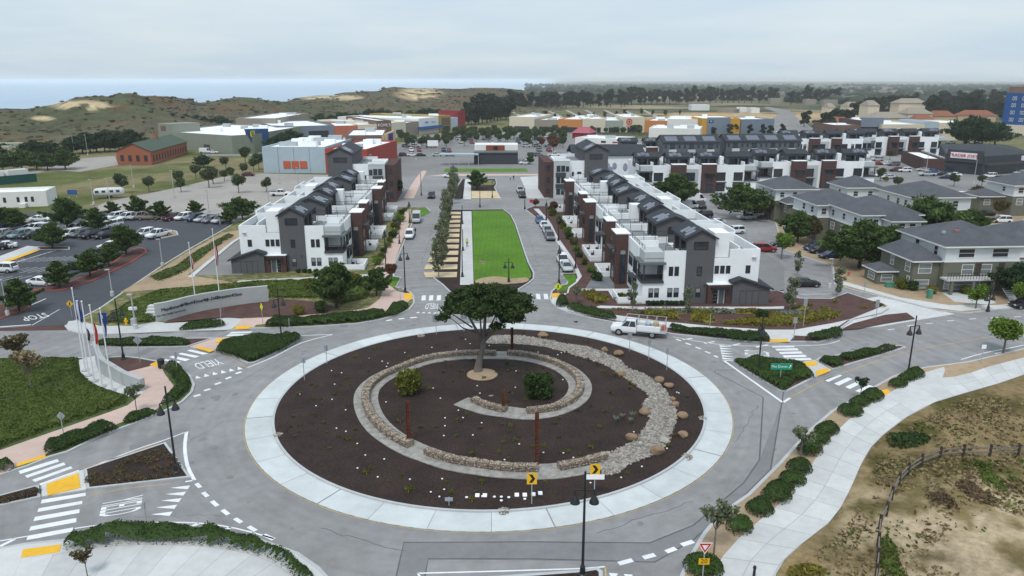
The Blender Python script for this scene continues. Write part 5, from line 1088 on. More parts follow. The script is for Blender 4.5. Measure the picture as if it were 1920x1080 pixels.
# parking shelters with solar roofs
M('solar_blue', (0.12, 0.165, 0.25), 0.3, 0.12, 2, spec=0.5)
for (a, b, lab) in (((1352, 392), (1448, 392), 'solar carport roof behind the small cypresses'), ((1790, 388), (1868, 388), 'flat white carport at the far side of the flats')):
    p, q = G(*a), G(*b); r = thing('carport', lab, 'carport', (p.x, p.y, 0)); w_ = q.x - p.x
    T = lambda x, y, z, p=p: (p.x + x, p.y + y, z)
    MB(T).add([(0, 0, 2.6), (w_, 0, 2.6), (w_, 6, 3.3), (0, 6, 3.3), (0, 0, 2.45), (w_, 0, 2.45), (w_, 6, 3.15), (0, 6, 3.15)], [(0, 1, 2, 3), (0, 4, 5, 1), (1, 5, 6, 2), (2, 6, 7, 3), (3, 7, 4, 0), (4, 7, 6, 5)]).build('roof', 'solar_blue' if 'solar' in lab else 'board_white', r)
    for k in range(4): MB(T).box(w_ * (k + 0.3) / 4, w_ * (k + 0.3) / 4 + 0.2, 2.9, 3.1, 0, 2.8).build('post', 'metal_galv', r)
# ---------------------------------------------------------------- shops, hall, hotel, far buildings
M('roof_white', (0.80, 0.82, 0.83), 0.8, 0.05, 0.15)
for nm, c in (('wall_bluegrey', (0.36, 0.44, 0.49)), ('wall_red', (0.33, 0.055, 0.035)), ('wall_orange_sq', (0.45, 0.10, 0.045)), ('wall_green', (0.22, 0.24, 0.19)), ('wall_bestblue', (0.03, 0.10, 0.26)), ('wall_slate', (0.17, 0.205, 0.26)), ('wall_coral', (0.42, 0.13, 0.075)), ('wall_cream', (0.60, 0.53, 0.41)), ('wall_tan', (0.46, 0.35, 0.21)), ('wall_brown', (0.15, 0.095, 0.075)), ('wall_white', (0.70, 0.69, 0.66)), ('wall_olive', (0.33, 0.24, 0.05)), ('wall_crimson', (0.22, 0.02, 0.03)), ('wall_taupe', (0.27, 0.235, 0.19)), ('wall_orange', (0.50, 0.20, 0.06)), ('wall_greygreen', (0.30, 0.32, 0.28)), ('wall_yellow', (0.52, 0.28, 0.03)), ('wall_charcoal', (0.045, 0.048, 0.058)), ('wall_purple', (0.045, 0.02, 0.16)), ('wall_blue', (0.012, 0.075, 0.24)), ('roof_tile', (0.22, 0.085, 0.05)), ('roof_green', (0.06, 0.085, 0.06)), ('brick_red', (0.30, 0.10, 0.055)), ('sign_yel', (0.85, 0.72, 0.0)), ('red_print', (0.5, 0.01, 0.02)), ('roof_red', (0.36, 0.10, 0.12)), ('roof_teal', (0.02, 0.17, 0.12)), ('canvas_green', (0.01, 0.07, 0.065)), ('wood_slat', (0.22, 0.06, 0.03)), ('alu', (0.55, 0.57, 0.58))):
    M(nm, c, 0.85 if nm != 'alu' else 0.35, 0.08, 0.6)
def shop(name, label, cat, pts, h, wall, roof='roof_white', group=None, units=0, lip=0.5, seed=0):
    """building over a ground outline (metres): walls, sunk roof, plant on the roof"""
    pts = [(p[0], p[1]) for p in pts]
    if area(pts) < 0: pts = pts[::-1]
    cx = sum(p[0] for p in pts) / len(pts); cy = sum(p[1] for p in pts) / len(pts)
    r = thing(name, label, cat, (cx, cy, 0), 0, group); n = len(pts)
    ins = inset(pts, lip)
    m = MB().add([(x, y, -0.2) for x, y in pts] + [(x, y, h) for x, y in pts] + [(x, y, h) for x, y in ins] + [(x, y, h - 0.6) for x, y in ins],
                 [(i, (i + 1) % n, (i + 1) % n + n, i + n) for i in range(n)] + [(i + n, (i + 1) % n + n, (i + 1) % n + 2 * n, i + 2 * n) for i in range(n)] + [(i + 2 * n, (i + 1) % n + 2 * n, (i + 1) % n + 3 * n, i + 3 * n) for i in range(n)])
    m.build('wall', wall, r)
    MB().prism(ins, h - 0.55, h - 0.55).build('roof', roof, r)
    rn = random.Random(seed)
    x0, x1 = min(p[0] for p in ins), max(p[0] for p in ins); y0, y1 = min(p[1] for p in ins), max(p[1] for p in ins); k = 0; g = 0
    while k < units and g < 200:
        g += 1; x = rn.uniform(x0, x1); y = rn.uniform(y0, y1)
        if all(pip(x + a, y + b, ins) for a in (-3, 3) for b in (-3, 3)):
            w_ = rn.uniform(1.5, 3.2); MB().box(x - w_, x + w_, y - 1.2, y + 1.2, h - 0.55, h + rn.uniform(0.6, 1.3)).build('roof_unit', 'metal_galv' if k % 2 else 'roof_white', r); k += 1
    return r
def facebox(par, name, p, q, z0, z1, out, mat, f0=0.0, f1=1.0):
    """slab on the wall from p to q, standing out towards the viewer"""
    p = Vector((p[0], p[1])); q = Vector((q[0], q[1])); d = (q - p).normalized(); n = Vector((d.y, -d.x))
    if n.y > 0: n = -n
    a = p.lerp(q, f0); b = p.lerp(q, f1)
    return MB().prism([a, b, b + n * out, a + n * out], z0, z1, True).build(name, mat, par)
def facetext(par, s, p, q, f, z, size, mat, out=0.1, sx=1.0):
    p = Vector((p[0], p[1])); q = Vector((q[0], q[1])); d = (q - p).normalized(); n = Vector((d.y, -d.x))
    if n.y > 0: n = -n; 
    if Vector((d.x, d.y)).x < 0: d = -d
    c = p.lerp(q, f) + n * out
    return text('lettering', s, size, mat, frame3((c.x, c.y, z), (d.x, d.y, 0), (0, 0, 1)), par, ext=0.04, sx=sx)
g2 = lambda x, y: (G(x, y).x, G(x, y).y)
def back(p, q, d):
    """outline of a box whose front runs from p to q and which reaches d back"""
    p = Vector(p); q = Vector(q); t = (q - p).normalized(); n = Vector((-t.y, t.x))
    if n.y < 0: n = -n
    return [tuple(p), tuple(q), tuple(q + n * d), tuple(p + n * d)]
def fwin(par, p, q, f0, f1, z0, z1, mat='glass_dark'): return facebox(par, 'window', p, q, z0, z1, 0.06, mat, f0, f1)
# blue-grey store with orange squares
p, q = g2(495, 324), g2(612, 324.5); r = shop('blue_store', 'pale blue-grey store with three orange squares on its blank side', 'store', back(p, q, 46), 9.2, 'wall_bluegrey', units=9, seed=3)
for k in range(1, 4): facebox(r, 'panel_joint', p, q, 0, 9.1, 0.03, 'trim_dark', k / 4 - 0.002, k / 4 + 0.002)
for k in range(3): facebox(r, 'orange_panel', p, q, 1.7, 4.2, 0.25, 'wall_orange_sq', 0.325 + k * 0.132, 0.325 + k * 0.132 + 0.112)
p, q = (q[0] + 0.1, q[1] - 0.6), g2(690, 326); r = shop('red_store', 'brick-red store side joined to the blue-grey store', 'store', back(p, q, 40), 8.6, 'wall_red', units=5, seed=5)
facebox(r, 'door_canopy', p, q, 3.0, 3.3, 1.0, 'trim_dark', 0.62, 0.95)
p, q = g2(650, 303), g2(722, 302); r = shop('purple_sign_store', 'cream store with tall purple banner at its right end', 'store', back(p, q, 40), 10.5, 'wall_brown', units=2, seed=6)
pr = back(p, q, 40); a, b = pr[1], pr[2]
MB().box(a[0] + 0.02, a[0] + 1.2, a[1] + 0.2, a[1] + 22, 0, 10.9).build('side_wall', 'wall_tan', r); MB().box(a[0] + 1.2, a[0] + 1.5, a[1] + 4, a[1] + 14, 0.5, 10.5).build('banner', 'wall_purple', r)
MB().box(a[0] - 3.2, a[0] + 0.0, a[1] - 0.12, a[1] - 0.02, 0, 10.3).build('corner_panel', 'wall_tan', r); MB().box(a[0] - 2.6, a[0] - 1.0, a[1] - 0.3, a[1] - 0.13, 5.5, 9.0).build('banner', 'wall_purple', r)
# green-grey store and its blue entrance
p, q, s_ = g2(303, 277), g2(437, 288), g2(478, 285)
r = shop('green_store', 'long sage-grey electronics store with white roof', 'store', [p, q, s_, (s_[0] + 5, s_[1] + 62), (p[0] + 10, p[1] + 62)], 8.0, 'wall_green', units=6, seed=9)
MB().prism(back(g2(301, 276.5), g2(323, 278.5), 16), 0, 11.6).build('tower', 'wall_green', r); facebox(r, 'emblem', g2(301, 276.5), g2(323, 278.5), 8.2, 10.6, 0.15, 'wall_brown', .25, .65)
facebox(r, 'loading_door', p, q, 0, 3.2, 0.08, 'trim_dark', 0.62, 0.7)
p, q = g2(472, 285.5), g2(505, 279); d = Vector(q) - Vector(p)
P3 = [(*p, 0)]; e = Vector(p); t_ = d.normalized(); nn = Vector((-t_.y, t_.x))
f = lambda s, z, o: (e.x + t_.x * s - nn.x * o, e.y + t_.y * s - nn.y * o, z); L = d.length
MB().add([f(2.2, 0, .3), f(L, 0, .3), f(L, 9.6, .3), f(-2.2, 10.6, .3), f(2.2, 0, -1.5), f(L, 0, -1.5), f(L, 9.6, -1.5), f(-2.2, 10.6, -1.5)], [(0, 1, 2, 3), (4, 7, 6, 5), (0, 4, 5, 1), (1, 5, 6, 2), (2, 6, 7, 3), (3, 7, 4, 0)]).build('entrance_wall', 'wall_bestblue', r)
sg = MB().add([f(-0.2, 6.9, .55), f(3.6, 6.9, .55), f(3.6, 9.6, .55), f(-0.2, 9.6, .55), f(-0.9, 8.9, .55), f(-0.9, 7.6, .55)], [(0, 1, 2, 3, 4, 5)]).build('sign_board', 'sign_yel', r)
for s, z in (('BEST', 8.75), ('BUY', 7.7)): text('lettering', s, 1.25, 'black_print', frame3(f(1.6, z, .62), (t_.x, t_.y, 0), (0, 0, 1)), r, ext=0.03)
# the long row with the coloured fronts
ROW = [(520, 266, 628, 262, 8.0, 'wall_slate', 'slate-blue store with pale lettering, left of the coral front', None), (628, 262, 672, 261, 7.6, 'wall_coral', 'coral-red shop front right of the slate-blue store', None), (672, 261, 708, 260, 8.0, 'wall_cream', 'cream shop front left of the brown tower', None), (708, 260, 735, 259, 10.0, 'wall_brown', 'brown department store tower with white lettering', "KOHL'S"),
       (735, 259, 762, 256.5, 8.6, 'wall_cream', 'cream shop front right of the brown tower', None), (762, 256.5, 786, 252.5, 8.0, 'wall_taupe', 'taupe shop front in the far store row', None), (786, 252.5, 823, 248, 9.6, 'wall_white', 'white shop front with blue awning and blue lettering', None), (823, 248, 846, 246, 10.2, 'wall_olive', 'mustard-yellow shop front in the far store row', None), (846, 246, 859, 245, 8.6, 'wall_bluegrey', 'pale blue shop front beside the crimson tower', None), (859, 245, 873, 244, 12.5, 'wall_crimson', 'crimson tower at the right end of the far store row', None)]
for i, (x0, y0, x1, y1, h, wl, lab, tx) in enumerate(ROW):
    p, q = g2(x0, y0), g2(x1, y1); q = (q[0] - 0.1, q[1])
    o_ = back(p, q, 60); r = shop('row_store', lab, 'store', o_ if i < 9 else back(p, q, 18), h, wl, group='stores in the far row on the left', units=2, seed=20 + i)
    if tx == "KOHL'S": facetext(r, tx, p, q, 0.5, 7.4, 2.3, 'white_print', 0.2)
    if i in (2, 4): fwin(r, p, q, 0.3, 0.75, 2.2, 4.4); 
    if i == 0: fwin(r, p, q, 0.55, 0.9, 1.5, 5.2)
    if i == 6: facebox(r, 'awning', p, q, 3.0, 4.6, 3.0, 'wall_bestblue', -0.05, 1.05); facetext(r, 'ROSS', p, q, .38, 6.8, 1.7, 'wall_bestblue', .2); facetext(r, 'dress for less', p, q, .72, 6.8, .95, 'wall_bestblue', .2)
    if i == 7: facebox(r, 'sign_panel', p, q, 4.4, 8.8, 0.2, 'wall_brown', 0.25, 0.9); fwin(r, p, q, 0.3, 0.9, 0, 3.6)
p, q = g2(445, 256), g2(520, 256); shop('row_store', 'white-roofed store behind the blue entrance wall', 'store', back(p, q, 70), 10.5, 'wall_taupe', group='stores in the far row on the left', units=3, seed=33)
# the row with the red target sign
ROW2 = [(955, 245, 1002, 246, 9.0, 'wall_cream', 'cream store at the left end of the row opposite', None), (1002, 246, 1046, 247, 7.4, 'wall_taupe', 'taupe store front with small round sign', None), (1046, 247, 1092, 248, 8.0, 'wall_orange', 'orange-brown store front in the middle row', None), (1092, 248, 1135, 248, 8.4, 'wall_cream', 'cream store front right of the orange one', None), (1135, 248, 1168, 248, 7.4, 'wall_greygreen', 'grey-green store front left of the red ring sign', None), (1168, 248, 1208, 248, 9.4, 'wall_cream', 'cream store front with the big red ring sign', 'T'), (1208, 248, 1250, 249, 7.4, 'wall_orange', 'tan-orange store front right of the red ring sign', None), (1250, 249, 1312, 250, 8.6, 'wall_white', 'white store end at the right of the middle row', None)]
for i, (x0, y0, x1, y1, h, wl, lab, tx) in enumerate(ROW2):
    p, q = g2(x0, y0), g2(x1, y1); q = (q[0] - 0.1, q[1]); r = shop('row_store', lab, 'store', back(p, q, 45 if i not in (1, 2, 4, 6) else 40), h, wl, group='stores in the middle far row', units=2, seed=50 + i)
    fwin(r, p, q, 0.2, 0.8, 0, 3.0)
    if tx:
        c = Vector(p).lerp(Vector(q), 0.28); n_ = 24
        for r0, r1, mt in ((1.35, 1.9, 'red_print'), (0.0, 0.75, 'red_print')):
            vs = []; 
            for k in range(n_): a = 6.2832 * k / n_; vs += [(c.x + r0 * math.cos(a), c.y - 0.25, 6.6 + r0 * math.sin(a)), (c.x + r1 * math.cos(a), c.y - 0.25, 6.6 + r1 * math.sin(a))]
            MB().add(vs, [(2 * k, 2 * k + 1, (2 * k + 3) % (2 * n_), (2 * k + 2) % (2 * n_)) for k in range(n_)]).build('ring_sign', mt, r)
        text('lettering', 'TARGET', 1.2, 'red_print', frame3((c.x, c.y - 0.25, 3.7), (1, 0, 0), (0, 0, 1)), r, ext=0.03)
p, q = g2(1216, 260), g2(1312, 262); r = shop('flat_store', 'low white flat-roofed store in front of the far row', 'store', back(p, q, 26), 6.0, 'wall_white', units=6, seed=70)
p, q = g2(1314, 252), g2(1386, 252); r = shop('grey_yellow_store', 'slate store with mustard end walls', 'store', back(p, q, 40), 9.6, 'wall_yellow', units=1, seed=71); facebox(r, 'front_panel', p, q, 0, 10.2, 0.6, 'wall_slate', 0.14, 0.74); facebox(r, 'sign_board', p, q, 7, 8.6, 0.75, 'sign_blue', 0.18, 0.3); facetext(r, 'REI', p, q, .24, 7.8, 1.1, 'white_print', .85); fwin(r, p, q, 0.3, 0.65, 0, 3.4)
p, q = g2(1388, 251), g2(1450, 250); shop('grey_yellow_store', 'slate-grey store right of the mustard walls', 'store', back(p, q, 30), 8.8, 'wall_slate', units=1, seed=72)
p, q = g2(1078, 279), g2(1166, 283); r = shop('small_shops', 'low white shops with small signs behind the dark-roofed hall', 'shops', back(p, q, 18), 5.4, 'wall_white', units=2, seed=73)
for k in (0.1, 0.36, 0.62, 0.8): fwin(r, p, q, k, k + 0.14, 0.2, 2.8); 
facebox(r, 'sign_board', p, q, 3.4, 4.3, 0.1, 'black_print', 0.56, 0.66); facebox(r, 'sign_board', p, q, 3.5, 4.1, 0.1, 'wall_crimson', 0.8, 0.94)
p, q = g2(1073, 259), g2(1105, 260); r = shop('red_roof_pavilion', 'small pavilion with rose-red roof among parking trees', 'pavilion', back(p, q, 12), 3.0, 'wall_crimson', 'roof_red', seed=74)
pp = back(p, q, 12); c = sum((Vector(x) for x in pp), Vector((0, 0))) / 4
MB().add([(x, y, 3.0) for x, y in [tuple(c + (Vector(v_) - c) * 1.12) for v_ in pp]] + [(c.x - 2.5, c.y, 6.2), (c.x + 2.5, c.y, 6.2)], [(0, 1, 5, 4), (1, 2, 5), (2, 3, 4, 5), (3, 0, 4)]).build('hip_roof', 'roof_red', r)
# restaurant at the end of the avenue
p, q = g2(889, 308), g2(971, 308); r = shop('restaurant', 'black-walled restaurant with wood panel and white parapet, end of avenue', 'restaurant', back(p, q, 14), 4.6, 'wall_charcoal', 'roof_dark', seed=80)
pb = [(x, y + 4.5) for x, y in (p, q)]; MB().prism(back(pb[0], pb[1], 10), 4.0, 7.2).build('upper_wall', 'wall_white', r)
MB().box(pb[0][0] + 4.6, pb[0][0] + 12, pb[0][1] - 0.25, pb[0][1] - 0.02, 4.6, 7.0).build('wood_panel', 'wood_slat', r); MB().box(pb[0][0] + 7.6, pb[0][0] + 9.2, pb[0][1] - 0.4, pb[0][1] - 0.26, 5.3, 6.6).build('sign_board', 'black_print', r)
MB().add([(p[0], p[1] - 0.5, 4.4), (q[0], q[1] - 0.5, 4.4), (q[0], q[1] + 4.4, 5.0), (p[0], p[1] + 4.4, 5.0)], [(0, 1, 2, 3)]).build('lean_to_roof', 'canopy_metal', r)
p, q = g2(824, 310), g2(897, 310); r = thing('shade_canopy', 'long pale steel shade canopy left of the black restaurant', 'canopy', (*p, 0))
MB().prism(back(p, q, 5), 3.9, 4.3, True).build('roof', 'wall_bluegrey', r)
for k in range(5):
    c = Vector(p).lerp(Vector(q), k / 4); MB().box(c.x - 0.12, c.x + 0.12, c.y + 0.3, c.y + 0.54, 0, 3.9).build('post', 'metal_galv', r)
# supermarket
p, q = g2(1768, 322), g2(1843, 329); t2 = g2(1935, 322)
r = shop('supermarket', 'charcoal supermarket with red lettering on white board', 'supermarket', [p, q, t2, (t2[0] + 12, t2[1] + 34), (p[0] + 20, p[1] + 40)], 6.6, 'wall_charcoal', 'roof_dark', lip=0.3, seed=90)
pq = Vector(p).lerp(Vector(q), 0.5)
facebox(r, 'gable_front', p, q, 4.0, 8.2, 0.5, 'wall_charcoal', 0.05, 0.95)
facebox(r, 'sign_board', p, q, 5.3, 7.3, 0.7, 'white_print', 0.15, 0.8); facetext(r, "TRADER JOE'S", p, q, 0.475, 6.3, 1.55, 'red_print', 0.85, 1.0)
facebox(r, 'shop_window', p, q, 0.2, 3.4, 0.1, 'glass_dark', 0.05, 0.95); facebox(r, 'shop_window', q, t2, 0.2, 3.4, 0.1, 'glass_dark', 0.05, 0.8); facebox(r, 'canopy', q, t2, 3.5, 4.1, 1.4, 'trim_dark', 0.0, 0.9)
facebox(r, 'sign_board', q, t2, 4.4, 6.0, 1.5, 'white_print', 0.72, 1.0); facetext(r, "TRADER", q, t2, 0.86, 5.2, 1.3, 'red_print', 1.65)
MB().add([(*p, 6.6), (*q, 6.6), (*t2, 6.6), (t2[0] + 12, t2[1] + 34, 6.6), (p[0] + 20, p[1] + 40, 6.6), ((p[0] + t2[0]) / 2 + 4, (p[1] + t2[1]) / 2 + 14, 8.8)], [(i, (i + 1) % 5, 5) for i in range(5)]).build('hip_roof', 'roof_dark', r)
p2 = g2(1724, 305); r = shop('brick_annex', 'brick annex with grey fascia left of the supermarket', 'shops', back(p2, p, 7), 4.6, 'brick_brown', 'roof_white', seed=91); facebox(r, 'fascia', p2, p, 3.2, 5.0, 0.5, 'stucco_light', 0.0, 1.0)
for k in (0.1, 0.4, 0.7): fwin(r, p2, p, k, k + 0.2, 0.2, 2.9)
# blue hotel
p, q = g2(1874, 252), g2(2010, 258); r = shop('hotel', 'tall blue hotel at the right edge with white-framed windows', 'hotel', back(p, q, 30), 24.5, 'wall_blue', 'wall_white', seed=95)
facebox(r, 'base_wall', p, q, 0, 6, 0.5, 'wall_cream'); MB().prism([(x + 4, y + 4) for x, y in back(p, q, 16)], 24, 28).build('penthouse', 'wall_brown', r)
for f0 in (0.10, 0.24, 0.42, 0.56, 0.74, 0.88):
    for z in (8, 12.2, 16.4, 20.4):
        for o in (0, 0.035): wd = facebox(r, 'window', p, q, z, z + 2.0, 0.1, 'white_print', f0 + o, f0 + o + 0.024); facebox(wd, 'pane', p, q, z + 0.2, z + 1.8, 0.12, 'glass_dark', f0 + o + 0.004, f0 + o + 0.02)
# cream civic buildings and houses, right background
FAR = [((1562, 262), (1612, 262), 8, 'wall_brown', 'brick-fronted civic building with glass corner, left part', 'glass_bright'), ((1612, 262), (1650, 262), 10.5, 'brick_brown', 'brick civic block with blue-grey upper storey', 'wall_slate'), ((1650, 263), (1732, 263), 8.6, 'wall_cream', 'long cream civic wing with white roof', None), ((1732, 263), (1756, 263), 10, 'wall_bluegrey', 'glass-fronted civic tower bay', 'glass_dark'), ((1756, 263), (1822, 263), 9.5, 'wall_cream', 'cream civic wing with window bands at the right', 'glass_dark')]
for i, (a, b, h, wl, lab, gl) in enumerate(FAR):
    p, q = g2(*a), g2(*b); q = (q[0] - 0.2, q[1]); r = shop('civic_building', lab, 'building', back(p, q, 30), h, wl, 'roof_white', 'civic buildings left of the hotel', units=1, seed=110 + i)
    if i == 1: facebox(r, 'upper_storey', p, q, 7, 12, 0.8, 'wall_slate', -0.05, 1.05)
    for k in range(6 if i in (2, 4) else 2): fwin(r, p, q, 0.06 + k * (0.155 if i in (2, 4) else 0.45), 0.15 + k * (0.155 if i in (2, 4) else 0.45), 3.6, 6.0)
FAR2 = [((1642, 238), (1700, 237), 6, 'wall_cream', 'wall_taupe', 'cream hall with low hipped roof behind the civic wing'), ((1700, 236), (1745, 236), 8.5, 'wall_cream', 'wall_taupe', 'cream building right of the hipped hall'), ((1683, 221), (1735, 221), 12.5, 'wall_cream', 'wall_taupe', 'cream church-like hall with grey gabled roof on the rise'), ((1625, 226), (1646, 226), 12, 'wall_cream', 'wall_taupe', 'cream house with square turret on the rise'), ((1588, 219), (1612, 219), 9, 'wall_cream', 'wall_taupe', 'left cream house half hidden by trees'), ((1552, 216), (1566, 216), 7, 'wall_cream', 'wall_taupe', 'small cream house farthest left among trees'), ((1745, 232), (1790, 232), 5.5, 'wall_tan', 'roof_tile', 'long low building with orange tile roof'), ((1715, 240), (1752, 240), 5, 'wall_tan', 'roof_tile', 'low tile-roofed house before the cream hall'), ((1795, 230), (1866, 231), 5.5, 'wall_tan', 'roof_tile', 'low tile-roofed building left of the hotel'), ((1545, 246), (1590, 247), 5, 'wall_tan', 'roof_tile', 'tile-roofed low building behind the road bend')]
for i, (a, b, h, wl, rf, lab) in enumerate(FAR2):
    p, q = g2(*a), g2(*b); o_ = back(p, q, 16 if i < 6 else 12); r = shop('far_house', lab, 'house', o_, h, wl, rf, 'houses in the right background', seed=130 + i)
    c = sum((Vector(x) for x in o_), Vector((0, 0))) / 4; dv = (Vector(q) - Vector(p)) * 0.3
    MB().add([(*tuple(c + (Vector(v_) - c) * 1.08), h) for v_ in o_] + [(c.x - dv.x, c.y - dv.y, h + 4), (c.x + dv.x, c.y + dv.y, h + 4)], [(0, 1, 5, 4), (1, 2, 5), (2, 3, 4, 5), (3, 0, 4)]).build('hip_roof', rf, r)
    for k in (0.15, 0.45, 0.75): fwin(r, p, q, k, k + 0.12, 1.2, 3.0)
# building site on the bare rise
for i, (a, b, h, lab) in enumerate([((1296, 207), (1330, 207), 6, 'white sheeted shell of a new building on bare ground'), ((1388, 211), (1402, 211), 5, 'left white container on the building site'), ((1408, 212), (1424, 212), 5, 'right white container on the building site'), ((1345, 210), (1376, 211), 3.5, 'low grey shell of a new building on the site')]):
    p, q = g2(*a), g2(*b); shop('site_building', lab, 'building', back(p, q, 14), h, 'wall_white' if i != 3 else 'wall_taupe', group='new buildings on the bare rise', seed=150 + i)
# old brick warehouse with green gable roof
p, q, s_ = g2(221, 308), g2(285, 309), g2(352, 287)
T0 = Vector(p); ex = (Vector(q) - T0).normalized(); ey = Vector((-ex.y, ex.x)); Ln = 64; Wd = (Vector(q) - T0).length
ey = (Vector(s_) - Vector(q)).normalized(); Ln = (Vector(s_) - Vector(q)).length
T = lambda a, b, z: (T0.x + ex.x * a + ey.x * b, T0.y + ex.y * a + ey.y * b, z)
r = thing('brick_warehouse', 'old roofless-looking brick warehouse with faded green gable roof', 'warehouse', (*p, 0))
MB(T).box(0, Wd, 0, Ln, 0, 5.2).extr([(0, 5.2), (Wd, 5.2), (Wd / 2, 8.0)], 1, 0, 0.4).build('wall', 'brick_red', r)
MB(T).extr([(-0.6, 5.0), (Wd / 2, 8.1), (Wd + 0.6, 5.0), (Wd + 0.6, 5.2), (Wd / 2, 8.35), (-0.6, 5.2)], 1, -0.4, Ln + 0.4).build('roof', 'roof_green', r)
MB(T).box(Wd / 2 - 0.8, Wd / 2 + 0.8, Ln * 0.55, Ln * 0.55 + 1.5, 7, 10.2).build('chimney', 'brick_red', r)
for k in range(4): MB(T).box(Wd * (0.1 + k * 0.23), Wd * (0.1 + k * 0.23) + 1.5, -0.06, 0.0, 1.2, 3.6).build('window', 'interior', r)
for k in range(13): MB(T).box(Wd, Wd + 0.06, Ln * (0.05 + k * 0.073), Ln * (0.05 + k * 0.073) + 1.3, 1.0, 3.4).build('window', 'interior', r)
# site cabins, trailer, sheds at the left edge
p, q = g2(-60, 392), g2(90, 386); r = shop('site_cabin', 'long pale blue-white site cabin at the left edge', 'cabin', back(p, q, 9), 4.0, 'wall_white', 'roof_white', lip=0.2, seed=160)
for k in (0.45, 0.62, 0.72, 0.8): fwin(r, p, q, k, k + 0.035, 1.3, 2.6)
facebox(r, 'entrance_steps', p, q, 0, 1.0, 1.8, 'wall_white', 0.66, 0.74)
p, q = g2(-60, 352), g2(70, 340); r = shop('fenced_yard', 'dark green screened yard fence with white cabins behind', 'fence', back(p, q, 0.3), 2.6, 'canvas_green', 'canvas_green', lip=0.05, seed=161)
for i, (a, b, lab) in enumerate([((-30, 345), (10, 342), 'left white trailer inside the screened yard'), ((18, 341), (56, 337), 'right white trailer inside the screened yard')]):
    p, q = g2(*a), g2(*b); shop('site_trailer', lab, 'trailer', back(p, q, 3.5), 3.6, 'wall_white', 'roof_white', lip=0.1, group='trailers in the yard', seed=163 + i)
p, q = g2(-60, 305), g2(22, 303); shop('green_roof_shed', 'beige shed with bright green roof at the left edge', 'shed', back(p, q, 18), 6.5, 'wall_cream', 'roof_teal', lip=0.1, seed=170)
c = G(206, 371); r = thing('caravan', 'rounded silver caravan parked on the old car park', 'caravan', (c.x, c.y, 0)); T = lambda a, b, z: (c.x + a * 0.94 - b * 0.34, c.y + a * 0.34 + b * 0.94, z)
vs = []; fs = []; st = [(-3.9, 0.35), (-3.6, 0.75), (-3.0, 0.95), (-1, 1), (1, 1), (3.0, 0.95), (3.6, 0.75), (3.9, 0.35)]
for x, s in st:
    for k in range(12): a = math.pi * 2 * k / 12; vs.append((x, 1.25 * s * math.copysign(abs(math.cos(a)) ** 0.55, math.cos(a)), 1.75 + 1.2 * s * math.copysign(abs(math.sin(a)) ** 0.6, math.sin(a))))
for i in range(7):
    for k in range(12): fs.append((i * 12 + k, i * 12 + (k + 1) % 12, (i + 1) * 12 + (k + 1) % 12, (i + 1) * 12 + k))
fs += [tuple(range(12)), tuple(range(84, 96))]
MB(T).add(vs, fs).build('body', 'alu', r, smooth=True)
for x in (-2.9, -1.2, 0.8, 2.4): MB(T).box(x - 0.45, x + 0.45, -1.27, -1.22, 1.7, 2.3).build('window', 'glass_dark', r)
for s in (-1.1, 0.95): MB(T).box(-0.5, 0.5, s, s + 0.2, 0.0, 0.75).build('wheel', 'metal_black', r)
# billboard-like screens
for (x, y, yt, w_, lab, mt) in ((137, 372, 356, 2.6, 'small blue and white notice board on the waste ground', 'wall_bestblue'), (812, 283, 263, 5.0, 'white billboard on posts at the edge of the big car park', 'white_print')):
    c = G(x, y); h = HT(x, y, yt); r = thing('notice_board', lab, 'notice board', (c.x, c.y, 0))
    MB().box(c.x - w_ / 2, c.x + w_ / 2, c.y - 0.1, c.y + 0.1, h * 0.45, h).build('panel', mt, r)
    for s in (-0.4, 0.4): MB().box(c.x + s * w_ - 0.06, c.x + s * w_ + 0.06, c.y - 0.06, c.y + 0.06, 0, h * 0.45).build('post', 'metal_galv', r)
# ground of the far lots
def lot(name, px, mat, z=-0.03): sheet(name, W2(px), mat, z)
lot('old_car_park', [(128, 418), (150, 402), (200, 378), (330, 352), (420, 331), (492, 325), (640, 328), (660, 345), (590, 392), (470, 404), (300, 398)], 'old_lot')
lot('car_park', [(-300, 430), (-100, 405), (100, 397), (300, 396), (400, 402), (437, 418), (415, 434), (350, 471), (300, 502), (235, 546), (186, 580), (121, 610), (0, 613), (-300, 640)], 'asphalt_new', 0.004)
lot('car_park', [(735, 330), (740, 296), (735, 275), (790, 255), (873, 246), (955, 248), (1100, 250), (1216, 262), (1160, 290), (1075, 300), (1020, 330)], 'asphalt_lot', 0.012)
lot('car_park', [(1640, 372), (1625, 335), (1640, 315), (1720, 305), (1935, 318), (2040, 330), (2040, 372)], 'asphalt_lot', 0.012)
lot('street', [(380, 292), (470, 293), (560, 275), (560, 272), (470, 289), (380, 288)], 'asphalt_lot')
lot('street', [(1660, 288), (1920, 288), (2100, 292), (2100, 300), (1920, 296), (1660, 293)], 'asphalt_lot')
lot('street', [(1420, 245), (1490, 262), (1560, 262), (1500, 225), (1480, 207), (1440, 200), (1430, 202), (1462, 212)], 'asphalt_lot')
for i in range(8):
    x = 975 + i * 36; lot('old_street', [(x, 219), (x + 9, 219), (x - 18, 206.5), (x - 24, 206.5)], 'old_lot', 0.02)
lot('grass_bank', [(1770, 288), (1800, 262), (2100, 262), (2100, 286)], 'grass_rough', 0.02)
lot('yard', [(110, 300), (215, 292), (222, 309), (150, 322), (80, 318)], 'old_lot'); lot('street', [(-100, 340), (70, 318), (110, 305), (116, 307), (75, 324), (-100, 348)], 'old_lot', -0.02)
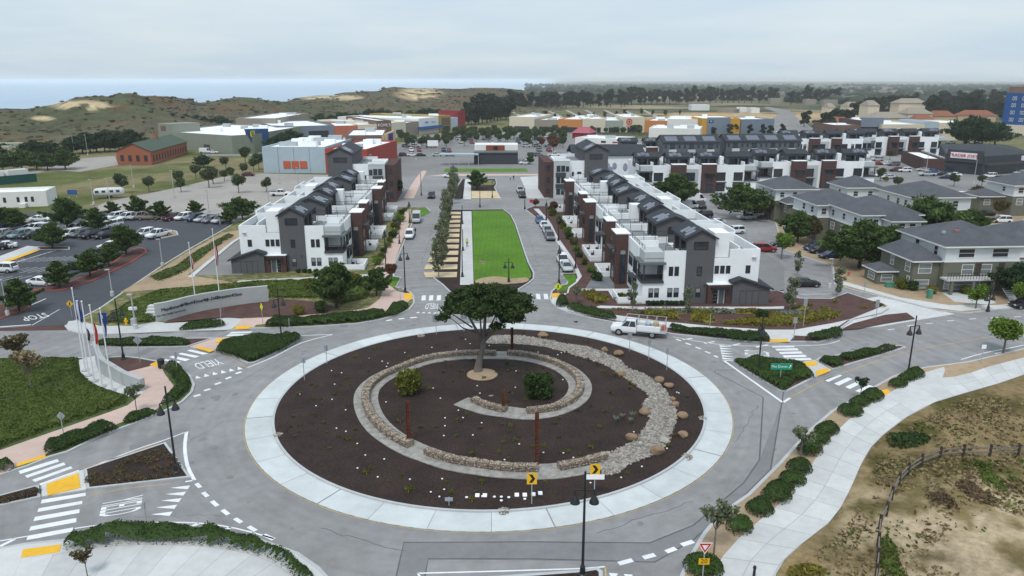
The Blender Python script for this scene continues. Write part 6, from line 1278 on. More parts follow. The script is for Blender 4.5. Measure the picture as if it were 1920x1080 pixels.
# ---------------------------------------------------------------- vehicles
CARC = {'white': (0.72, 0.73, 0.74), 'silver': (0.42, 0.44, 0.46), 'grey': (0.13, 0.135, 0.145), 'black': (0.014, 0.015, 0.018), 'dark blue': (0.02, 0.035, 0.085), 'blue': (0.03, 0.075, 0.22), 'red': (0.25, 0.012, 0.016), 'maroon': (0.09, 0.012, 0.02), 'tan': (0.27, 0.22, 0.17), 'teal': (0.17, 0.25, 0.26), 'orange': (0.42, 0.09, 0.03)}
for k, c in CARC.items(): M('paint_' + k.replace(' ', '_') + '_car', c, 0.28, 0.05, 2, spec=0.5, coord='obj')
M('tyre', (0.016, 0.016, 0.017), 0.9, 0.1, 3); M('rim', (0.35, 0.36, 0.37), 0.4, 0.1, 3, metal=0.6)
M('lamp_clear', (0.62, 0.64, 0.66), 0.2, 0.05, 3); M('lamp_red', (0.30, 0.01, 0.01), 0.3, 0.05, 3); M('bed_dark', (0.03, 0.03, 0.032), 0.8, 0.1, 3); Mglass('car_glass', (0.02, 0.024, 0.03), 0.06)
def mesh_of(mb, name, smooth=True):
    me = bpy.data.meshes.new(name); me.from_pydata(mb.v, [], mb.f); me.update(); return me
def loft(st):
    """body from stations (x, half width, bottom, belt)"""
    vs = []; fs = []; n = 10
    for x, w_, z0, zb in st:
        h = [(w_ * 0.86, z0), (w_ * 0.98, z0 + (zb - z0) * 0.25), (w_, z0 + (zb - z0) * 0.6), (w_ * 0.97, zb - 0.07), (w_ * 0.86, zb)]
        vs += [(x, y, z) for y, z in h] + [(x, -y, z) for y, z in h[::-1]]
    for i in range(len(st) - 1):
        for k in range(n): fs.append((i * n + k, i * n + (k + 1) % n, (i + 1) * n + (k + 1) % n, (i + 1) * n + k))
    fs += [tuple(range(n)), tuple(range((len(st) - 1) * n, len(st) * n))[::-1]]
    return MB().add(vs, fs)
def green(b0, b1, t0, t1, zb, zt, wb, wt):
    return MB().add([(b0, wb, zb), (b1, wb, zb), (b1, -wb, zb), (b0, -wb, zb), (t0, wt, zt), (t1, wt, zt), (t1, -wt, zt), (t0, -wt, zt)], [(0, 1, 5, 4), (1, 2, 6, 5), (2, 3, 7, 6), (3, 0, 4, 7)])
def pillars(b0, b1, t0, t1, zb, zt, wb, wt, mids=(0.5,)):
    m = MB(); e = 0.02
    for s in (1, -1):
        for f in (0.0, 1.0) + tuple(mids):
            m.bar((b0 + (b1 - b0) * f, s * (wb + e * 0.3), zb - 0.02), (t0 + (t1 - t0) * f, s * (wt + e), zt), 0.09, 0.05)
    m.add([(t0 - .04, wt + .03, zt), (t1 + .04, wt + .03, zt), (t1 + .04, -wt - .03, zt), (t0 - .04, -wt - .03, zt), (t0 + .12, wt - .1, zt + .07), (t1 - .12, wt - .1, zt + .07), (t1 - .12, -wt + .1, zt + .07), (t0 + .12, -wt + .1, zt + .07)], [(0, 1, 5, 4), (1, 2, 6, 5), (2, 3, 7, 6), (3, 0, 4, 7), (4, 5, 6, 7)])
    return m
KIND = {}
def make_kind(k):
    P = []
    if k == 'sedan':
        st = [(-2.32, .68, .45, .8), (-2.2, .82, .3, .98), (-1.5, .9, .22, 1.0), (0, .91, .2, .96), (1.0, .9, .2, .92), (1.8, .87, .24, .82), (2.2, .78, .34, .7), (2.32, .62, .42, .6)]; g = (-1.75, 1.1, -1.05, .2, .95, 1.4, .82, .6); wx = (-1.42, 1.42); wr = .33; ht = (2.2, .62, .66); tl = (-2.24, .62, .82)
    elif k == 'suv':
        st = [(-2.3, .76, .5, 1.0), (-2.2, .88, .35, 1.1), (-1.4, .94, .28, 1.1), (0, .95, .26, 1.07), (1.0, .94, .26, 1.04), (1.8, .91, .3, .96), (2.2, .82, .4, .84), (2.32, .68, .5, .74)]; g = (-2.18, 1.15, -1.9, .35, 1.06, 1.68, .86, .68); wx = (-1.42, 1.42); wr = .37; ht = (2.2, .66, .8); tl = (-2.25, .72, .98)
    elif k == 'pickup':
        st = [(-2.85, .86, .5, 1.12), (-2.75, .94, .42, 1.14), (-0.7, .96, .34, 1.14), (0.3, .96, .32, 1.14), (1.5, .95, .32, 1.12), (2.4, .92, .36, 1.06), (2.75, .84, .45, .95), (2.85, .72, .55, .85)]; g = (-0.75, 1.45, -.6, .75, 1.12, 1.82, .86, .7); wx = (-1.75, 1.8); wr = .4; ht = (2.74, .7, .88); tl = (-2.84, .8, .95)
    else:
        st = [(-2.75, .9, .4, 1.2), (-2.6, .98, .3, 1.25), (0, 1.0, .28, 1.25), (1.7, .99, .28, 1.25), (2.3, .95, .32, 1.15), (2.7, .85, .4, 1.0), (2.8, .72, .5, .9)]; g = (-2.68, 2.15, -2.62, 1.5, 1.22, 2.3, .97, .88); wx = (-1.75, 1.75); wr = .36; ht = (2.68, .7, .85); tl = (-2.74, .85, 1.0)
    P.append(('body', mesh_of(loft(st), 'body'), 'PAINT'))
    if k == 'van':
        b0, b1, t0, t1, zb, zt, wb, wt = g
        m = MB().add([(b0, wb, zb), (1.0, wb, zb), (1.0, -wb, zb), (b0, -wb, zb), (t0, wt, zt), (0.8, wt, zt), (0.8, -wt, zt), (t0, -wt, zt)], [(0, 1, 5, 4), (1, 2, 6, 5), (2, 3, 7, 6), (3, 0, 4, 7), (4, 5, 6, 7)]); P.append(('cargo_body', mesh_of(m, 'cargo_body'), 'PAINT'))
        P.append(('windows', mesh_of(green(1.0, b1, .8, t1, zb, zt - .05, wb - .01, wt - .01), 'windows'), 'car_glass')); P.append(('roof', mesh_of(pillars(1.0, b1, .8, t1, zb, zt - .05, wb - .01, wt - .01, ()), 'roof'), 'PAINT'))
    else:
        P.append(('windows', mesh_of(green(*g), 'windows'), 'car_glass')); P.append(('roof', mesh_of(pillars(*g), 'roof'), 'PAINT'))
    if k == 'pickup': P.append(('load_bed', mesh_of(MB().box(-2.72, -.85, -.8, .8, 1.141, 1.15), 'load_bed'), 'bed_dark'))
    wm = mesh_of(MB().tube([(0, -.11, 0), (0, .11, 0)], wr, 14), 'wheel'); rm = mesh_of(MB().tube([(0, -.12, 0), (0, .12, 0)], wr * .6, 10), 'rim')
    hm = mesh_of(MB().box(-.06, .06, -.17, .17, -.07, .07), 'headlight'); tm = mesh_of(MB().box(-.05, .05, -.1, .1, -.12, .12), 'tail_light')
    for me, mt in ((wm, 'tyre'), (rm, 'rim'), (hm, 'lamp_clear'), (tm, 'lamp_red')): me.materials.append(MATS[mt])
    for n_, me, mt in P:
        me.materials.append(MATS['paint_white_car'] if mt == 'PAINT' else MATS[mt])
    KIND[k] = (P, wm, rm, hm, tm, wx, st[3][1], wr, ht, tl)
for k in ('sedan', 'suv', 'pickup', 'van'): make_kind(k)
def link(name, me, par, loc=(0, 0, 0)):
    o = bpy.data.objects.new(name, me); col.objects.link(o); o.parent = par; o.location = loc; return o
def car(kind, color, loc, rz, label, group=None, near=True, s=1.0):
    r = thing({'sedan': 'car', 'suv': 'sport_utility_car', 'pickup': 'pickup_truck', 'van': 'van'}[kind], label, {'sedan': 'car', 'suv': 'car', 'pickup': 'pickup truck', 'van': 'van'}[kind], (loc[0], loc[1], loc[2] if len(loc) > 2 else 0.01), rz, group)
    r.scale = (s, s, s); P, wm, rm, hm, tm, wx, hw, wr, ht, tl = KIND[kind]; pm = MATS['paint_' + color.replace(' ', '_') + '_car']
    for n_, me, mt in P:
        o = link(n_, me, r)
        if mt == 'PAINT' and color != 'white': o.material_slots[0].link = 'OBJECT'; o.material_slots[0].material = pm
    for x in wx:
        for y in (-1, 1):
            w_ = link('wheel', wm, r, (x, y * (hw - .1), wr))
            if near: link('rim', rm, w_)
    for y in (-1, 1): link('headlight', hm, r, (ht[0], y * ht[1], ht[2])); link('tail_light', tm, r, (tl[0], y * tl[1], tl[2]))
    return r
KN = {'sedan': 'saloon car', 'suv': 'high-roofed car', 'pickup': 'pickup truck', 'van': 'van'}
def cars(lst, where, group, head, z=0.01, near=True):
    """lst of (px, py, kind, colour[, heading]); head = direction (x,y) the noses point to"""
    for i, c in enumerate(sorted(lst)):
        p = G(c[0], c[1]); h = c[4] if len(c) > 4 else head; h = (h[0] + R.uniform(-.03, .03), h[1] + R.uniform(-.03, .03))
        car(c[2], c[3], (p.x, p.y, z), math.atan2(h[1], h[0]), '%s %s, %s from left %s' % (c[3], KN[c[2]], ORD[i], where), group, near)
DW = (-0.42, -0.9); SD = (1, 0.12)
cars([(217, 411, 'suv', 'white'), (238, 412, 'suv', 'white'), (258, 411, 'suv', 'silver'), (280, 412, 'pickup', 'tan', SD), (322, 413, 'suv', 'maroon'), (345, 412, 'suv', 'white'), (366, 414, 'suv', 'dark blue'), (381, 415, 'sedan', 'silver'), (396, 417, 'sedan', 'grey'), (414, 418, 'suv', 'silver')], 'in the back row of the left car park', 'cars in the back row of the left car park', DW, 0.016)
cars([(8, 434, 'suv', 'dark blue'), (-14, 436, 'suv', 'silver'), (56, 433, 'sedan', 'silver'), (68, 433, 'suv', 'white'), (83, 433, 'suv', 'silver'), (141, 432, 'sedan', 'silver'), (155, 432, 'suv', 'white'), (190, 431, 'suv', 'white'), (212, 426, 'suv', 'white'), (32, 433, 'suv', 'grey'), (174, 431, 'suv', 'dark blue')], 'in the second row of the left car park', 'cars in the second row of the left car park', DW, 0.016)
cars([(-4, 446, 'suv', 'silver'), (17, 446, 'sedan', 'grey'), (38, 446, 'suv', 'teal'), (60, 446, 'sedan', 'black'), (134, 444, 'suv', 'white'), (153, 444, 'suv', 'grey'), (171, 446, 'suv', 'black'), (196, 446, 'sedan', 'black'), (272, 443, 'suv', 'white'), (298, 445, 'pickup', 'white')], 'in the third row of the left car park', 'cars in the third row of the left car park', DW, 0.016)
cars([(77, 415, 'sedan', 'white', SD), (13, 417, 'sedan', 'black', SD), (8, 466, 'sedan', 'white', (-1, -.5)), (-10, 469, 'sedan', 'black', (-1, -.5))], 'driving through the left car park', 'cars on the aisles of the left car park', SD, 0.016)
cars([(8, 510, 'suv', 'white', (-1, .1)), (80, 535, 'sedan', 'white', (1, -.12)), (207, 468, 'suv', 'white', (-1, .1)), (145, 505, 'sedan', 'black', (-1, .1))], 'near the front islands of the left car park', 'cars at the front of the left car park', SD, 0.016)
UD = (-SA, -CA); UU = (SA, CA)
cars([(781, 416, 'van', 'silver'), (768, 446, 'suv', 'white'), (809, 371, 'suv', 'black'), (843, 333, 'suv', 'white', (-1, -.1))], 'on the left carriageway of the avenue', 'cars on the left of the avenue', UD)
cars([(1012, 417, 'sedan', 'blue'), (1020, 427, 'sedan', 'white'), (1026, 438, 'suv', 'silver'), (1031, 449, 'suv', 'grey'), (1055, 494, 'suv', 'white'), (1062, 506, 'sedan', 'silver'), (975, 361, 'pickup', 'silver'), (979, 370, 'suv', 'black'), (984, 308, 'suv', 'white', (-1, -.2))], 'along the right carriageway of the avenue', 'cars on the right of the avenue', UD)
cars([(1510, 537, 'sedan', 'black', (1, 0)), (1528, 470, 'suv', 'dark blue', (-1, -.2)), (1538, 475, 'suv', 'black', (-1, -.2)), (1557, 484, 'sedan', 'dark blue', (-1, -.2)), (1433, 472, 'suv', 'red', (1, 0)), (1413, 407, 'suv', 'white', (-1, -.3)), (1399, 411, 'sedan', 'silver', (-1, -.1)), (1318, 408, 'suv', 'black', (-1, -.1)), (1342, 421, 'sedan', 'silver', (-1, -.1)), (1376, 438, 'suv', 'white', (-1, -.2)), (1289, 391, 'van', 'white', (1, 0)), (1313, 390, 'pickup', 'black'), (1354, 390, 'suv', 'grey', (-.4, -1)), (1466, 462, 'sedan', 'black', (-1, 0)), (1304, 379, 'van', 'white', (1, 0))], 'in the lanes between terrace and flats', 'cars between the right terrace and the flats', UD)
tj = [(150, 850, 'suv', 'silver'), (240, 895, 'sedan', 'white'), (330, 905, 'suv', 'grey'), (500, 862, 'suv', 'silver'), (575, 878, 'suv', 'black'), (660, 895, 'sedan', 'white'), (780, 905, 'suv', 'white'), (850, 935, 'suv', 'white'), (455, 975, 'suv', 'white'), (350, 970, 'suv', 'maroon'), (710, 1020, 'pickup', 'silver'), (860, 1015, 'sedan', 'black'), (660, 965, 'sedan', 'silver'), (1000, 950, 'suv', 'grey'), (1045, 975, 'suv', 'black'), (920, 1050, 'sedan', 'dark blue'), (1010, 1025, 'sedan', 'white'), (1200, 975, 'pickup', 'orange'), (1410, 1040, 'suv', 'white'), (1455, 985, 'suv', 'grey'), (1560, 985, 'suv', 'silver'), (1660, 985, 'suv', 'dark blue'), (1640, 1055, 'sedan', 'red'), (1760, 1000, 'sedan', 'silver'), (130, 895, 'sedan', 'red'), (760, 985, 'sedan', 'blue'), (200, 1030, 'sedan', 'white'), (270, 1050, 'sedan', 'silver')]
cars([(x / 6 + 1620, y / 6 + 160, k, c) for x, y, k, c in tj], 'in the supermarket car park', 'cars in the supermarket car park', (-1, .12), 0.02, False)
cars([(1812, 271, 'suv', 'white'), (1782, 269, 'sedan', 'silver'), (1832, 271, 'sedan', 'silver')], 'on the street behind the supermarket', 'cars on the street behind the supermarket', (1, 0), 0.03, False)
cars([(1860, 372, 'pickup', 'grey'), (1876, 418, 'suv', 'white'), (1845, 405, 'sedan', 'black'), (1811, 392, 'sedan', 'white'), (1855, 385, 'suv', 'silver')], 'between the flats at the right', 'cars between the flats', (-1, .1), 0.02, False)
cars([(1922, 577, 'sedan', 'black', (-1, -.1)), (1938, 420, 'suv', 'white', (-1, 0))], 'at the right edge of the picture', 'cars at the right edge', (-1, 0))
ml = []
rc = random.Random(5)
for y in (254, 258, 263, 269, 276, 284, 293):
    for k in range(15):
        x = rc.uniform(790, 1060) if y < 270 else rc.choice((rc.uniform(745, 850), rc.uniform(985, 1040)))
        ml.append((x, y, rc.choice(('sedan', 'suv', 'suv', 'pickup')), rc.choice(('white', 'silver', 'grey', 'black', 'dark blue', 'white', 'silver', 'red'))))
    for c in list(ml):
        if sum(1 for d in ml if d[1] == y and c[1] == y and d is not c and abs(d[0] - c[0]) < 10): ml.remove(c)
for i, y in enumerate((254, 258, 263, 269, 276, 284, 293)):
    cars([c for c in ml if c[1] == y], 'in row %s of the shopping car park' % ['seven, farthest', 'six', 'five', 'four', 'three', 'two', 'one, nearest'][i], 'cars in the big shop car park', (0.2, -1) if i % 2 else (1, 0.05), 0.02, False)
cars([(386, 287, 'van', 'white'), (400, 287.5, 'sedan', 'white')], 'beside the sage-grey store', 'vehicles at the loading door', (1, 0), 0.0, False)
cars([(466, 330, 'sedan', 'maroon'), (526, 367, 'pickup', 'white')], 'on the old car park', 'vehicles on the old car park', (1, 0.1), 0.0, False)
# service truck on the roundabout
pf, pr_ = G(1160, 629), G(1228, 635.5); d = (pf - pr_).normalized(); hd = math.atan2(d.y, d.x); nn = Vector((-d.y, d.x, 0))
c = (pf + pr_) / 2 - (nn if nn.y < 0 else -nn) * 0.95
r = thing('service_truck', 'white service truck with ladder rack driving round the roundabout', 'truck', (c.x, c.y, 0.01), hd)
def tp(name, mb, mat):
    me = mesh_of(mb, name); me.materials.append(MATS[mat]); return link(name, me, r)
tp('body', loft([(0.1, .98, .5, 1.3), (0.3, 1.0, .45, 1.32), (1.8, 1.0, .42, 1.32), (2.9, .98, .45, 1.28), (3.35, .9, .55, 1.15), (3.45, .78, .62, 1.05)]), 'paint_white_car')
tp('windows', green(.15, 2.1, .3, 1.5, 1.3, 2.02, .92, .76), 'car_glass'); tp('roof', pillars(.15, 2.1, .3, 1.5, 1.3, 2.02, .92, .76), 'paint_white_car')
tp('chassis', MB().box(-3.6, 1.0, -.5, .5, .45, .75), 'metal_black')
tp('flat_bed', MB().box(-3.7, 0.05, -1.05, 1.05, .76, .9), 'metal_galv')
for s in (-1, 1):
    b = tp('tool_box', MB().box(-2.9, 0.02, s * 1.06 - (0.45 if s > 0 else 0), s * 1.06 + (0 if s > 0 else 0.45), .91, 1.55), 'paint_white_car')
    for x in (-2.85, -2.1, -1.35, -.65): me = mesh_of(MB().box(x, x + .6, s * 1.065 - .01, s * 1.065 + .01, .98, 1.48), 'locker_door'); me.materials.append(MATS['metal_white']); o = link('locker_door', me, b)
rk = MB()
for x in (-3.5, -2.3, -1.1, 0.0):
    for s in (-1, 1): rk.bar((x, s * .98, .9 if x < -3 else 1.55), (x, s * .98, 2.45), .06)
    rk.bar((x, -.98, 2.45), (x, .98, 2.45), .06)
for s in (-1, 1): rk.bar((-3.6, s * .98, 2.45), (1.6, s * .98, 2.45), .06)
rk.bar((1.55, -.98, 2.45), (1.55, .98, 2.45), .06); tp('ladder_rack', rk, 'metal_galv')
tp('cargo', MB().box(-2.6, -1.9, -.5, .3, .91, 1.9), 'wall_tan'); tp('cargo', MB().box(-1.6, -.9, -.4, .4, .91, 1.8), 'wall_bluegrey'); tp('cargo', MB().box(-3.5, -3.0, -.7, .1, .91, 1.5), 'wall_coral')
for x in (-1.95, 2.35):
    for s in (-1, 1):
        me = mesh_of(MB().tube([(0, -.14, 0), (0, .14, 0)], .46, 16), 'wheel'); me.materials.append(MATS['tyre']); w_ = link('wheel', me, r, (x, s * .88, .46))
        me = mesh_of(MB().tube([(0, -.15, 0), (0, .15, 0)], .26, 12), 'rim'); me.materials.append(MATS['rim']); link('rim', me, w_)
for s in (-1, 1): tp('headlight', MB().box(3.3, 3.44, s * .7 - .14, s * .7 + .14, .88, 1.05), 'lamp_clear'); tp('tail_light', MB().box(-3.74, -3.69, s * .9 - .1, s * .9 + .1, .78, .88), 'lamp_red')
# bay lines of the left car park
cp = [o for o in bpy.data.objects if o.name.startswith('car_park')][0]
cpr = bpy.data.objects['car_park.001']
def bays(p, q, n, ln, w=0.1):
    p, q = G(*p), G(*q); d_ = Vector((DW[0], DW[1], 0)).normalized() * ln
    for k in range(n + 1): a = p.lerp(q, k / n); bar_mark(a, a + d_, w, cpr, z=0.014, name='bay_line')
bays((200, 405), (425, 412), 18, 4.5); bays((-20, 425), (215, 420), 18, 4.5); bays((-20, 437), (310, 432), 24, 4.5); bays((20, 485), (200, 478), 14, 4.5); bays((-30, 505), (170, 497), 12, 5.0); bays((-30, 520), (60, 517), 5, 4)
for k in range(9): a = c1([(0, 0)]); bar_mark(G(30 + k * 10, 492 - k * 3.0), G(48 + k * 10, 486 - k * 3.0), 0.12, cpr, z=0.014, name='hatch_line')
sheet('pavement', W2([(-10, 492), (-10, 485), (52, 462), (75, 464), (70, 470), (10, 494)]), 'concrete', 0.0, 0.13); tact([(-10, 496), (66, 470), (76, 470), (0, 498)], 'long yellow tactile strip in the left car park')
def redk(px, mat='mulch_red'): block('planting_bed', W2(px), mat, kmat='kerb_red', kw=0.3)
redk([(58, 546), (117, 545), (175, 527), (248, 492), (276, 473), (273, 467), (260, 464), (245, 470), (204, 497), (163, 516), (120, 533), (80, 540)])
redk([(-20, 607), (57, 578), (55, 573), (44, 571), (-20, 571)]); block('planting_bed', W2([(70, 463), (131, 463), (131, 468.5), (72, 469)]), 'mulch_red'); block('planting_bed', W2([(302, 448), (335, 441), (332, 434), (312, 430), (300, 434)]), 'dry_soil'); block('planting_bed', W2([(28, 422), (70, 412), (64, 409), (30, 416)]), 'dry_soil')
bar_mark(G(0, 613), G(58, 609), 0.3, cpr, z=0.016); bar_mark(G(59, 572), G(86, 560), 0.2, cpr, z=0.016); bar_mark(G(60, 610), G(112, 580), 0.12, cpr, z=0.016)
lot('crossing_band', [(-20, 616), (58, 612), (122, 609), (127, 619), (60, 620), (-20, 621)], 'mulch_red', 0.01)
bar_mark(G(1484, 536), G(1530, 535), 0.12); bar_mark(G(1502, 552), G(1560, 551), 0.12)
# ---------------------------------------------------------------- plants
def clump_pts(cl, n, r, shell=0.55):
    """points spread through ellipsoid clumps, thicker towards their skin"""
    vol = np.array([c[1][0] * c[1][1] * c[1][2] for c in cl]) ** 0.7; cnt = np.maximum(4, (n * vol / vol.sum()).astype(int)); P = []
    for (c, rad), k in zip(cl, cnt):
        d = r.normal(size=(k, 3)); d /= np.linalg.norm(d, axis=1)[:, None]; q = (shell + (1 - shell) * r.random(k)) ** 0.8 * (1 + 0.16 * r.normal(size=k))
        P.append(np.array(c) + d * q[:, None] * np.array(rad))
    return np.concatenate(P)
def limb_mesh(limbs, n=7):
    m = MB()
    for pts, rad in limbs: m.tube(pts, rad, n)
    return m
TREE = {}
def tree_kind(name, limbs, cl, nl, size, leaf, bark, seed, flat=0.0, aspect=1.7):
    r = np.random.default_rng(seed); m = limb_mesh(limbs); tm = bpy.data.meshes.new('trunk'); tm.from_pydata(m.v, [], m.f); tm.materials.append(MATS[bark]); tm.update()
    V, Q = leaves(clump_pts(cl, nl, r), size, flat, aspect, r); o = np_mesh('crown', V, Q, leaf); cm = o.data; bpy.data.objects.remove(o)
    TREE.setdefault(name, []).append((tm, cm))
def plant(kind, x, y, s, label, group, cat='tree', name='tree', var=0, z=0.1, rz=None, leaf=None, px=True, trunk=True):
    p = G(x, y) if px else Vector((x, y, 0)); tm, cm = TREE[kind][var % len(TREE[kind])]
    r = thing(name, label, cat, (p.x, p.y, z), R.uniform(0, 6.28) if rz is None else rz, group); r.scale = (s * R.uniform(.94, 1.06), s * R.uniform(.94, 1.06), s * R.uniform(.95, 1.05))
    if trunk: link('trunk', tm, r)
    o = link('crown', cm, r)
    if leaf: o.material_slots[0].link = 'OBJECT'; o.material_slots[0].material = MATS[leaf]
    return r
# lollipop trees, 1 unit = 1 m, about 5.5 m high
for v in range(3):
    r = random.Random(40 + v); cl = [((r.uniform(-.9, .9), r.uniform(-.9, .9), 3.4 + r.uniform(-.6, .9)), (r.uniform(.8, 1.2), r.uniform(.8, 1.2), r.uniform(.7, 1.0))) for _ in range(9)]
    lb = [([(0, 0, -.1), (.05, 0, 1.2), (0, .05, 2.6), (.1, 0, 3.6)], [.16, .12, .09, .04])] + [([(0, 0, 1.8), (math.cos(a) * .8, math.sin(a) * .8, 2.9 + .3 * r.random())], [.07, .03]) for a in (0.4, 2.1, 3.9, 5.2)]
    tree_kind('round', lb, cl, 2600, .26, 'leaf_round', 'bark', 50 + v)
# loose upright trees of the median, about 7 m
for v in range(3):
    r = random.Random(60 + v); cl = [((r.uniform(-.75, .75), r.uniform(-.75, .75), z + r.uniform(-.3, .3)), (r.uniform(.5, .85), r.uniform(.5, .85), r.uniform(.45, .8))) for z in (1.9, 2.4, 3.0, 3.4, 3.9, 4.4, 4.9, 5.4, 5.9, 6.4)]
    lb = [([(0, 0, -.1), (.08, .03, 2), (-.05, .05, 4), (.05, 0, 6.3)], [.1, .08, .055, .02])] + [([(0, 0, 1.4 + k * .7), (math.cos(k * 2.3) * .8, math.sin(k * 2.3) * .8, 2.3 + k * .75)], [.045, .015]) for k in range(6)]
    tree_kind('upright', lb, cl, 1050, .23, 'leaf_olive', 'bark_pale', 70 + v)
# Monterey cypresses of the car parks: sprays reaching up and out
def cyp(seed, H, W_, n, name, leafsz, nl, leaf='leaf_cypress'):
    r = random.Random(seed); lb = [([(0, 0, -.2), (.1, .05, H * .3), (0, 0, H * .75)], [.05 * H * .6, .035 * H * .6, .02])]; cl = []
    for k in range(n):
        a = k * 2.4 + r.uniform(-.4, .4); f = (k + .5) / n; z0 = H * (.12 + .5 * f); L = W_ * (1.05 - .72 * f) * r.uniform(.75, 1.1); z1 = z0 + L * r.uniform(.25, .55)
        e = (math.cos(a) * L, math.sin(a) * L, z1); lb.append(([(0, 0, z0), (e[0] * .5, e[1] * .5, z0 + (z1 - z0) * .35), e], [.05 * H * .22, .04, .015]))
        for t in (.35, .6, .82, 1.0, 1.12):
            sz = W_ * (.26 - .14 * t) * r.uniform(.8, 1.2); cl.append(((e[0] * t + r.uniform(-.2, .2), e[1] * t + r.uniform(-.2, .2), z0 + (z1 - z0) * t ** 1.4 + sz * .3), (sz * 1.1, sz * 1.1, sz * .55)))
    for t in (.66, .74, .8): cl.append(((r.uniform(-.12, .12) * H, r.uniform(-.12, .12) * H, H * t), (W_ * .26, W_ * .26, H * .08)))
    tree_kind(name, lb, cl, nl, leafsz, leaf, 'bark_dark', seed, .1, 2.6)
for v in range(3): cyp(80 + v, 5.2, 2.7, 16, 'cypress', .2, 5200)
for v in range(2): cyp(90 + v, 10.5, 6.4, 26, 'big_cypress', .32, 17000)
for v in range(2): cyp(95 + v, 12.0, 8.5, 22, 'wide_cypress', .5, 4000, 'leaf_dark')
# eucalyptus of the background, 20 m
for v in range(4):
    r = random.Random(120 + v); cl = [((r.uniform(-4, 4), r.uniform(-4, 4), z + r.uniform(-1, 1)), (r.uniform(2.0, 3.4), r.uniform(2.0, 3.4), r.uniform(1.6, 2.8))) for z in (5, 7, 8, 10, 11, 12, 13, 14, 15, 16, 17, 18)]
    lb = [([(0, 0, -1), (.3, .2, 8), (-.4, 0, 16)], [.5, .4, .12])] + [([(0, 0, 4 + k), (math.cos(k * 2) * 3, math.sin(k * 2) * 3, 9 + k * 1.3)], [.2, .06]) for k in range(5)]
    tree_kind('eucalyptus', lb, cl, 2200, 1.0, 'leaf_eucal', 'bark_dark', 130 + v)
for v in range(3):
    r = random.Random(140 + v); cl = [((r.uniform(-.5, .5), r.uniform(-.5, .5), .65 + r.uniform(-.25, .35)), (.5, .5, .45)) for _ in range(9)]
    tree_kind('shrub', [([(0, 0, -.1), (0, 0, .5)], [.06, .03])], cl, 1500, .13, 'leaf_shrub', 'bark_dark', 150 + v)
for v in range(2):
    r = random.Random(160 + v); cl = [((r.uniform(-.55, .55), r.uniform(-.55, .55), 2.1 + r.uniform(-.35, .4)), (.32, .32, .25)) for _ in range(9)]
    lb = [([(0, 0, -.1), (.02, 0, .9), (-.02, .03, 1.6)], [.045, .04, .03])] + [([(0, 0, 1.2), c[0]], [.025, .01]) for c in cl]
    tree_kind('young', lb, cl, 420, .16, 'leaf_olive', 'bark', 170 + v)
for v in range(2):
    r = random.Random(180 + v); cl = [((0, 0, .12), (.3, .3, .13)), ((.1, .05, .2), (.18, .18, .14))]
    tree_kind('tuft', [([(0, 0, -.05), (0, 0, .15)], [.02, .01])], cl, 46, .11, 'leaf_brown', 'bark_dark', 190 + v)
# --- hero cypress on the island
p = G(897, 697, IZ); r = thing('island_cypress', 'leaning cypress with spreading dark crown at the centre of the roundabout', 'tree', (p.x, p.y, IZ), 0); rr_ = random.Random(3)
H_ = HT(897, 697, 531, IZ)
lb = [([(0, 0, -.2), (-.05, 0, .3), (.12, 0, 1.4), (.5, .05, 2.7), (.62, .1, 3.9)], [.6, .46, .36, .31, .26]), ([(.55, .08, 3.4), (-.1, .1, 4.8), (-.9, .3, 6.3), (-1.8, .2, 7.5)], [.22, .17, .12, .05]), ([(.6, .1, 3.7), (.75, .3, 5.4), (.9, .2, 7.4), (.7, .3, 9.0)], [.24, .18, .12, .05]),
      ([(.6, .1, 3.6), (1.8, -.1, 4.9), (3.0, .2, 6.0), (4.2, .1, 6.8)], [.2, .15, .1, .04]), ([(.0, .1, 4.6), (-1.6, -.6, 5.4), (-2.8, -.9, 6.6)], [.11, .07, .03]), ([(.9, .1, 4.3), (1.6, -1.2, 5.6), (2.0, -2.2, 6.6)], [.12, .08, .03]), ([(.4, .1, 4.4), (.2, 1.4, 6.0), (-.4, 2.4, 7.2)], [.12, .08, .03]), ([(1.0, .2, 4.6), (2.0, 1.6, 6.2), (2.6, 2.6, 7.2)], [.11, .07, .03]), ([(-.6, .2, 5.2), (-2.6, .8, 6.4), (-3.8, .6, 7.0)], [.1, .06, .02])]
cl = []
for k in range(96):
    a = rr_.uniform(0, 6.28); q = math.sqrt(rr_.random()) * 4.5; x = .95 + math.cos(a) * q; y = .2 + math.sin(a) * q * .85; zt = H_ - .35 - (q / 4.8) ** 2 * 1.9; z = zt - rr_.random() ** 1.6 * (2.2 if q < 3 else 1.2); s = rr_.uniform(.55, 1.0)
    cl.append(((x, y, z), (s * 1.25, s * 1.25, s * .48)))
cl += [((2.7, 0, 7.0), (1.1, 1.0, .5)), ((3.1, -.5, 6.5), (1.0, .9, .45)), ((3.6, .2, 6.7), (1.3, 1.1, .5)), ((4.3, .2, 6.3), (1.0, .9, .45)), ((4.4, .3, 7.2), (1.1, 1.0, .5)),  ((-3.9, .3, 6.4), (.9, .9, .4)),  ((2.2, -2.2, 6.2), (.9, .8, .4))]
MB(lambda x, y, z: (x + p.x, y + p.y, z + IZ)).add(*(lambda m: (m.v, m.f))(limb_mesh(lb, 12))).build('trunk', 'bark', r, smooth=True)
V, Q = leaves(clump_pts(cl, 30000, np.random.default_rng(5), .35), .2, .15, 2.2, np.random.default_rng(6)); np_mesh('crown', V, Q, 'leaf_hero', r)
o = MB().lathe((G(904, 702, IZ).x, G(904, 702, IZ).y, .14), [(1.75, 0), (1.7, .07), (1.2, .12), (0.3, .15)], 28).build('straw_ring', 'dry_soil'); tag(o, 'round mat of pale straw at the foot of the leaning cypress', 'straw mat')
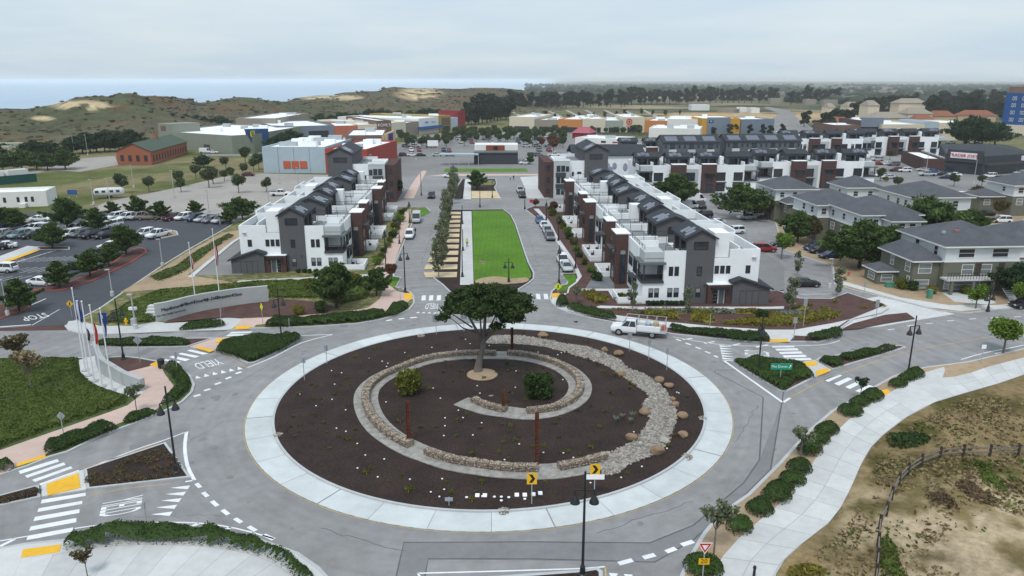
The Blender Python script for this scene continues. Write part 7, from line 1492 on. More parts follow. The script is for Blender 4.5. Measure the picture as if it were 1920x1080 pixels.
def ball(x, y, s, lab, leaf='leaf_shrub', z=IZ): 
    c = G(x, y, z); rr2 = np.random.default_rng(int(x)); cl = [((rr2.uniform(-.5, .5), rr2.uniform(-.5, .5), .75 + rr2.uniform(-.35, .45)), (.55, .55, .5)) for _ in range(14)]
    t = thing('shrub', lab, 'shrub', (c.x, c.y, z), 0, 'shrubs'); t.scale = (s, s, s)
    V, Q = leaves(clump_pts(cl, 5200, rr2, .5), .13, 0, 1.8, rr2); np_mesh('foliage', V, Q, leaf, t); link('stem', TREE['shrub'][0][0], t)
ball(765, 735, 1.55, 'round yellow-green shrub left of the leaning cypress inside the spiral'); ball(1010, 742, 1.55, 'round dark green shrub right of the leaning cypress inside the spiral', 'leaf_hedge')
# tufts and marker discs on the mulch
def free(x, y):
    if pip(x, y, sm_): return False
    return all((x - a) ** 2 + (y - b) ** 2 > 2.6 for a, b in cl_pts)
cl_pts = resample(cl_line := catmull(W2(full, 0, False, IZ), 4), 90); n = 0; k = 0
dm = mesh_of(MB().lathe((0, 0, 0), [(.08, 0), (.08, .05), (.05, .07)], 8), 'marker_disc'); dm.materials.append(MATS['white_plastic'])
while n < 215:
    k += 1; a = R.uniform(0, 6.28); q = math.sqrt(R.random()) * 20.8; x, y = RC[0] + q * math.cos(a), RC[1] + q * math.sin(a)
    if not free(x, y): continue
    n += 1
    if n % 3 == 0:
        o = bpy.data.objects.new('marker_disc', dm); col.objects.link(o); o.location = (x, y, .17); tag(o, 'small white irrigation marker disc on the dark mulch', 'marker', 'white marker discs on the mulch')
    else:
        near_front = y < 62; plant('tuft', x, y, R.uniform(.45, 1.0), 'small freshly planted tuft on the dark mulch', 'new plants on the mulch', 'plant', 'young_plant', n, .15, px=False, leaf='leaf_shrub' if near_front or n % 5 == 0 else None)
for i, (x, y) in enumerate([(875, 933), (905, 931), (927, 932), (940, 932), (954, 933), (940, 939), (984, 936)]):
    c = G(x, y, IZ); o = bpy.data.objects.new('marker_disc', dm); col.objects.link(o); o.location = (c.x, c.y, .17); o.scale = (1.5, 1.5, 1); tag(o, 'larger white disc in the line of white plates at the front', 'marker', 'white discs at the island front')
for i, (x, y) in enumerate([(895, 929), (909, 929), (969, 928), (984, 928), (1000, 927), (1013, 925)]):
    c = G(x, y, IZ); o = MB().box(c.x - .17, c.x + .17, c.y - .26, c.y + .26, .15, .2).build('white_plate', 'white_plastic'); tag(o, '%s from left of the white square plates at the front of the island' % ORD[i], 'plate', 'white plates on the mulch')
for i, (x, y, s) in enumerate(sorted([(1155, 793, 1.0), (1166, 787, .9), (1182, 795, 1.0), (1186, 786, 1.1), (1153, 707, .9), (1181, 723, .9), (1180, 731, .7), (1062, 662, .5), (1103, 677, .7), (1120, 686, .8)])):
    c = G(x, y, IZ); n_ = 130; aa_ = rng.uniform(0, 6.28, n_); L = rng.uniform(.35, .75, n_) * s; lean = rng.uniform(.1, .5, n_); t = thing('ornamental_grass', '%s from left of the grass tussocks beside the stone stream' % ORD[i], 'grass tussock', (c.x, c.y, IZ), 0, 'grass tussocks beside the stream')
    d = np.stack([np.cos(aa_) * lean, np.sin(aa_) * lean, np.ones(n_)], -1) * L[:, None]; sd = np.stack([-np.sin(aa_), np.cos(aa_), 0 * aa_], -1) * .025
    V = np.stack([-sd, sd, d * .6 + sd * .8, d * .6 - sd * .8, d * .6 - sd * .8, d * .6 + sd * .8, d * [1.25, 1.25, .95] + sd * .2, d * [1.25, 1.25, .95] - sd * .2], 1).reshape(-1, 3); np_mesh('blades', V, np.arange(8 * n_).reshape(-1, 4), 'leaf_sage' if y > 780 else 'leaf_yellowgreen', t)
# --- hedges and ground cover
def edge_dist(X, Y, poly):
    D = np.full(X.shape, 1e9); n = len(poly)
    for i in range(n):
        x0, y0 = poly[i][0], poly[i][1]; x1, y1 = poly[(i + 1) % n][0], poly[(i + 1) % n][1]; dx, dy = x1 - x0, y1 - y0; L = dx * dx + dy * dy + 1e-9
        t = np.clip(((X - x0) * dx + (Y - y0) * dy) / L, 0, 1); D = np.minimum(D, np.hypot(X - x0 - t * dx, Y - y0 - t * dy))
    return D
def mound(name, poly, h, dens, size, leaf, z=.14, label=None, cat=None, group=None, kind=None, step=.3, edge=.45, rough=.55, core=None, wav=1.3, seed=0, flat=.0, part='foliage', gap=0):
    """a hedge or cover plant: bumpy body over an outline with leaves all over it"""
    poly = [(q[0], q[1]) for q in poly]; xs = [q[0] for q in poly]; ys = [q[1] for q in poly]; r = np.random.default_rng(seed + 1)
    gx = np.arange(min(xs), max(xs) + step, step); gy = np.arange(min(ys), max(ys) + step, step); X, Y = np.meshgrid(gx, gy)
    ins = pip_np(X, Y, poly); D = edge_dist(X, Y, poly); f = lambda X, Y, D: h * np.clip(D / edge, 0, 1) ** .5 * (1 - rough + rough * 2 * fbm(X, Y, wav, 200 + seed, 2))
    Z = np.where(ins, f(X, Y, D), 0); I = np.arange(X.size).reshape(X.shape); ok = ins[:-1, :-1] & ins[1:, :-1] & ins[:-1, 1:] & ins[1:, 1:]
    Q = np.stack([I[:-1, :-1], I[:-1, 1:], I[1:, 1:], I[1:, :-1]], -1)[ok]
    loc = (sum(xs) / len(xs), sum(ys) / len(ys), z)
    if kind == 'stuff': t = None
    else: t = thing(name, label, cat, loc, 0, group)
    a = abs(area(poly)); n = int(a * dens * 1.0); bx = r.uniform(min(xs), max(xs), n * 3); by = r.uniform(min(ys), max(ys), n * 3); k = pip_np(bx, by, poly); bx, by = bx[k][:n], by[k][:n]; bd = edge_dist(bx, by, poly)
    if gap: k = fbm(bx, by, 3, 700 + seed) > gap; bx, by, bd = bx[k], by[k], bd[k]; Z = np.where(fbm(X, Y, 3, 700 + seed) > gap + .03, Z, -.05)
    bz = f(bx, by, bd) * (1 - .55 * r.random(len(bx)) ** 3) + size * .1
    V, F_ = leaves(np.stack([bx, by, bz], -1) - np.array([loc[0], loc[1], 0]), size, flat, 1.7, r)
    Vc = np.stack([X - loc[0], Y - loc[1], Z * .93], -1).reshape(-1, 3); core = core or leaf
    if t is None:
        o = np_mesh(name, np.concatenate([V, Vc]), np.concatenate([F_, Q + len(V)]), leaf, None, loc); tag(o, label, cat, group, 'stuff'); return o
    if len(Q): np_mesh('body', Vc, Q, core, t, smooth=True)
    np_mesh(part, V, F_, leaf, t)
    return t
def hedge(px, lab, h=.75, dens=260, size=.085, leaf='leaf_hedge', **k): return mound('hedge', W2(px, 3, True, .14), h, dens, size, leaf, label=lab, cat='hedge', group='clipped hedges round the roundabout', seed=len(lab), **k)
hedge(c2([(410, 915), (430, 870), (480, 822), (560, 830), (700, 795), (950, 782), (1220, 795), (1290, 822), (1360, 800), (1500, 830), (1620, 850), (1780, 925), (1900, 985), (1990, 1060), (2040, 1150), (1950, 1150), (1860, 1060), (1700, 965), (1400, 900), (1000, 880), (700, 892), (500, 918)]), 'long dark hedge curving along the kerb at the bottom left', 1.0)
hedge(c2([(285, 255), (320, 225), (460, 175), (600, 130), (690, 112), (748, 125), (750, 145), (640, 190), (480, 245), (320, 300), (290, 290)]), 'clipped hedge on the pink pavement at the far left')
hedge(c1([(795, 985), (850, 950), (940, 925), (1000, 930), (1005, 948), (930, 980), (830, 1012), (800, 1005)]), 'low hedge round the young tree left of the roundabout', .55)
hedge(c1([(1062, 660), (1110, 632), (1160, 645), (1190, 690), (1218, 720), (1222, 770), (1190, 820), (1120, 870), (1050, 890), (1038, 880), (1090, 830), (1130, 770), (1110, 710)]), 'tall curved hedge beside the litter bin', .9)
hedge(c2([(-60, 350), (40, 348), (85, 365), (88, 392), (40, 408), (-60, 420)]), 'hedge cut off by the left edge')
hedge(c1([(600, 500), (640, 488), (730, 475), (900, 472), (1100, 472), (1210, 478), (1215, 505), (1100, 512), (800, 515), (620, 512)]), 'long low hedge on the left median', .55)
hedge(c1([(1385, 545), (1440, 500), (1520, 478), (1700, 452), (1790, 448), (1850, 436), (1925, 452), (1930, 472), (1800, 545), (1640, 607), (1580, 608), (1480, 575)]), 'wide dark hedge filling the triangular left median', .7)
hedge([(498, 612), (510, 602), (540, 599), (600, 598), (650, 594), (700, 587), (722, 588), (718, 596), (670, 605), (580, 611), (510, 613)], 'long hedge along the kerb below the conifers', .8)
hedge([(722, 592), (728, 582), (745, 573), (762, 570), (766, 576), (756, 585), (735, 594)], 'short hedge at the left mouth of the avenue', .8)
hedge(c1([(1150, 412), (1200, 388), (1320, 362), (1430, 362), (1440, 385), (1300, 402)]), 'small hedge before the curved sign wall', .6)
hedge(c1([(1705, 390), (1730, 362), (1800, 348), (1940, 352), (1940, 380), (1800, 392)]), 'hedge right of the crossing below the sign wall', .7)
hedge([(1043, 575), (1046, 562), (1060, 560), (1066, 570), (1060, 577)], 'round hedge bush at the right mouth of the avenue', .9)
hedge([(1064, 580), (1075, 572), (1100, 581), (1150, 592), (1152, 600), (1110, 595)], 'hedge behind the service truck', .8)
hedge([(1256, 614), (1270, 616), (1300, 619), (1360, 625), (1410, 629), (1440, 634), (1440, 642), (1400, 641), (1340, 634), (1262, 622)], 'long hedge right of the service truck', .8)
hedge([(1510, 636), (1530, 628), (1560, 623), (1578, 624), (1576, 632), (1545, 640), (1515, 641)], 'hedge right of the crossing on the far side', .8)
hedge(c6([(468, 372), (500, 362), (600, 366), (780, 385), (868, 440), (850, 455), (780, 470), (735, 508), (700, 510), (560, 430)]), 'dark hedge filling the right triangular median', .75)
hedge(c6([(895, 370), (910, 355), (960, 357), (985, 365), (1018, 380), (1010, 392), (960, 402), (930, 390)]), 'round hedge at the tip of the right median', .8)
hedge(c6([(985, 360), (1040, 330), (1150, 312), (1260, 302), (1280, 308), (1180, 340), (1050, 368)]), 'long hedge along the right median', .7)
hedge(c2([(600, 412), (1035, 268), (1150, 425), (600, 492)]), 'low brown-green planting in the lower left median', .16, 110, .1, 'leaf_brown', core='mulch', gap=.36)
hedge(c2([(-50, 590), (0, 575), (240, 515), (245, 560), (0, 620), (-50, 635)]), 'brown planting in the small median at the left edge', .16, 110, .1, 'leaf_brown', core='mulch', gap=.36)
for i, (x, y, a, b) in enumerate([(1714, 706, 1.6, 1.0), (1700, 712, 1.5, .9), (1683, 723, 1.6, .9), (1634, 748, 1.9, 1.1), (1612, 758, 1.5, 1.0), (1594, 775, 1.6, 1.2), (1550, 810, 1.5, 1.1), (1535, 828, 1.2, 1.0), (1518, 848, 1.4, 1.1), (1498, 882, 1.2, 1.1), (1486, 903, 1.3, 1.1), (1464, 920, 1.3, 1.1), (1455, 934, 1.4, 1.2), (1424, 958, 1.3, 1.1), (1386, 992, 1.25, 1.0), (1318, 1068, 1.4, 1.4)]):
    c = G(x, y); an = .7 + i * .02; o_ = [(c.x + a * math.cos(t) * math.cos(an) - b * math.sin(t) * math.sin(an), c.y + a * math.cos(t) * math.sin(an) + b * math.sin(t) * math.cos(an)) for t in np.linspace(0, 6.283, 14, endpoint=False)]
    mound('bush', o_, .85, 260, .085, 'leaf_hedge', label='%s from the far end of the clipped bushes along the right footpath' % ORD[i], cat='bush', group='clipped bushes along the right footpath', seed=300 + i, edge=.8)
def cover(name, poly, lab, h=.25, dens=14, size=.3, leaf='leaf_iceplant', **k): return mound(name, poly, h, dens, size, leaf, label=lab, cat='ground cover', kind='stuff', step=.8, seed=len(lab) + 400, **k)
wv = W2([(-90, 677), (0, 676), (100, 674), (147, 673), (150, 700), (175, 722), (204, 735), (240, 745), (235, 759), (200, 772), (117, 800), (0, 842), (-90, 868)]); cover('iceplant', wv, 'carpet of green ice plant on the left verge', .3, 120, .115)
cover('iceplant', W2([(188, 606), (235, 572), (300, 545), (360, 541), (480, 530), (640, 524), (690, 524), (700, 533), (690, 560), (640, 574), (600, 562), (504, 560), (505, 543), (460, 540), (300, 578), (290, 606), (240, 609)]), 'carpet of green ice plant round the curved sign wall', .3, 85, .13)
cover('iceplant', W2([(278, 522), (330, 500), (372, 470), (428, 440), (440, 443), (395, 472), (345, 512), (300, 530)]), 'strip of ice plant beside the curved car park road', .3, 20, .2)
cover('low_shrubs', W2([(1140, 580), (1200, 584), (1340, 585), (1470, 582), (1560, 566), (1590, 555), (1660, 576), (1600, 592), (1500, 612), (1440, 614), (1330, 609), (1230, 598)]), 'yellow-green low shrubs in the bed before the right terrace', .35, 60, .2, 'leaf_yellowgreen', gap=.5)
cover('sage_plants', W2([(1190, 583), (1310, 582), (1400, 586), (1380, 591), (1230, 589)]), 'silvery sage band in the bed before the right terrace', .45, 40, .2, 'leaf_sage')
cover('sage_plants', W2([(1440, 590), (1500, 586), (1560, 588), (1545, 596), (1450, 597)]), 'silvery sage patch at the right of the bed', .4, 40, .2, 'leaf_sage')
cover('low_shrubs', W2([(1088, 546), (1135, 546), (1150, 560), (1165, 567), (1115, 572), (1098, 562)]), 'yellow-green shrubs beside the right corner house', .4, 50, .2, 'leaf_yellowgreen', gap=.42)
for i, (pp_, hh, lf) in enumerate([([(1660, 820), (1690, 815), (1740, 820), (1735, 838), (1690, 845), (1668, 838)], .5, 'leaf_hedge'), ([(1815, 872), (1850, 873), (1880, 900), (1905, 930), (1880, 935), (1840, 915)], .45, 'leaf_iceplant'), ([(1895, 865), (1960, 860), (1960, 910), (1910, 900)], .4, 'leaf_iceplant'), ([(1790, 905), (1830, 908), (1860, 935), (1880, 965), (1840, 960), (1800, 935)], .45, 'leaf_duneb'), ([(1730, 935), (1770, 930), (1805, 955), (1815, 978), (1780, 975), (1745, 955)], .45, 'leaf_duneb'), ([(1480, 1068), (1530, 1064), (1545, 1085), (1480, 1095)], .5, 'leaf_yellowgreen'), ([(1650, 1015), (1675, 1020), (1690, 1060), (1700, 1090), (1655, 1090)], .35, 'leaf_iceplant')]):
    cover('dune_plants', W2(pp_, 3), ['dark green mat beside the bend of the footpath', 'bright ice plant mat inside the fence bend', 'ice plant mat at the right edge', 'brown scrub patch right of the sand', 'brown scrub patch on the sand slope', 'pale green tuft at the bottom by the footpath', 'green patch behind the lower fence'][i], hh, 60, .17, lf, edge=1.0, rough=.5)
# dry grass on the slope
for (lf_, n_, fz_, lab_) in (('leaf_dry', 15000, .44, 'dry grass scattered over the sandy slope at the right'), ('leaf_duneb', 4000, .52, 'brown low scrub scattered over the sandy slope'), ('leaf_iceplant', 5000, .6, 'green creepers scattered over the sandy slope')):
 bx = rng.uniform(12, 62, n_ * 3); by = rng.uniform(20, 72, n_ * 3); k_ = pip_np(bx, by, inset(big, 2.3)) & (fbm(bx, by, 2.6, 500 + n_) > fz_) & (np.hypot((bx - 37) / 10, (by - 41) / 10) > .45 + .6 * fbm(bx, by, 2, 510)); bx, by = bx[k_][:n_], by[k_][:n_]
 ti_ = rng.uniform(.06, .2, len(bx)); aa_ = rng.uniform(0, 6.28, len(bx)); ri = np.clip(np.searchsorted(rr, np.hypot(bx, by)), 1, len(rr) - 1); ai = np.clip(np.searchsorted(fr, np.arctan2(bx, by)), 1, len(fr) - 1); bz = np.maximum(Z_[ri, ai], Z_[ri - 1, ai - 1]) - .03
 B_ = np.stack([bx, by, bz], -1); sd = np.stack([-np.sin(aa_), np.cos(aa_), 0 * aa_], -1) * rng.uniform(.05, .16, len(bx))[:, None]; up = np.stack([np.cos(aa_) * .12, np.sin(aa_) * .12, ti_], -1)
 o = np_mesh('dry_grass', np.stack([B_ - sd, B_ + sd, B_ + up + sd * 1.3, B_ + up - sd * 1.3], 1).reshape(-1, 3), np.arange(4 * len(bx)).reshape(-1, 4), lf_); tag(o, lab_, 'grass', None, 'stuff')
# --- trees
for i, u in enumerate(np.linspace(121, 186, 11)): q = UV(u, -5.6 + .5 * math.sin(i * 2)); plant('upright', q.x, q.y, .95 + .08 * math.sin(i), '%s slender pale-leaved tree of the median row, counted from the roundabout' % ORD[i], 'slender trees along the avenue median', var=i, px=False, z=.14)
for i, u in enumerate(np.linspace(199, 232, 6)): q = UV(u, -5.0 + .4 * math.sin(i * 2)); plant('upright', q.x, q.y, 1.0, '%s slender tree beyond the cross street, counted from the roundabout' % ORD[i], 'slender trees beyond the cross street', var=i + 1, px=False, z=.1)
plant('cypress', 894, 356, 1.25, 'small dark conifer between the gravel bed and the far lawn', None, var=1); plant('cypress', 994, 308, .8, 'small conifer right of the black restaurant', None, var=2)
LT = [(97, 462, 1.15), (-5, 432, 1.5), (30, 432, 1.2), (128, 432, 1.9), (178, 436, 1.35), (237, 478, 1.45), (100, 468, 1.3), (112, 540, 1.15), (170, 520, 1.15), (205, 500, 1.0), (36, 585, 1.25), (300, 412, 1.15), (260, 408, 1.25), (368, 404, .9), (212, 406, .9), (432, 420, 1.0)]
for i, (x, y, s) in enumerate(sorted(LT)): plant('cypress', x, y, s * .88, '%s from left of the bushy dark cypresses in the left car park' % ORD[i], 'cypresses of the left car park', var=i)
plant('wide_cypress', 455, 412, .52, 'broad dark cypress behind the left corner townhouse', None, var=0, leaf='leaf_cypress'); plant('cypress', 632, 578, 1.5, 'large bushy dark conifer on the corner left of the avenue', None, var=0); plant('cypress', 706, 556, .95, 'smaller dark conifer nearest the pink pavement', None, var=1)
for i, (x, y, s) in enumerate(sorted([(230, 362, 1.15), (280, 360, 1.0), (339, 350, 1.0), (340, 360, .8), (368, 335, .95), (392, 352, 1.25), (400, 345, 1.1), (424, 318, 1.0), (421, 340, .8), (434, 336, .75), (448, 362, 1.15), (460, 306, 1.2), (456, 330, .9), (476, 322, 1.0), (486, 318, 1.2), (500, 360, .85)])): plant('round', x, y, s, '%s from left of the round-headed trees on the old car park' % ORD[i], 'round trees on the old car park', var=i, z=-.03)
rt = random.Random(77); mt = []
while len(mt) < 95:
    y = rt.choice((252, 255, 259, 262, 266, 270, 274, 278)); x = rt.uniform(745 if y > 262 else 850, 1060 if y > 258 else 1210)
    if all(abs(x - a) > 7 or abs(y - b) > 2 for a, b, _ in mt) and not (885 < x < 975 and y > 272) and not (1068 < x < 1110): mt.append((x, y, rt.uniform(.85, 1.25)))
for i, (x, y, s) in enumerate(sorted(mt)): plant('round', x, y, s, '%s from left of the trees in the shopping car park, %s' % (ORD[i % 40], ['left third', 'middle third', 'right third'][min(2, i // 40)]), 'trees in the big shop car park', var=i, z=0, leaf='leaf_red' if (x > 1000 and y > 268 and i % 3 == 0) else None)
for i, (x, y, s, k, lf) in enumerate([(1265, 393, 1.05, 'big_cypress', None), (1395, 412, .85, 'wide_cypress', 'leaf_cypress'), (1740, 470, 1.0, 'wide_cypress', 'leaf_cypress'), (1610, 504, .95, 'big_cypress', None), (1660, 500, .8, 'big_cypress', None), (1495, 455, .7, 'big_cypress', None), (1820, 440, .62, 'big_cypress', None), (1905, 560, .6, 'big_cypress', 'leaf_dark')]):
    plant(k, x, y, s, ['dark cypress before the first back terrace', 'wide cypress between carport and right terrace', 'huge cypress behind the front flats', 'tall dark cypress left of the front flats', 'second dark cypress left of the front flats', 'spreading cypress beside the parked blue cars', 'cypress right of the huge one', 'dark tree at the right edge by the front flats'][i], 'cypresses round the flats', var=i, leaf=lf)
for i, (x, y, s, lf, lab) in enumerate([(1440, 412, .9, 'leaf_brown', 'brownish tree at the left end of the flats'), (1523, 458, 1.0, 'leaf_brown', 'brown-leaved tree right of the spreading cypress'), (1575, 490, .8, 'leaf_brown', 'small brown tree near the parked dark cars'), (1829, 392, 1.05, 'leaf_brown', 'brown-leaved tree between the rear flats'), (1872, 412, 1.0, 'leaf_brown', 'second brown-leaved tree between the rear flats'), (1465, 486, .95, 'leaf_bright', 'light green tree by the red car'), (1829, 580, .72, 'leaf_bright', 'bright green round tree at the street corner'), (1880, 664, .95, 'leaf_bright', 'bright green round tree beside the bike lane'), (1905, 574, .7, 'leaf_bright', 'bright green tree at the right edge of the street'), (1568, 560, .85, 'leaf_olive', 'young tree at the corner of the small car park'), (1494, 520, .75, 'leaf_olive', 'young tree behind the black saloon'), (1480, 588, .9, 'leaf_olive', 'young tree in the bed right of the service truck'), (1287, 590, .7, 'leaf_olive', 'young tree before the right end house'), (1186, 585, .7, 'leaf_olive', 'staked young tree left before the right end house'), (734, 528, .6, 'leaf_red', 'small red-leaved tree left of the avenue'), (1038, 402, .6, 'leaf_red', 'small red-leaved tree right of the avenue'), (1004, 392, .5, 'leaf_red', 'small red-leaved tree at the cross street'), (1682, 355, .8, 'leaf_round', 'left small tree at the supermarket lot edge'), (1788, 350, .8, 'leaf_round', 'middle small tree at the supermarket lot edge'), (1840, 350, .75, 'leaf_round', 'right small tree at the supermarket lot edge'), (1871, 352, .75, 'leaf_round', 'far right small tree at the supermarket lot edge'), (1650, 340, .8, 'leaf_round', 'small tree by the last balcony'), (1038, 287, 1.3, 'leaf_red', 'dark red tree at the far right of the avenue'), (1668, 300, .8, 'leaf_brown', 'reddish bush before the brick annex'), (745, 372, 1.0, 'leaf_hedge', 'dark tree at the corner of the far left house'), (664, 352, 1.0, 'leaf_round', 'tree beside the red store wall')]): plant('round' if i not in (9, 10, 11, 12, 13) else 'upright', x, y, s * (1.0 if i not in (9, 10, 11, 12, 13) else .85), lab, 'single street trees', var=i, leaf=lf)
for i, (x, y, s, lf) in enumerate([(257, 776, 1.15, None), (1612, 752, 1.0, 'leaf_dark'), (1500, 868, 1.2, None), (1338, 1040, 1.45, None), (60, 735, 1.6, 'leaf_dry'), (45, 706, 1.9, 'leaf_brown'), (1080, 571, 1.0, None), (165, 1085, .8, 'leaf_brown'), (318, 716, .8, None)]): plant('young', x, y, s, ['young tree in the low hedge left of the roundabout', 'sparse dark young tree beside the right crossing', 'leafy young tree halfway along the right footpath', 'young tree behind the yield sign', 'bare-stemmed sapling on the left verge, nearer one', 'bare-stemmed sapling on the left verge, farther one', 'small tree at the right mouth of the avenue', 'small brown tree at the bottom left', 'twiggy shrub in the curved hedge'][i], 'young trees', var=i, leaf=lf, z=.14)
for i in range(26):
    side = i % 2; u = 131 + (i // 2) * 4.7 if side == 0 else 118 + (i // 2) * 5.6; v_ = -16.8 if side == 0 else 20.3; q = UV(u, v_ + R.uniform(-.4, .4)); plant('shrub', q.x, q.y, R.uniform(.8, 1.3), '%s shrub before the %s terrace, counted from the roundabout' % (ORD[i // 2], ('left', 'right')[side]), 'shrubs before the terraces', 'shrub', 'shrub', i, .14, px=False, leaf=('leaf_bright', 'leaf_hedge', None)[i % 3])
for i in range(16):
    x = (560 + i * 11) if i < 8 else (1215 + (i - 8) * 9); y = 513 if i < 8 else 573.5; plant('shrub', x, y, .5, '%s from left of the small dark shrubs along the %s end wall' % (ORD[i % 8], 'left' if i < 8 else 'right'), 'shrubs along the end walls', 'shrub', 'shrub', i, .14, leaf='leaf_dark')
for i, (x, y, s) in enumerate(sorted([(585, 545, 1.4), (668, 534, 1.3), (600, 588, 1.2), (560, 592, 1.0), (1165, 566, 1.0), (1430, 600, 1.0), (1660, 340, 1.0), (1810, 552, 1.0), (1745, 552, .9), (1690, 543, 1.2), (1712, 545, 1.2)])): plant('shrub', x, y, s, '%s from left of the loose shrubs scattered over beds and verges' % ORD[i], 'loose shrubs', 'shrub', 'shrub', i, .14, leaf=('leaf_yellowgreen', 'leaf_shrub', 'leaf_hedge')[i % 3])
# background trees
BG = []
rb = random.Random(9)
def row(x0, y0, x1, y1, n, s, kind, lab, grp, leaf=None, jy=1.0):
    for i in range(n):
        t = (i + rb.uniform(.2, .8)) / n; x = x0 + (x1 - x0) * t; y = y0 + (y1 - y0) * t + rb.uniform(-jy, jy); plant(kind, x, y, s * rb.uniform(.8, 1.2), '%s from left %s' % (ORD[i], lab), grp, var=i, z=-.2, leaf=leaf)
row(130, 290, 260, 280, 9, .85, 'wide_cypress', 'of the dark trees behind the brick warehouse', 'dark trees behind the warehouse'); row(-30, 322, 130, 318, 6, .7, 'wide_cypress', 'of the dark trees at the left edge', 'dark trees at the left edge', 'leaf_cypress'); row(-20, 305, 110, 292, 5, .8, 'wide_cypress', 'of the farther dark trees at the left edge', 'farther dark trees at the left edge')
row(345, 243, 425, 240, 5, .9, 'wide_cypress', 'of the cypresses behind the sage-grey store', 'cypresses behind the sage-grey store'); row(505, 292, 565, 270, 3, .75, 'wide_cypress', 'of the cypresses by the blue entrance wall', 'cypresses by the blue entrance wall'); row(590, 234, 700, 224, 6, .8, 'wide_cypress', 'of the cypresses behind the far store row', 'cypresses behind the far store row'); row(700, 222, 860, 226, 8, .8, 'wide_cypress', 'of the dark trees at the foot of the dunes', 'dark trees at the foot of the dunes'); row(380, 315, 385, 312, 1, .45, 'wide_cypress', 'dark bush tree beside the warehouse', None)
row(872, 236, 960, 222, 12, .95, 'eucalyptus', 'of the tall trees right of the crimson tower', 'tall trees right of the crimson tower'); row(950, 206, 1180, 199, 18, .95, 'eucalyptus', 'of the tree belt beyond the old streets', 'tree belt beyond the old streets'); row(1170, 197, 1460, 190, 26, 1.0, 'eucalyptus', 'of the tall grove on the rise', 'tall grove on the rise', jy=1.5); row(1480, 196, 1570, 190, 9, 1.0, 'eucalyptus', 'of the grove right of the bare ground', 'grove right of the bare ground')
row(1535, 255, 1600, 228, 8, .6, 'eucalyptus', 'of the trees round the cream houses', 'trees round the cream houses'); row(1600, 222, 1720, 206, 12, .75, 'eucalyptus', 'of the trees behind the cream houses', 'trees behind the cream houses'); row(1735, 225, 1880, 222, 18, .85, 'eucalyptus', 'of the wood left of the hotel', 'wood left of the hotel', jy=3); row(1800, 275, 1870, 272, 4, 1.25, 'wide_cypress', 'of the great cypresses below the hotel', 'great cypresses below the hotel'); row(1740, 205, 1960, 200, 14, .9, 'eucalyptus', 'of the farther wood behind the hotel', 'farther wood behind the hotel'); row(1500, 232, 1550, 262, 3, .5, 'eucalyptus', 'of the trees at the road bend', 'trees at the road bend')
row(960, 226, 1280, 214, 14, .28, 'eucalyptus', 'of the low bushes between the old streets', 'bushes between the old streets', jy=4)
row(1330, 252, 1480, 254, 7, .3, 'eucalyptus', 'of the bushes behind the slate store', 'bushes behind the slate store')
# far woods as one mass
n_ = 3800; rw = np.random.default_rng(70); aw = np.radians(rw.uniform(1, 42, n_)); dw = rw.uniform(1000, 5200, n_); xw, yw = dw * np.sin(aw), dw * np.cos(aw); kk_ = fbm(xw, yw, 260, 600) > .5; xw, yw = xw[kk_], yw[kk_]
PP = np.stack([xw, yw, np.full(len(xw), 2.0)], -1); n2_ = len(PP); V = ICV[None] * rw.uniform(4, 11, (n2_, 1, 1)) * np.array([1.6, 1.6, 1.0]) * rw.uniform(.6, 1.3, (n2_, 12, 1)) + PP[:, None]
o = np_mesh('far_woods', V.reshape(-1, 3), (ICF[None] + (np.arange(n2_) * 12)[:, None, None]).reshape(-1, 3), 'leaf_eucal'); tag(o, 'dark woods scattered over the hazy plain in the distance', 'woods', None, 'stuff')
n_ = 170; aw = np.radians(rw.uniform(2, 40, n_)); dw = rw.uniform(900, 3800, n_); hm_ = MB()
for a, d_ in zip(aw, dw):
    x, y = d_ * math.sin(a), d_ * math.cos(a); w_ = rw.uniform(5, 14); hm_.box(x - w_, x + w_, y - 6, y + 6, -8, rw.uniform(3, 7))
o = hm_.build('far_town', 'wall_taupe'); tag(o, 'pale roofs of the distant town below the horizon', 'town', None, 'stuff')
t = R_ / RD; ks = (C_.sum(-1) < .32) & (left > .5) & (t > .6) & (t < .99) & (np.abs(A_) < .75); si2 = np.flatnonzero(ks); si2 = rw.choice(si2, 4000, p=(R_.ravel()[si2] ** 1.5) / (R_.ravel()[si2] ** 1.5).sum()); PP = np.stack([X_.ravel()[si2], Y_.ravel()[si2], Z_.ravel()[si2]], -1) + rw.uniform(-5, 5, (4000, 3)) * [1, 1, 0]
V = ICV[None] * rw.lognormal(-.35, .4, (4000, 1, 1)) * [1.7, 1.7, .75] * rw.uniform(.6, 1.3, (4000, 12, 1)) + PP[:, None]
o = np_mesh('dune_scrub', V.reshape(-1, 3), (ICF[None] + (np.arange(4000) * 12)[:, None, None]).reshape(-1, 3), 'leaf_scrub'); tag(o, 'low scrub dotted over the coastal dunes', 'scrub', None, 'stuff')
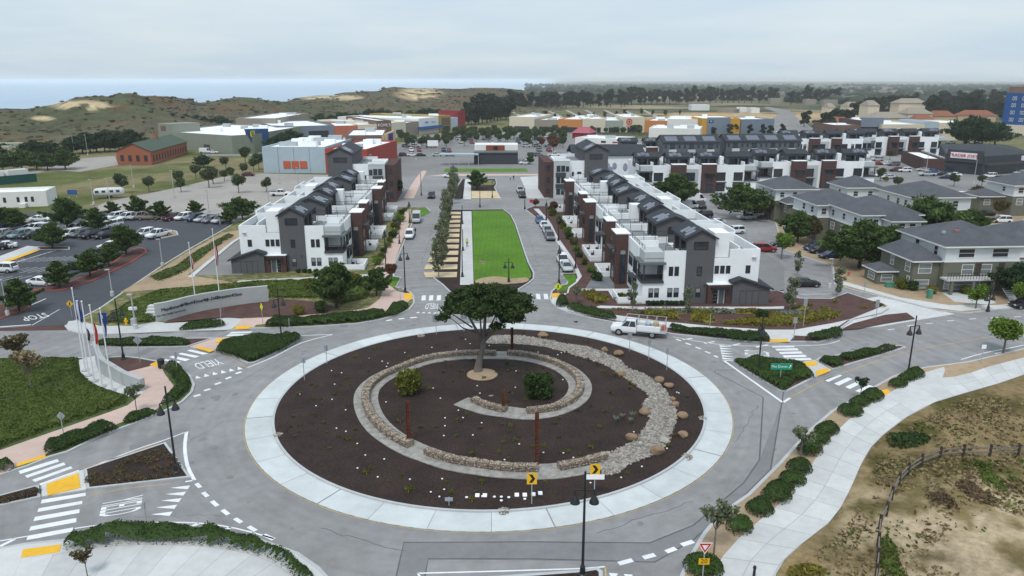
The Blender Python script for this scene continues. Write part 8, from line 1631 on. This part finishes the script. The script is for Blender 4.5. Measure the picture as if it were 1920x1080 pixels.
# ---------------------------------------------------------------- street furniture
def ccyl(par, name, mat, p, q, r, n=8): return MB().tube([p, q], r, n).build(name, mat, par)
def lamp(x, y, yt, lab, ang=0.0, bells=True, arm=.62, drop=.17):
    c = G(x, y, .12); h = HT(x, y, yt, .12); r = thing('street_lamp', lab, 'street lamp', (c.x, c.y, .12), 0, 'black street lamps'); z = .12
    MB().lathe((c.x, c.y, z), [(.3, 0), (.3, .12), (.2, .2), (.17, .7), (.1, .85)], 12).build('base', 'metal_black', r)
    MB().tube([(c.x, c.y, z + .8), (c.x, c.y, z + h)], [.1, .07], 8).build('pole', 'metal_black', r)
    if bells:
        za = z + h * (1 - drop); dx, dy = math.cos(ang) * arm, math.sin(ang) * arm
        MB().bar((c.x - dx, c.y - dy, za), (c.x + dx, c.y + dy, za), .07).build('arm', 'metal_black', r)
        for s in (-1, 1):
            q = (c.x + s * dx, c.y + s * dy, za - .95); sh = MB().lathe(q, [(.33, .0), (.31, .1), (.2, .38), (.13, .5), (.08, .62), (.05, .95)], 14).build('lamp_shade', 'metal_black', r)
            MB().lathe((q[0], q[1], q[2] - .1), [(.1, 0), (.24, .05), (.28, .11)], 12).build('lamp_glass', 'glass_bright', sh)
    return r
lamp(1092, 1079, 884, 'tall black lamp with two bell shades in the front centre'); lamp(331, 886, 724, 'black lamp on the lower left median', .9); lamp(232, 674, 560, 'black lamp beside the left median and the flagpoles', 1.2); lamp(529, 648, 542, 'black lamp on the wide left hedge', .8); lamp(760, 548, 461, 'black lamp at the left mouth of the avenue', .6); lamp(1421, 703, 589, 'black lamp in the right triangular hedge', 1.5); lamp(1702, 703, 592, 'black lamp beside the right footpath', .3); lamp(1852, 583, 540, 'black lamp on the far right pavement', .3, drop=.25); lamp(954, 529, 484, 'black lamp with two bell shades before the lawn', 0)
for i, (x, y, yt) in enumerate([(724, 509, 431), (749, 457, 408), (768, 418, 378), (1079, 503, 437), (1047, 451, 404), (1024, 413, 376), (1048, 532, 460)]): lamp(x, y, yt, '%s slim dark lamp post along the %s pavement of the avenue' % (ORD[i % 3] if i < 6 else 'nearest', 'left' if i < 3 else 'right'), 1.5, arm=.5, drop=.04)
for i, (x, y, yt) in enumerate([(867, 519, 470), (868, 470, 430), (867, 420, 385), (984, 392, 352), (900, 388, 350), (867, 372, 340), (923, 371, 338), (790, 366, 325)]): lamp(x, y, yt, '%s of the short dark posts along the median path, nearest first' % ORD[i], 0, bells=False)
def mast(x, y, yt, lab, mat='metal_galv'):
    c = G(x, y); h = HT(x, y, yt); r = thing('light_mast', lab, 'light mast', (c.x, c.y, 0), 0, 'light masts of the car parks')
    MB().lathe((c.x, c.y, 0), [(.28, 0), (.28, .75), (.2, .78)], 10).build('footing', 'concrete', r); MB().tube([(c.x, c.y, .7), (c.x, c.y, h)], [.1, .07], 6).build('pole', mat, r); MB().box(c.x - .55, c.x + .1, c.y - .16, c.y + .16, h - .03, h + .1).build('lamp_head', mat, r)
for i, (x, y, yt) in enumerate(sorted([(122, 420, 400), (225, 475, 433), (211, 555, 506), (15, 592, 525), (178, 409, 384), (255, 618, 553), (305, 500, 449), (176, 384, 337), (251, 352, 310), (392, 398, 357), (505, 392, 353), (327, 370, 320), (412, 420, 400), (207, 386, 335), (1357, 400, 365), (1468, 460, 424), (1398, 460, 430), (1555, 540, 486), (1825, 345, 300), (1735, 330, 285), (1770, 322, 280), (1000, 290, 255), (1118, 268, 235), (900, 288, 250), (780, 300, 262), (650, 362, 325), (560, 352, 315), (524, 344, 305), (698, 340, 290), (140, 290, 255), (165, 292, 253), (290, 282, 248)])): mast(x, y, yt, '%s from left of the thin light masts standing in the car parks' % ORD[i])
c = G(1855, 272); h = HT(1855, 272, 243); r = thing('traffic_mast', 'tall street light with curved arm behind the supermarket', 'street light', (c.x, c.y, 0)); MB().tube([(c.x, c.y, 0), (c.x, c.y, h * .8), (c.x + 1.5, c.y, h * .95), (c.x + 5.5, c.y, h)], [.16, .12, .1, .07], 8).build('pole', 'metal_galv', r); MB().box(c.x + 5.3, c.x + 6.6, c.y - .2, c.y + .2, h - .05, h + .12).build('lamp_head', 'metal_galv', r)
def sign(x, y, yt, lab, w, hs, front, back='sign_back', ang=0.0, shape='rect', z=.14, extra=None, cat='road sign', name='road_sign'):
    """post with a plate; ang = direction the face looks to, 0 = towards the camera"""
    c = G(x, y, z); h = HT(x, y, yt, z); r = thing(name, lab, cat, (c.x, c.y, z), 0, 'road signs'); ccyl(r, 'post', 'metal_galv', (c.x, c.y, z), (c.x, c.y, z + h - (.1 if shape != 'rect' else 0)), .04, 6)
    X = Vector((math.cos(ang), math.sin(ang), 0)); Nn = Vector((math.sin(ang), -math.cos(ang), 0)); zc = z + h - hs / 2
    sh = {'rect': [(-w / 2, -hs / 2), (w / 2, -hs / 2), (w / 2, hs / 2), (-w / 2, hs / 2)], 'dia': [(0, -hs / 2), (w / 2, 0), (0, hs / 2), (-w / 2, 0)], 'tri': [(0, -hs / 2), (w / 2, hs / 2), (-w / 2, hs / 2)]}[shape]
    def plate(nm, mt, k, d0, d1, par): 
        P = []
        for d_ in (d0, d1): P += [tuple(c + X * a * k + Nn * d_ + Vector((0, 0, zc - z + b * k))) for a, b in sh]
        n = len(sh); return MB().add(P, [tuple(range(n)), tuple(range(2 * n - 1, n - 1, -1))] + [(i, (i + 1) % n, (i + 1) % n + n, i + n) for i in range(n)]).build(nm, mt, par)
    pl = plate('plate', back, 1, .045, .06, r); plate('face', front, .99, .061, .064, pl)
    if extra: extra(r, c, X, Nn, zc, plate, pl)
    return r
def chev(r, c, X, Nn, zc, plate, pl):
    o = c + Nn * .07; P = [(-.24, .36), (.02, .36), (.26, 0), (.02, -.36), (-.24, -.36), (.0, 0)]; MB().add([tuple(o + X * a + Vector((0, 0, zc - c.z + b))) for a, b in P], [(0, 1, 2, 5), (5, 2, 3, 4)]).build('chevron', 'black_print', r)
sign(997, 945, 886, 'yellow chevron sign at the front of the island, left one', .78, .98, 'sign_yellow', extra=chev); sign(1114, 932, 869, 'yellow chevron sign at the front of the island, right one', .78, .98, 'sign_yellow', extra=chev)
c = G(1114, 932, .14); o = MB().box(c.x - .75, c.x + .75, c.y - .09, c.y - .05, HT(1114, 932, 896, .14) + .05, HT(1114, 932, 889, .14) + .14).build('plate', 'white_print', bpy.data.objects['road_sign.001'])
sign(842, 948, 932, 'small grey plaque on a short post at the front left of the island', .62, .32, 'sign_back', cat='plaque')
for x, y, yt, lab, w, hs in ((571, 713, 671, 'grey-backed sign at the left of the island, nearer one', .5, .62), (613, 682, 647, 'grey-backed sign at the left of the island, farther one', .45, .75), (818, 627, 591, 'grey-backed sign behind the island, left of the tree', .85, .95), (870, 622, 588, 'grey-backed sign behind the island, half behind the tree', .85, .8), (1180, 659, 623, 'grey-backed sign in front of the service truck', .5, .9), (1216, 675, 636, 'grey-backed narrow sign at the right of the island', .35, .75), (1250, 694, 653, 'grey-backed narrow sign farthest right on the island', .35, .75), (120, 818, 772, 'grey-backed diamond sign on the left pink pavement', .8, .9), (275, 980, 942, 'thin sign seen edge-on beside the bottom left hedge', .1, .5), (333, 700, 660, 'narrow sign beside the litter bin', .3, .8), (263, 680, 630, 'grey-backed diamond sign on the left median', 1.1, 1.1), (544, 630, 597, 'thin post beside the wide left hedge', .12, .3), (1506, 612, 560, 'grey-backed sign by the driveway on the right', .5, 1.1), (1642, 598, 562, 'grey-backed sign beside the concrete driveway', .5, 1.1), (1488, 636, 595, 'thin sign beside the right far crossing', .5, .8), (1330, 624, 588, 'bare thin post behind the long right hedge', .1, .2), (1620, 555, 531, 'sign at the mouth of the lane to the flats', .5, .6), (751, 570, 540, 'sign at the left crossing of the avenue', .5, .5)): sign(x, y, yt, lab, w, hs, 'sign_back', ang=math.pi if w > .2 else 1.4, shape='dia' if 'diamond' in lab else 'rect')
def yld(r, c, X, Nn, zc, plate, pl):
    o = c + Nn * .07; k = .52; MB().add([tuple(o + X * a + Vector((0, 0, zc - c.z + .06 + b))) for a, b in ((0, -.36), (.38, .3), (-.38, .3))], [(0, 1, 2)]).build('border', 'white_print', r)
    MB().add([tuple(o + Nn * .006 + X * a * .8 + Vector((0, 0, zc - c.z + .03 + b * .8))) for a, b in ((0, -.44), (.5, .42), (-.5, .42), (0, -.2), (.28, .28), (-.28, .28))], [(0, 1, 4, 3), (1, 2, 5, 4), (2, 0, 3, 5)]).build('red_border', 'sign_red', r)
    MB().add([tuple(c + X * a + Nn * .066 + Vector((0, 0, zc - c.z - .98 + b))) for a, b in ((-.36, -.24), (.36, -.24), (.36, .24), (-.36, .24))], [(0, 1, 2, 3)]).build('advisory_plate', 'sign_yellow', r); text('lettering', '20', .46, 'black_print', frame3(tuple(c + Nn * .07 + Vector((0, 0, zc - c.z - .98))), X, (0, 0, 1)), r, ext=.002)
sign(1317, 1086, 1016, 'red and white yield sign with yellow 20 plate at the bottom right', 1.0, .9, 'white_print', 'sign_red', shape='tri', extra=yld)
def walker(r, c, X, Nn, zc, plate, pl): MB().add([tuple(c + Nn * .07 + X * a + Vector((0, 0, zc - c.z + b))) for a, b in ((-.05, .3), (.07, .3), (.07, .18), (.12, .0), (.05, .0), (.12, -.3), (.02, -.3), (0, -.1), (-.08, -.3), (-.16, -.26), (-.06, .0), (-.1, .12))], [tuple(range(12))]).build('walking_figure', 'black_print', r)
sign(135, 594, 563, 'yellow diamond pedestrian sign near the flagpoles', 1.0, 1.0, 'sign_yellow', shape='dia', extra=walker); sign(1046, 560, 530, 'lime pedestrian sign at the right mouth of the avenue', 1.15, 1.15, 'sign_lime', shape='dia', extra=walker); sign(493, 606, 567, 'lime pedestrian sign seen nearly edge-on below the conifers', .4, 1.2, 'sign_lime', shape='dia', ang=.3)
def grn(r, c, X, Nn, zc, plate, pl):
    text('lettering', 'The Dunes', .4, 'white_print', frame3(tuple(c + Nn * .068 - X * .25 + Vector((0, 0, zc - c.z))), X, (0, 0, 1)), r, ext=.002); MB().add([tuple(c + Nn * .07 + X * a + Vector((0, 0, zc - c.z + b))) for a, b in ((.78, -.16), (.84, -.2), (.98, .02), (1.05, -.02), (1.03, .2), (.85, .12), (.92, .08))], [tuple(range(7))]).build('arrow', 'white_print', r)
sign(1462, 718, 681, 'green street guide sign on the right triangular hedge', 2.3, .72, 'sign_green', extra=grn)
sign(1839, 682, 646, 'white bicycle sign on the kerb strip at the right', .55, .5, 'white_print'); sign(996, 393, 374, 'red round stop sign at the cross street', .8, .8, 'sign_red'); sign(195, 607, 586, 'dark blue clinic board below the curved sign wall', 1.1, 1.6, 'sign_blue', 'sign_blue', name='notice_sign'); sign(416, 612, 578, 'thin sign right of the sign wall steps', .3, .5, 'sign_back', ang=1.2); sign(1637, 515, 505, 'pale house number board beside the front flats', 1.4, .9, 'white_print', name='notice_sign')
# flagpoles
M('flag_blue', (0.02, 0.045, 0.2), 0.8, .2, 2); M('flag_red', (0.42, .02, .02), 0.8, .2, 2); M('flag_white', (.62, .64, .7), .8, .2, 2); M('flag_dark', (.03, .03, .04), .8, .2, 2)
def flag(x, y, yt, lab, cols, ln=2.6, dy=.3, wid=.5):
    c = G(x, y, .15); h = HT(x, y, yt, .15); r = thing('flagpole', lab, 'flagpole', (c.x, c.y, .15), 0, 'flagpoles'); MB().lathe((c.x, c.y, .15), [(.4, 0), (.4, .1), (.15, .16)], 12).build('base', 'metal_galv', r); MB().tube([(c.x, c.y, .2), (c.x, c.y, .15 + h)], [.09, .05], 8).build('pole', 'metal_white', r); MB().lathe((c.x, c.y, .15 + h), [(.02, 0), (.1, .06), (.1, .14), (.02, .2)], 8).build('finial', 'metal_white', r)
    z1 = .15 + h - dy; n = 8; ns = len(cols)
    for k, mt in enumerate(cols):
        vs = []; fs = []
        for j in range(n + 1):
            t = j / n; s = wid * (.55 + .45 * math.sin(t * 3.1)); z = z1 - t * ln; a0, a1 = k / ns, (k + 1) / ns
            for f in (a0, (a0 + a1) / 2, a1): vs.append((c.x + .06 + s * f, c.y + .12 * math.sin(f * 7 + t * 4), z - f * .5))
        for j in range(n): fs += [(j * 3, j * 3 + 1, j * 3 + 4, j * 3 + 3), (j * 3 + 1, j * 3 + 2, j * 3 + 5, j * 3 + 4)]
        MB().add(vs, fs).build('flag', mt, r)
flag(160, 695, 542, 'tallest flagpole with blue flag, leftmost of the five', ('flag_blue', 'flag_white', 'flag_blue'), 2.8, .6, .45); flag(167, 704, 566, 'second flagpole of the five with hanging dark blue flag', ('flag_blue',), 1.8, .4, .3); flag(177, 715, 567, 'middle flagpole of the five with dark flag', ('flag_dark',), 1.6, 2.6, .25); flag(192, 725, 574, 'fourth flagpole of the five with red flag', ('flag_red',), 2.6, 1.5, .3); flag(211, 732, 580, 'rightmost flagpole of the five with pale blue flag', ('flag_white', 'flag_blue'), 2.2, .6, .3)
US = ('flag_blue', 'flag_red', 'flag_white', 'flag_red'); flag(366, 559, 456, 'left of two tall flagpoles above the sign wall', US, 2.2, 1.6, .35); flag(411, 549, 431, 'right of two tall flagpoles above the sign wall', US + ('flag_dark',), 3.8, 1.6, .4)
# curved walls
M('cast_wall', (.38, .395, .395), .9, .12, 1.5)
def wall(px, h, th, lab, words=None, w0=.05, w1=.85, size=.62, h2=None):
    L = resample(catmull(W2(px, 0, False, .14), 5), 30); Bk = offset_line(L, -th); n = 30; hh = [h + ((h2 if h2 else h) - h) * i / (n - 1) for i in range(n)]; r = thing('sign_wall' if words else 'curved_wall', lab, 'wall', (*L[0], .1), 0)
    vs = [(x, y, .1) for x, y in L] + [(x, y, .1) for x, y in Bk] + [(x, y, .14 + hh[i]) for i, (x, y) in enumerate(L)] + [(x, y, .14 + hh[i]) for i, (x, y) in enumerate(Bk)]
    fs = [(i, i + 1, i + 1 + 2 * n, i + 2 * n) for i in range(n - 1)] + [(i + n, i + 3 * n, i + 1 + 3 * n, i + 1 + n) for i in range(n - 1)] + [(i + 2 * n, i + 1 + 2 * n, i + 1 + 3 * n, i + 3 * n) for i in range(n - 1)] + [(0, 2 * n, 3 * n, n), (n - 1, 2 * n - 1, 4 * n - 1, 3 * n - 1)]
    MB().add(vs, fs).build('wall_body', 'cast_wall', r)
    if words:
        tot = sum(len(s) + 1 for s in words[0].split()); LL = resample(L, 400); t = 0
        for s in words[0].split():
            f = w0 + (w1 - w0) * (t + len(s) / 2) / tot; t += len(s) + 1; i = int(f * 399); a = Vector(LL[max(0, i - 6)]); b = Vector(LL[min(399, i + 6)]); d = (b - a).normalized(); nr_ = Vector((d.y, -d.x)); q = Vector(LL[i]) + nr_ * .05
            text('lettering', s, size, 'black_print', frame3((q.x, q.y, .14 + h * .62), (d.x, d.y, 0), (0, 0, 1)), r, ext=.03)
        if len(words) > 1: d = (Vector(LL[60]) - Vector(LL[30])).normalized(); q = Vector(LL[44]) + Vector((d.y, -d.x)) * .05; text('lettering', words[1], size * .55, 'black_print', frame3((q.x, q.y, .14 + h * .34), (d.x, d.y, 0), (0, 0, 1)), r, ext=.03)
    return r
wall(c1([(1008, 356), (1100, 338), (1250, 296), (1400, 266), (1550, 242), (1728, 222)]), 2.55, .55, 'long curved concrete wall with black clinic lettering', ('Major General William H. Gourley VA-DoD Outpatient Clinic', 'VA Palo Alto Health Care System'), .06, .78, .62, 2.35)
wall(c1([(612, 592), (622, 640), (650, 688), (720, 728), (800, 768), (908, 802)]), 2.2, .55, 'curved concrete wall behind the five flagpoles', None, h2=1.35)
for k in range(5): a = G(*c1([(960 + k * 8, 352 - k * 14)])[0]); MB().box(a.x - .9, a.x + .5, a.y, a.y + .9, .1, .3 + k * .17).build('step', 'concrete', bpy.data.objects['sign_wall'])
# litter bin, hydrants, cabinets, poles
c = G(303, 690, .14); r = thing('litter_bin', 'black litter bin with lid at the end of the pink pavement', 'litter bin', (c.x, c.y, .14)); MB().lathe((c.x, c.y, .14), [(.3, 0), (.36, .1), (.38, .95)], 14).build('bin_body', 'metal_black', r); MB().lathe((c.x, c.y, 1.1), [(.42, 0), (.42, .08), (.2, .22)], 14).build('lid', 'metal_black', r)
for x, y, lab, mt in ((237, 608, 'yellow fire hydrant below the sign wall', 'sign_yellow'), (1591, 517, 'pale pink fire hydrant by the lane to the flats', 'wall_coral')):
    c = G(x, y, .14); r = thing('fire_hydrant', lab, 'fire hydrant', (c.x, c.y, .14)); MB().lathe((c.x, c.y, .14), [(.2, 0), (.2, .08), (.13, .1), (.13, .6), (.17, .62), (.14, .78), (.04, .88)], 12).build('barrel', mt, r); MB().bar((c.x - .26, c.y, .6), (c.x + .26, c.y, .6), .15).build('outlets', mt, r)
M('box_green', (.08, .24, .16), .7, .1, 2)
for x, y, w_, h, lab in ((1668, 538, 1.4, .7, 'low green utility cabinet before the front flats'), (1742, 559, .6, 1.3, 'slim pale green utility cabinet on the pavement'), (252, 610, .5, .9, 'grey control cabinet beside the hydrant')):
    c = G(x, y, .14); r = thing('utility_cabinet', lab, 'cabinet', (c.x, c.y, .14)); MB().box(c.x - w_ / 2, c.x + w_ / 2, c.y - .35, c.y + .35, .14, .14 + h).build('cabinet_body', 'box_green' if x > 500 else 'metal_galv', r); MB().box(c.x - w_ / 2 - .04, c.x + w_ / 2 + .04, c.y - .39, c.y + .39, .14 + h, .2 + h).build('cap', 'box_green' if x > 500 else 'metal_galv', r)
c = G(254, 614, .14); h = HT(254, 614, 557, .14); r = thing('camera_pole', 'steel pole with camera boxes left of the sign wall', 'pole', (c.x, c.y, .14)); ccyl(r, 'pole', 'metal_galv', (c.x, c.y, .14), (c.x, c.y, .14 + h), .09); MB().box(c.x - .5, c.x + .5, c.y - .2, c.y + .2, h * .62, h * .62 + .35).build('camera_box', 'metal_white', r)
c = G(1413, 1086, .15); r = thing('bollard', 'short black bollard at the bottom of the right footpath', 'bollard', (c.x, c.y, .15)); MB().lathe((c.x, c.y, .15), [(.1, 0), (.09, .8), (.12, .85), (.1, 1.0), (.03, 1.05)], 10).build('post', 'metal_black', r)
# split-rail fence
FP = [(1990, 425), (1842, 430), (1692, 430), (1550, 430), (1427, 440), (1328, 478), (1257, 527), (1207, 580), (1170, 655), (1143, 735), (1107, 805), (1098, 900), (1096, 985), (1088, 1070), (1080, 1150)]
pts = [G(*q, .3) for q in c7([(x, y + 14) for x, y in FP])]; r = thing('rail_fence', 'weathered wooden rail fence bending across the sandy slope', 'fence', (pts[0].x, pts[0].y, 0))
def gz(p): i = min(len(rr) - 1, np.searchsorted(rr, math.hypot(p.x, p.y))); j = min(len(fr) - 1, np.searchsorted(fr, math.atan2(p.x, p.y))); return float(Z_[i, j])
zs = [gz(p) for p in pts]
for p, z in zip(pts, zs): MB().box(p.x - .08, p.x + .08, p.y - .08, p.y + .08, z - .3, z + 1.2).build('post', 'bark_dark', r)
for i in range(len(pts) - 1):
    for hh in (.45, .85): MB().bar((pts[i].x, pts[i].y, zs[i] + hh), (pts[i + 1].x, pts[i + 1].y, zs[i + 1] + hh), .08, .1).build('rail', 'wood_grey', r)
# people
for nm, cc in (('skin', (.38, .22, .15)), ('hivis', (.45, .62, .05)), ('cloth_dark', (.02, .022, .03)), ('cloth_pink', (.5, .12, .16)), ('cloth_orange', (.6, .12, .03)), ('cloth_white', (.6, .6, .6)), ('hair', (.02, .015, .012))): M(nm, cc, .85, .1, 4)
def person(x, y, lab, top, legs, face=0.0, h=1.75, stride=.25, z=.15, name='person'):
    c = G(x, y, z); k = h / 1.75; V = [(0, 0, .95), (0, 0, 1.2), (0, 0, 1.42), (0, .02, 1.52), (0, .03, 1.62), (0, .03, 1.70), (.1, 0, .9), (.11, stride * .5, .5), (.11, stride * .3, .08), (.11, stride * .3 + .16, .05), (-.1, 0, .9), (-.11, -stride * .1, .5), (-.11, -stride * .9, .1), (-.11, -stride * .9 + .16, .05), (.2, 0, 1.4), (.26, -.08, 1.14), (.27, .06, .92), (.28, .1, .84), (-.2, 0, 1.4), (-.26, .1, 1.14), (-.27, .22, .95), (-.28, .27, .88)]
    E = [(0, 1), (1, 2), (2, 3), (3, 4), (4, 5), (0, 6), (6, 7), (7, 8), (8, 9), (0, 10), (10, 11), (11, 12), (12, 13), (2, 14), (14, 15), (15, 16), (16, 17), (2, 18), (18, 19), (19, 20), (20, 21)]
    RD_ = [.15, .15, .16, .06, .1, .085, .1, .07, .05, .045, .1, .07, .05, .045, .065, .05, .04, .04, .065, .05, .04, .04]
    me = bpy.data.meshes.new('body'); me.from_pydata([(a * k, b * k, d * k) for a, b, d in V], E, []); o = bpy.data.objects.new('tmp', me); col.objects.link(o)
    s = o.modifiers.new('s', 'SKIN'); sv = me.skin_vertices[0].data
    for i, q in enumerate(RD_): sv[i].radius = (q * k, q * k * .85)
    sv[0].use_root = True; o.modifiers.new('d', 'SUBSURF').levels = 1; dg = bpy.context.evaluated_depsgraph_get(); m2 = bpy.data.meshes.new_from_object(o.evaluated_get(dg)); bpy.data.objects.remove(o)
    m2.materials.clear()
    for mt in (legs, top, 'skin', 'hair'): m2.materials.append(MATS[mt])
    for f in m2.polygons:
        zc = f.center.z / k; f.material_index = 3 if zc > 1.66 or (zc > 1.56 and f.center.y < 0) else 2 if zc > 1.48 or (abs(f.center.x) > .22 * k and zc < .98) else 1 if zc > .98 or abs(f.center.x) > .22 * k else 0
    b = bpy.data.objects.new(name, m2); col.objects.link(b); b.location = (c.x, c.y, z); b.rotation_euler = (0, 0, face); return tag(b, lab, 'person', 'people on the avenue')
person(876, 463, 'person in lime safety vest walking on the white median path', 'hivis', 'cloth_dark', math.pi, 1.85); person(779, 441, 'person in dark clothes standing beside the white car', 'cloth_dark', 'cloth_dark', 1.2, z=.01); person(819, 494, 'person in yellow and orange beside the median kerb', 'cloth_orange', 'hivis', -.6, 1.6, z=.15); person(957, 338, 'left person of the pair crossing the far street', 'cloth_white', 'cloth_dark', .4, z=.02); person(963, 338, 'right person of the pair crossing the far street', 'cloth_dark', 'cloth_dark', -.4, z=.02)
# ---------------------------------------------------------------- haze
hz = bpy.data.materials.new('haze'); hz.use_nodes = True; hn = hz.node_tree; hn.nodes.clear(); ho = hn.nodes.new('ShaderNodeOutputMaterial'); pv = hn.nodes.new('ShaderNodeVolumePrincipled'); pv.inputs['Color'].default_value = (.93, .97, 1.0, 1); pv.inputs['Density'].default_value = HAZE; pv.inputs['Anisotropy'].default_value = 0.0; hn.links.new(pv.outputs[0], ho.inputs['Volume']); MATS['haze'] = hz
o = MB().box(-72000, 40000, -200, 72000, -38, 48).build('haze', 'haze'); o['kind'] = 'stuff'; o['label'] = 'thin sea haze over the whole place'
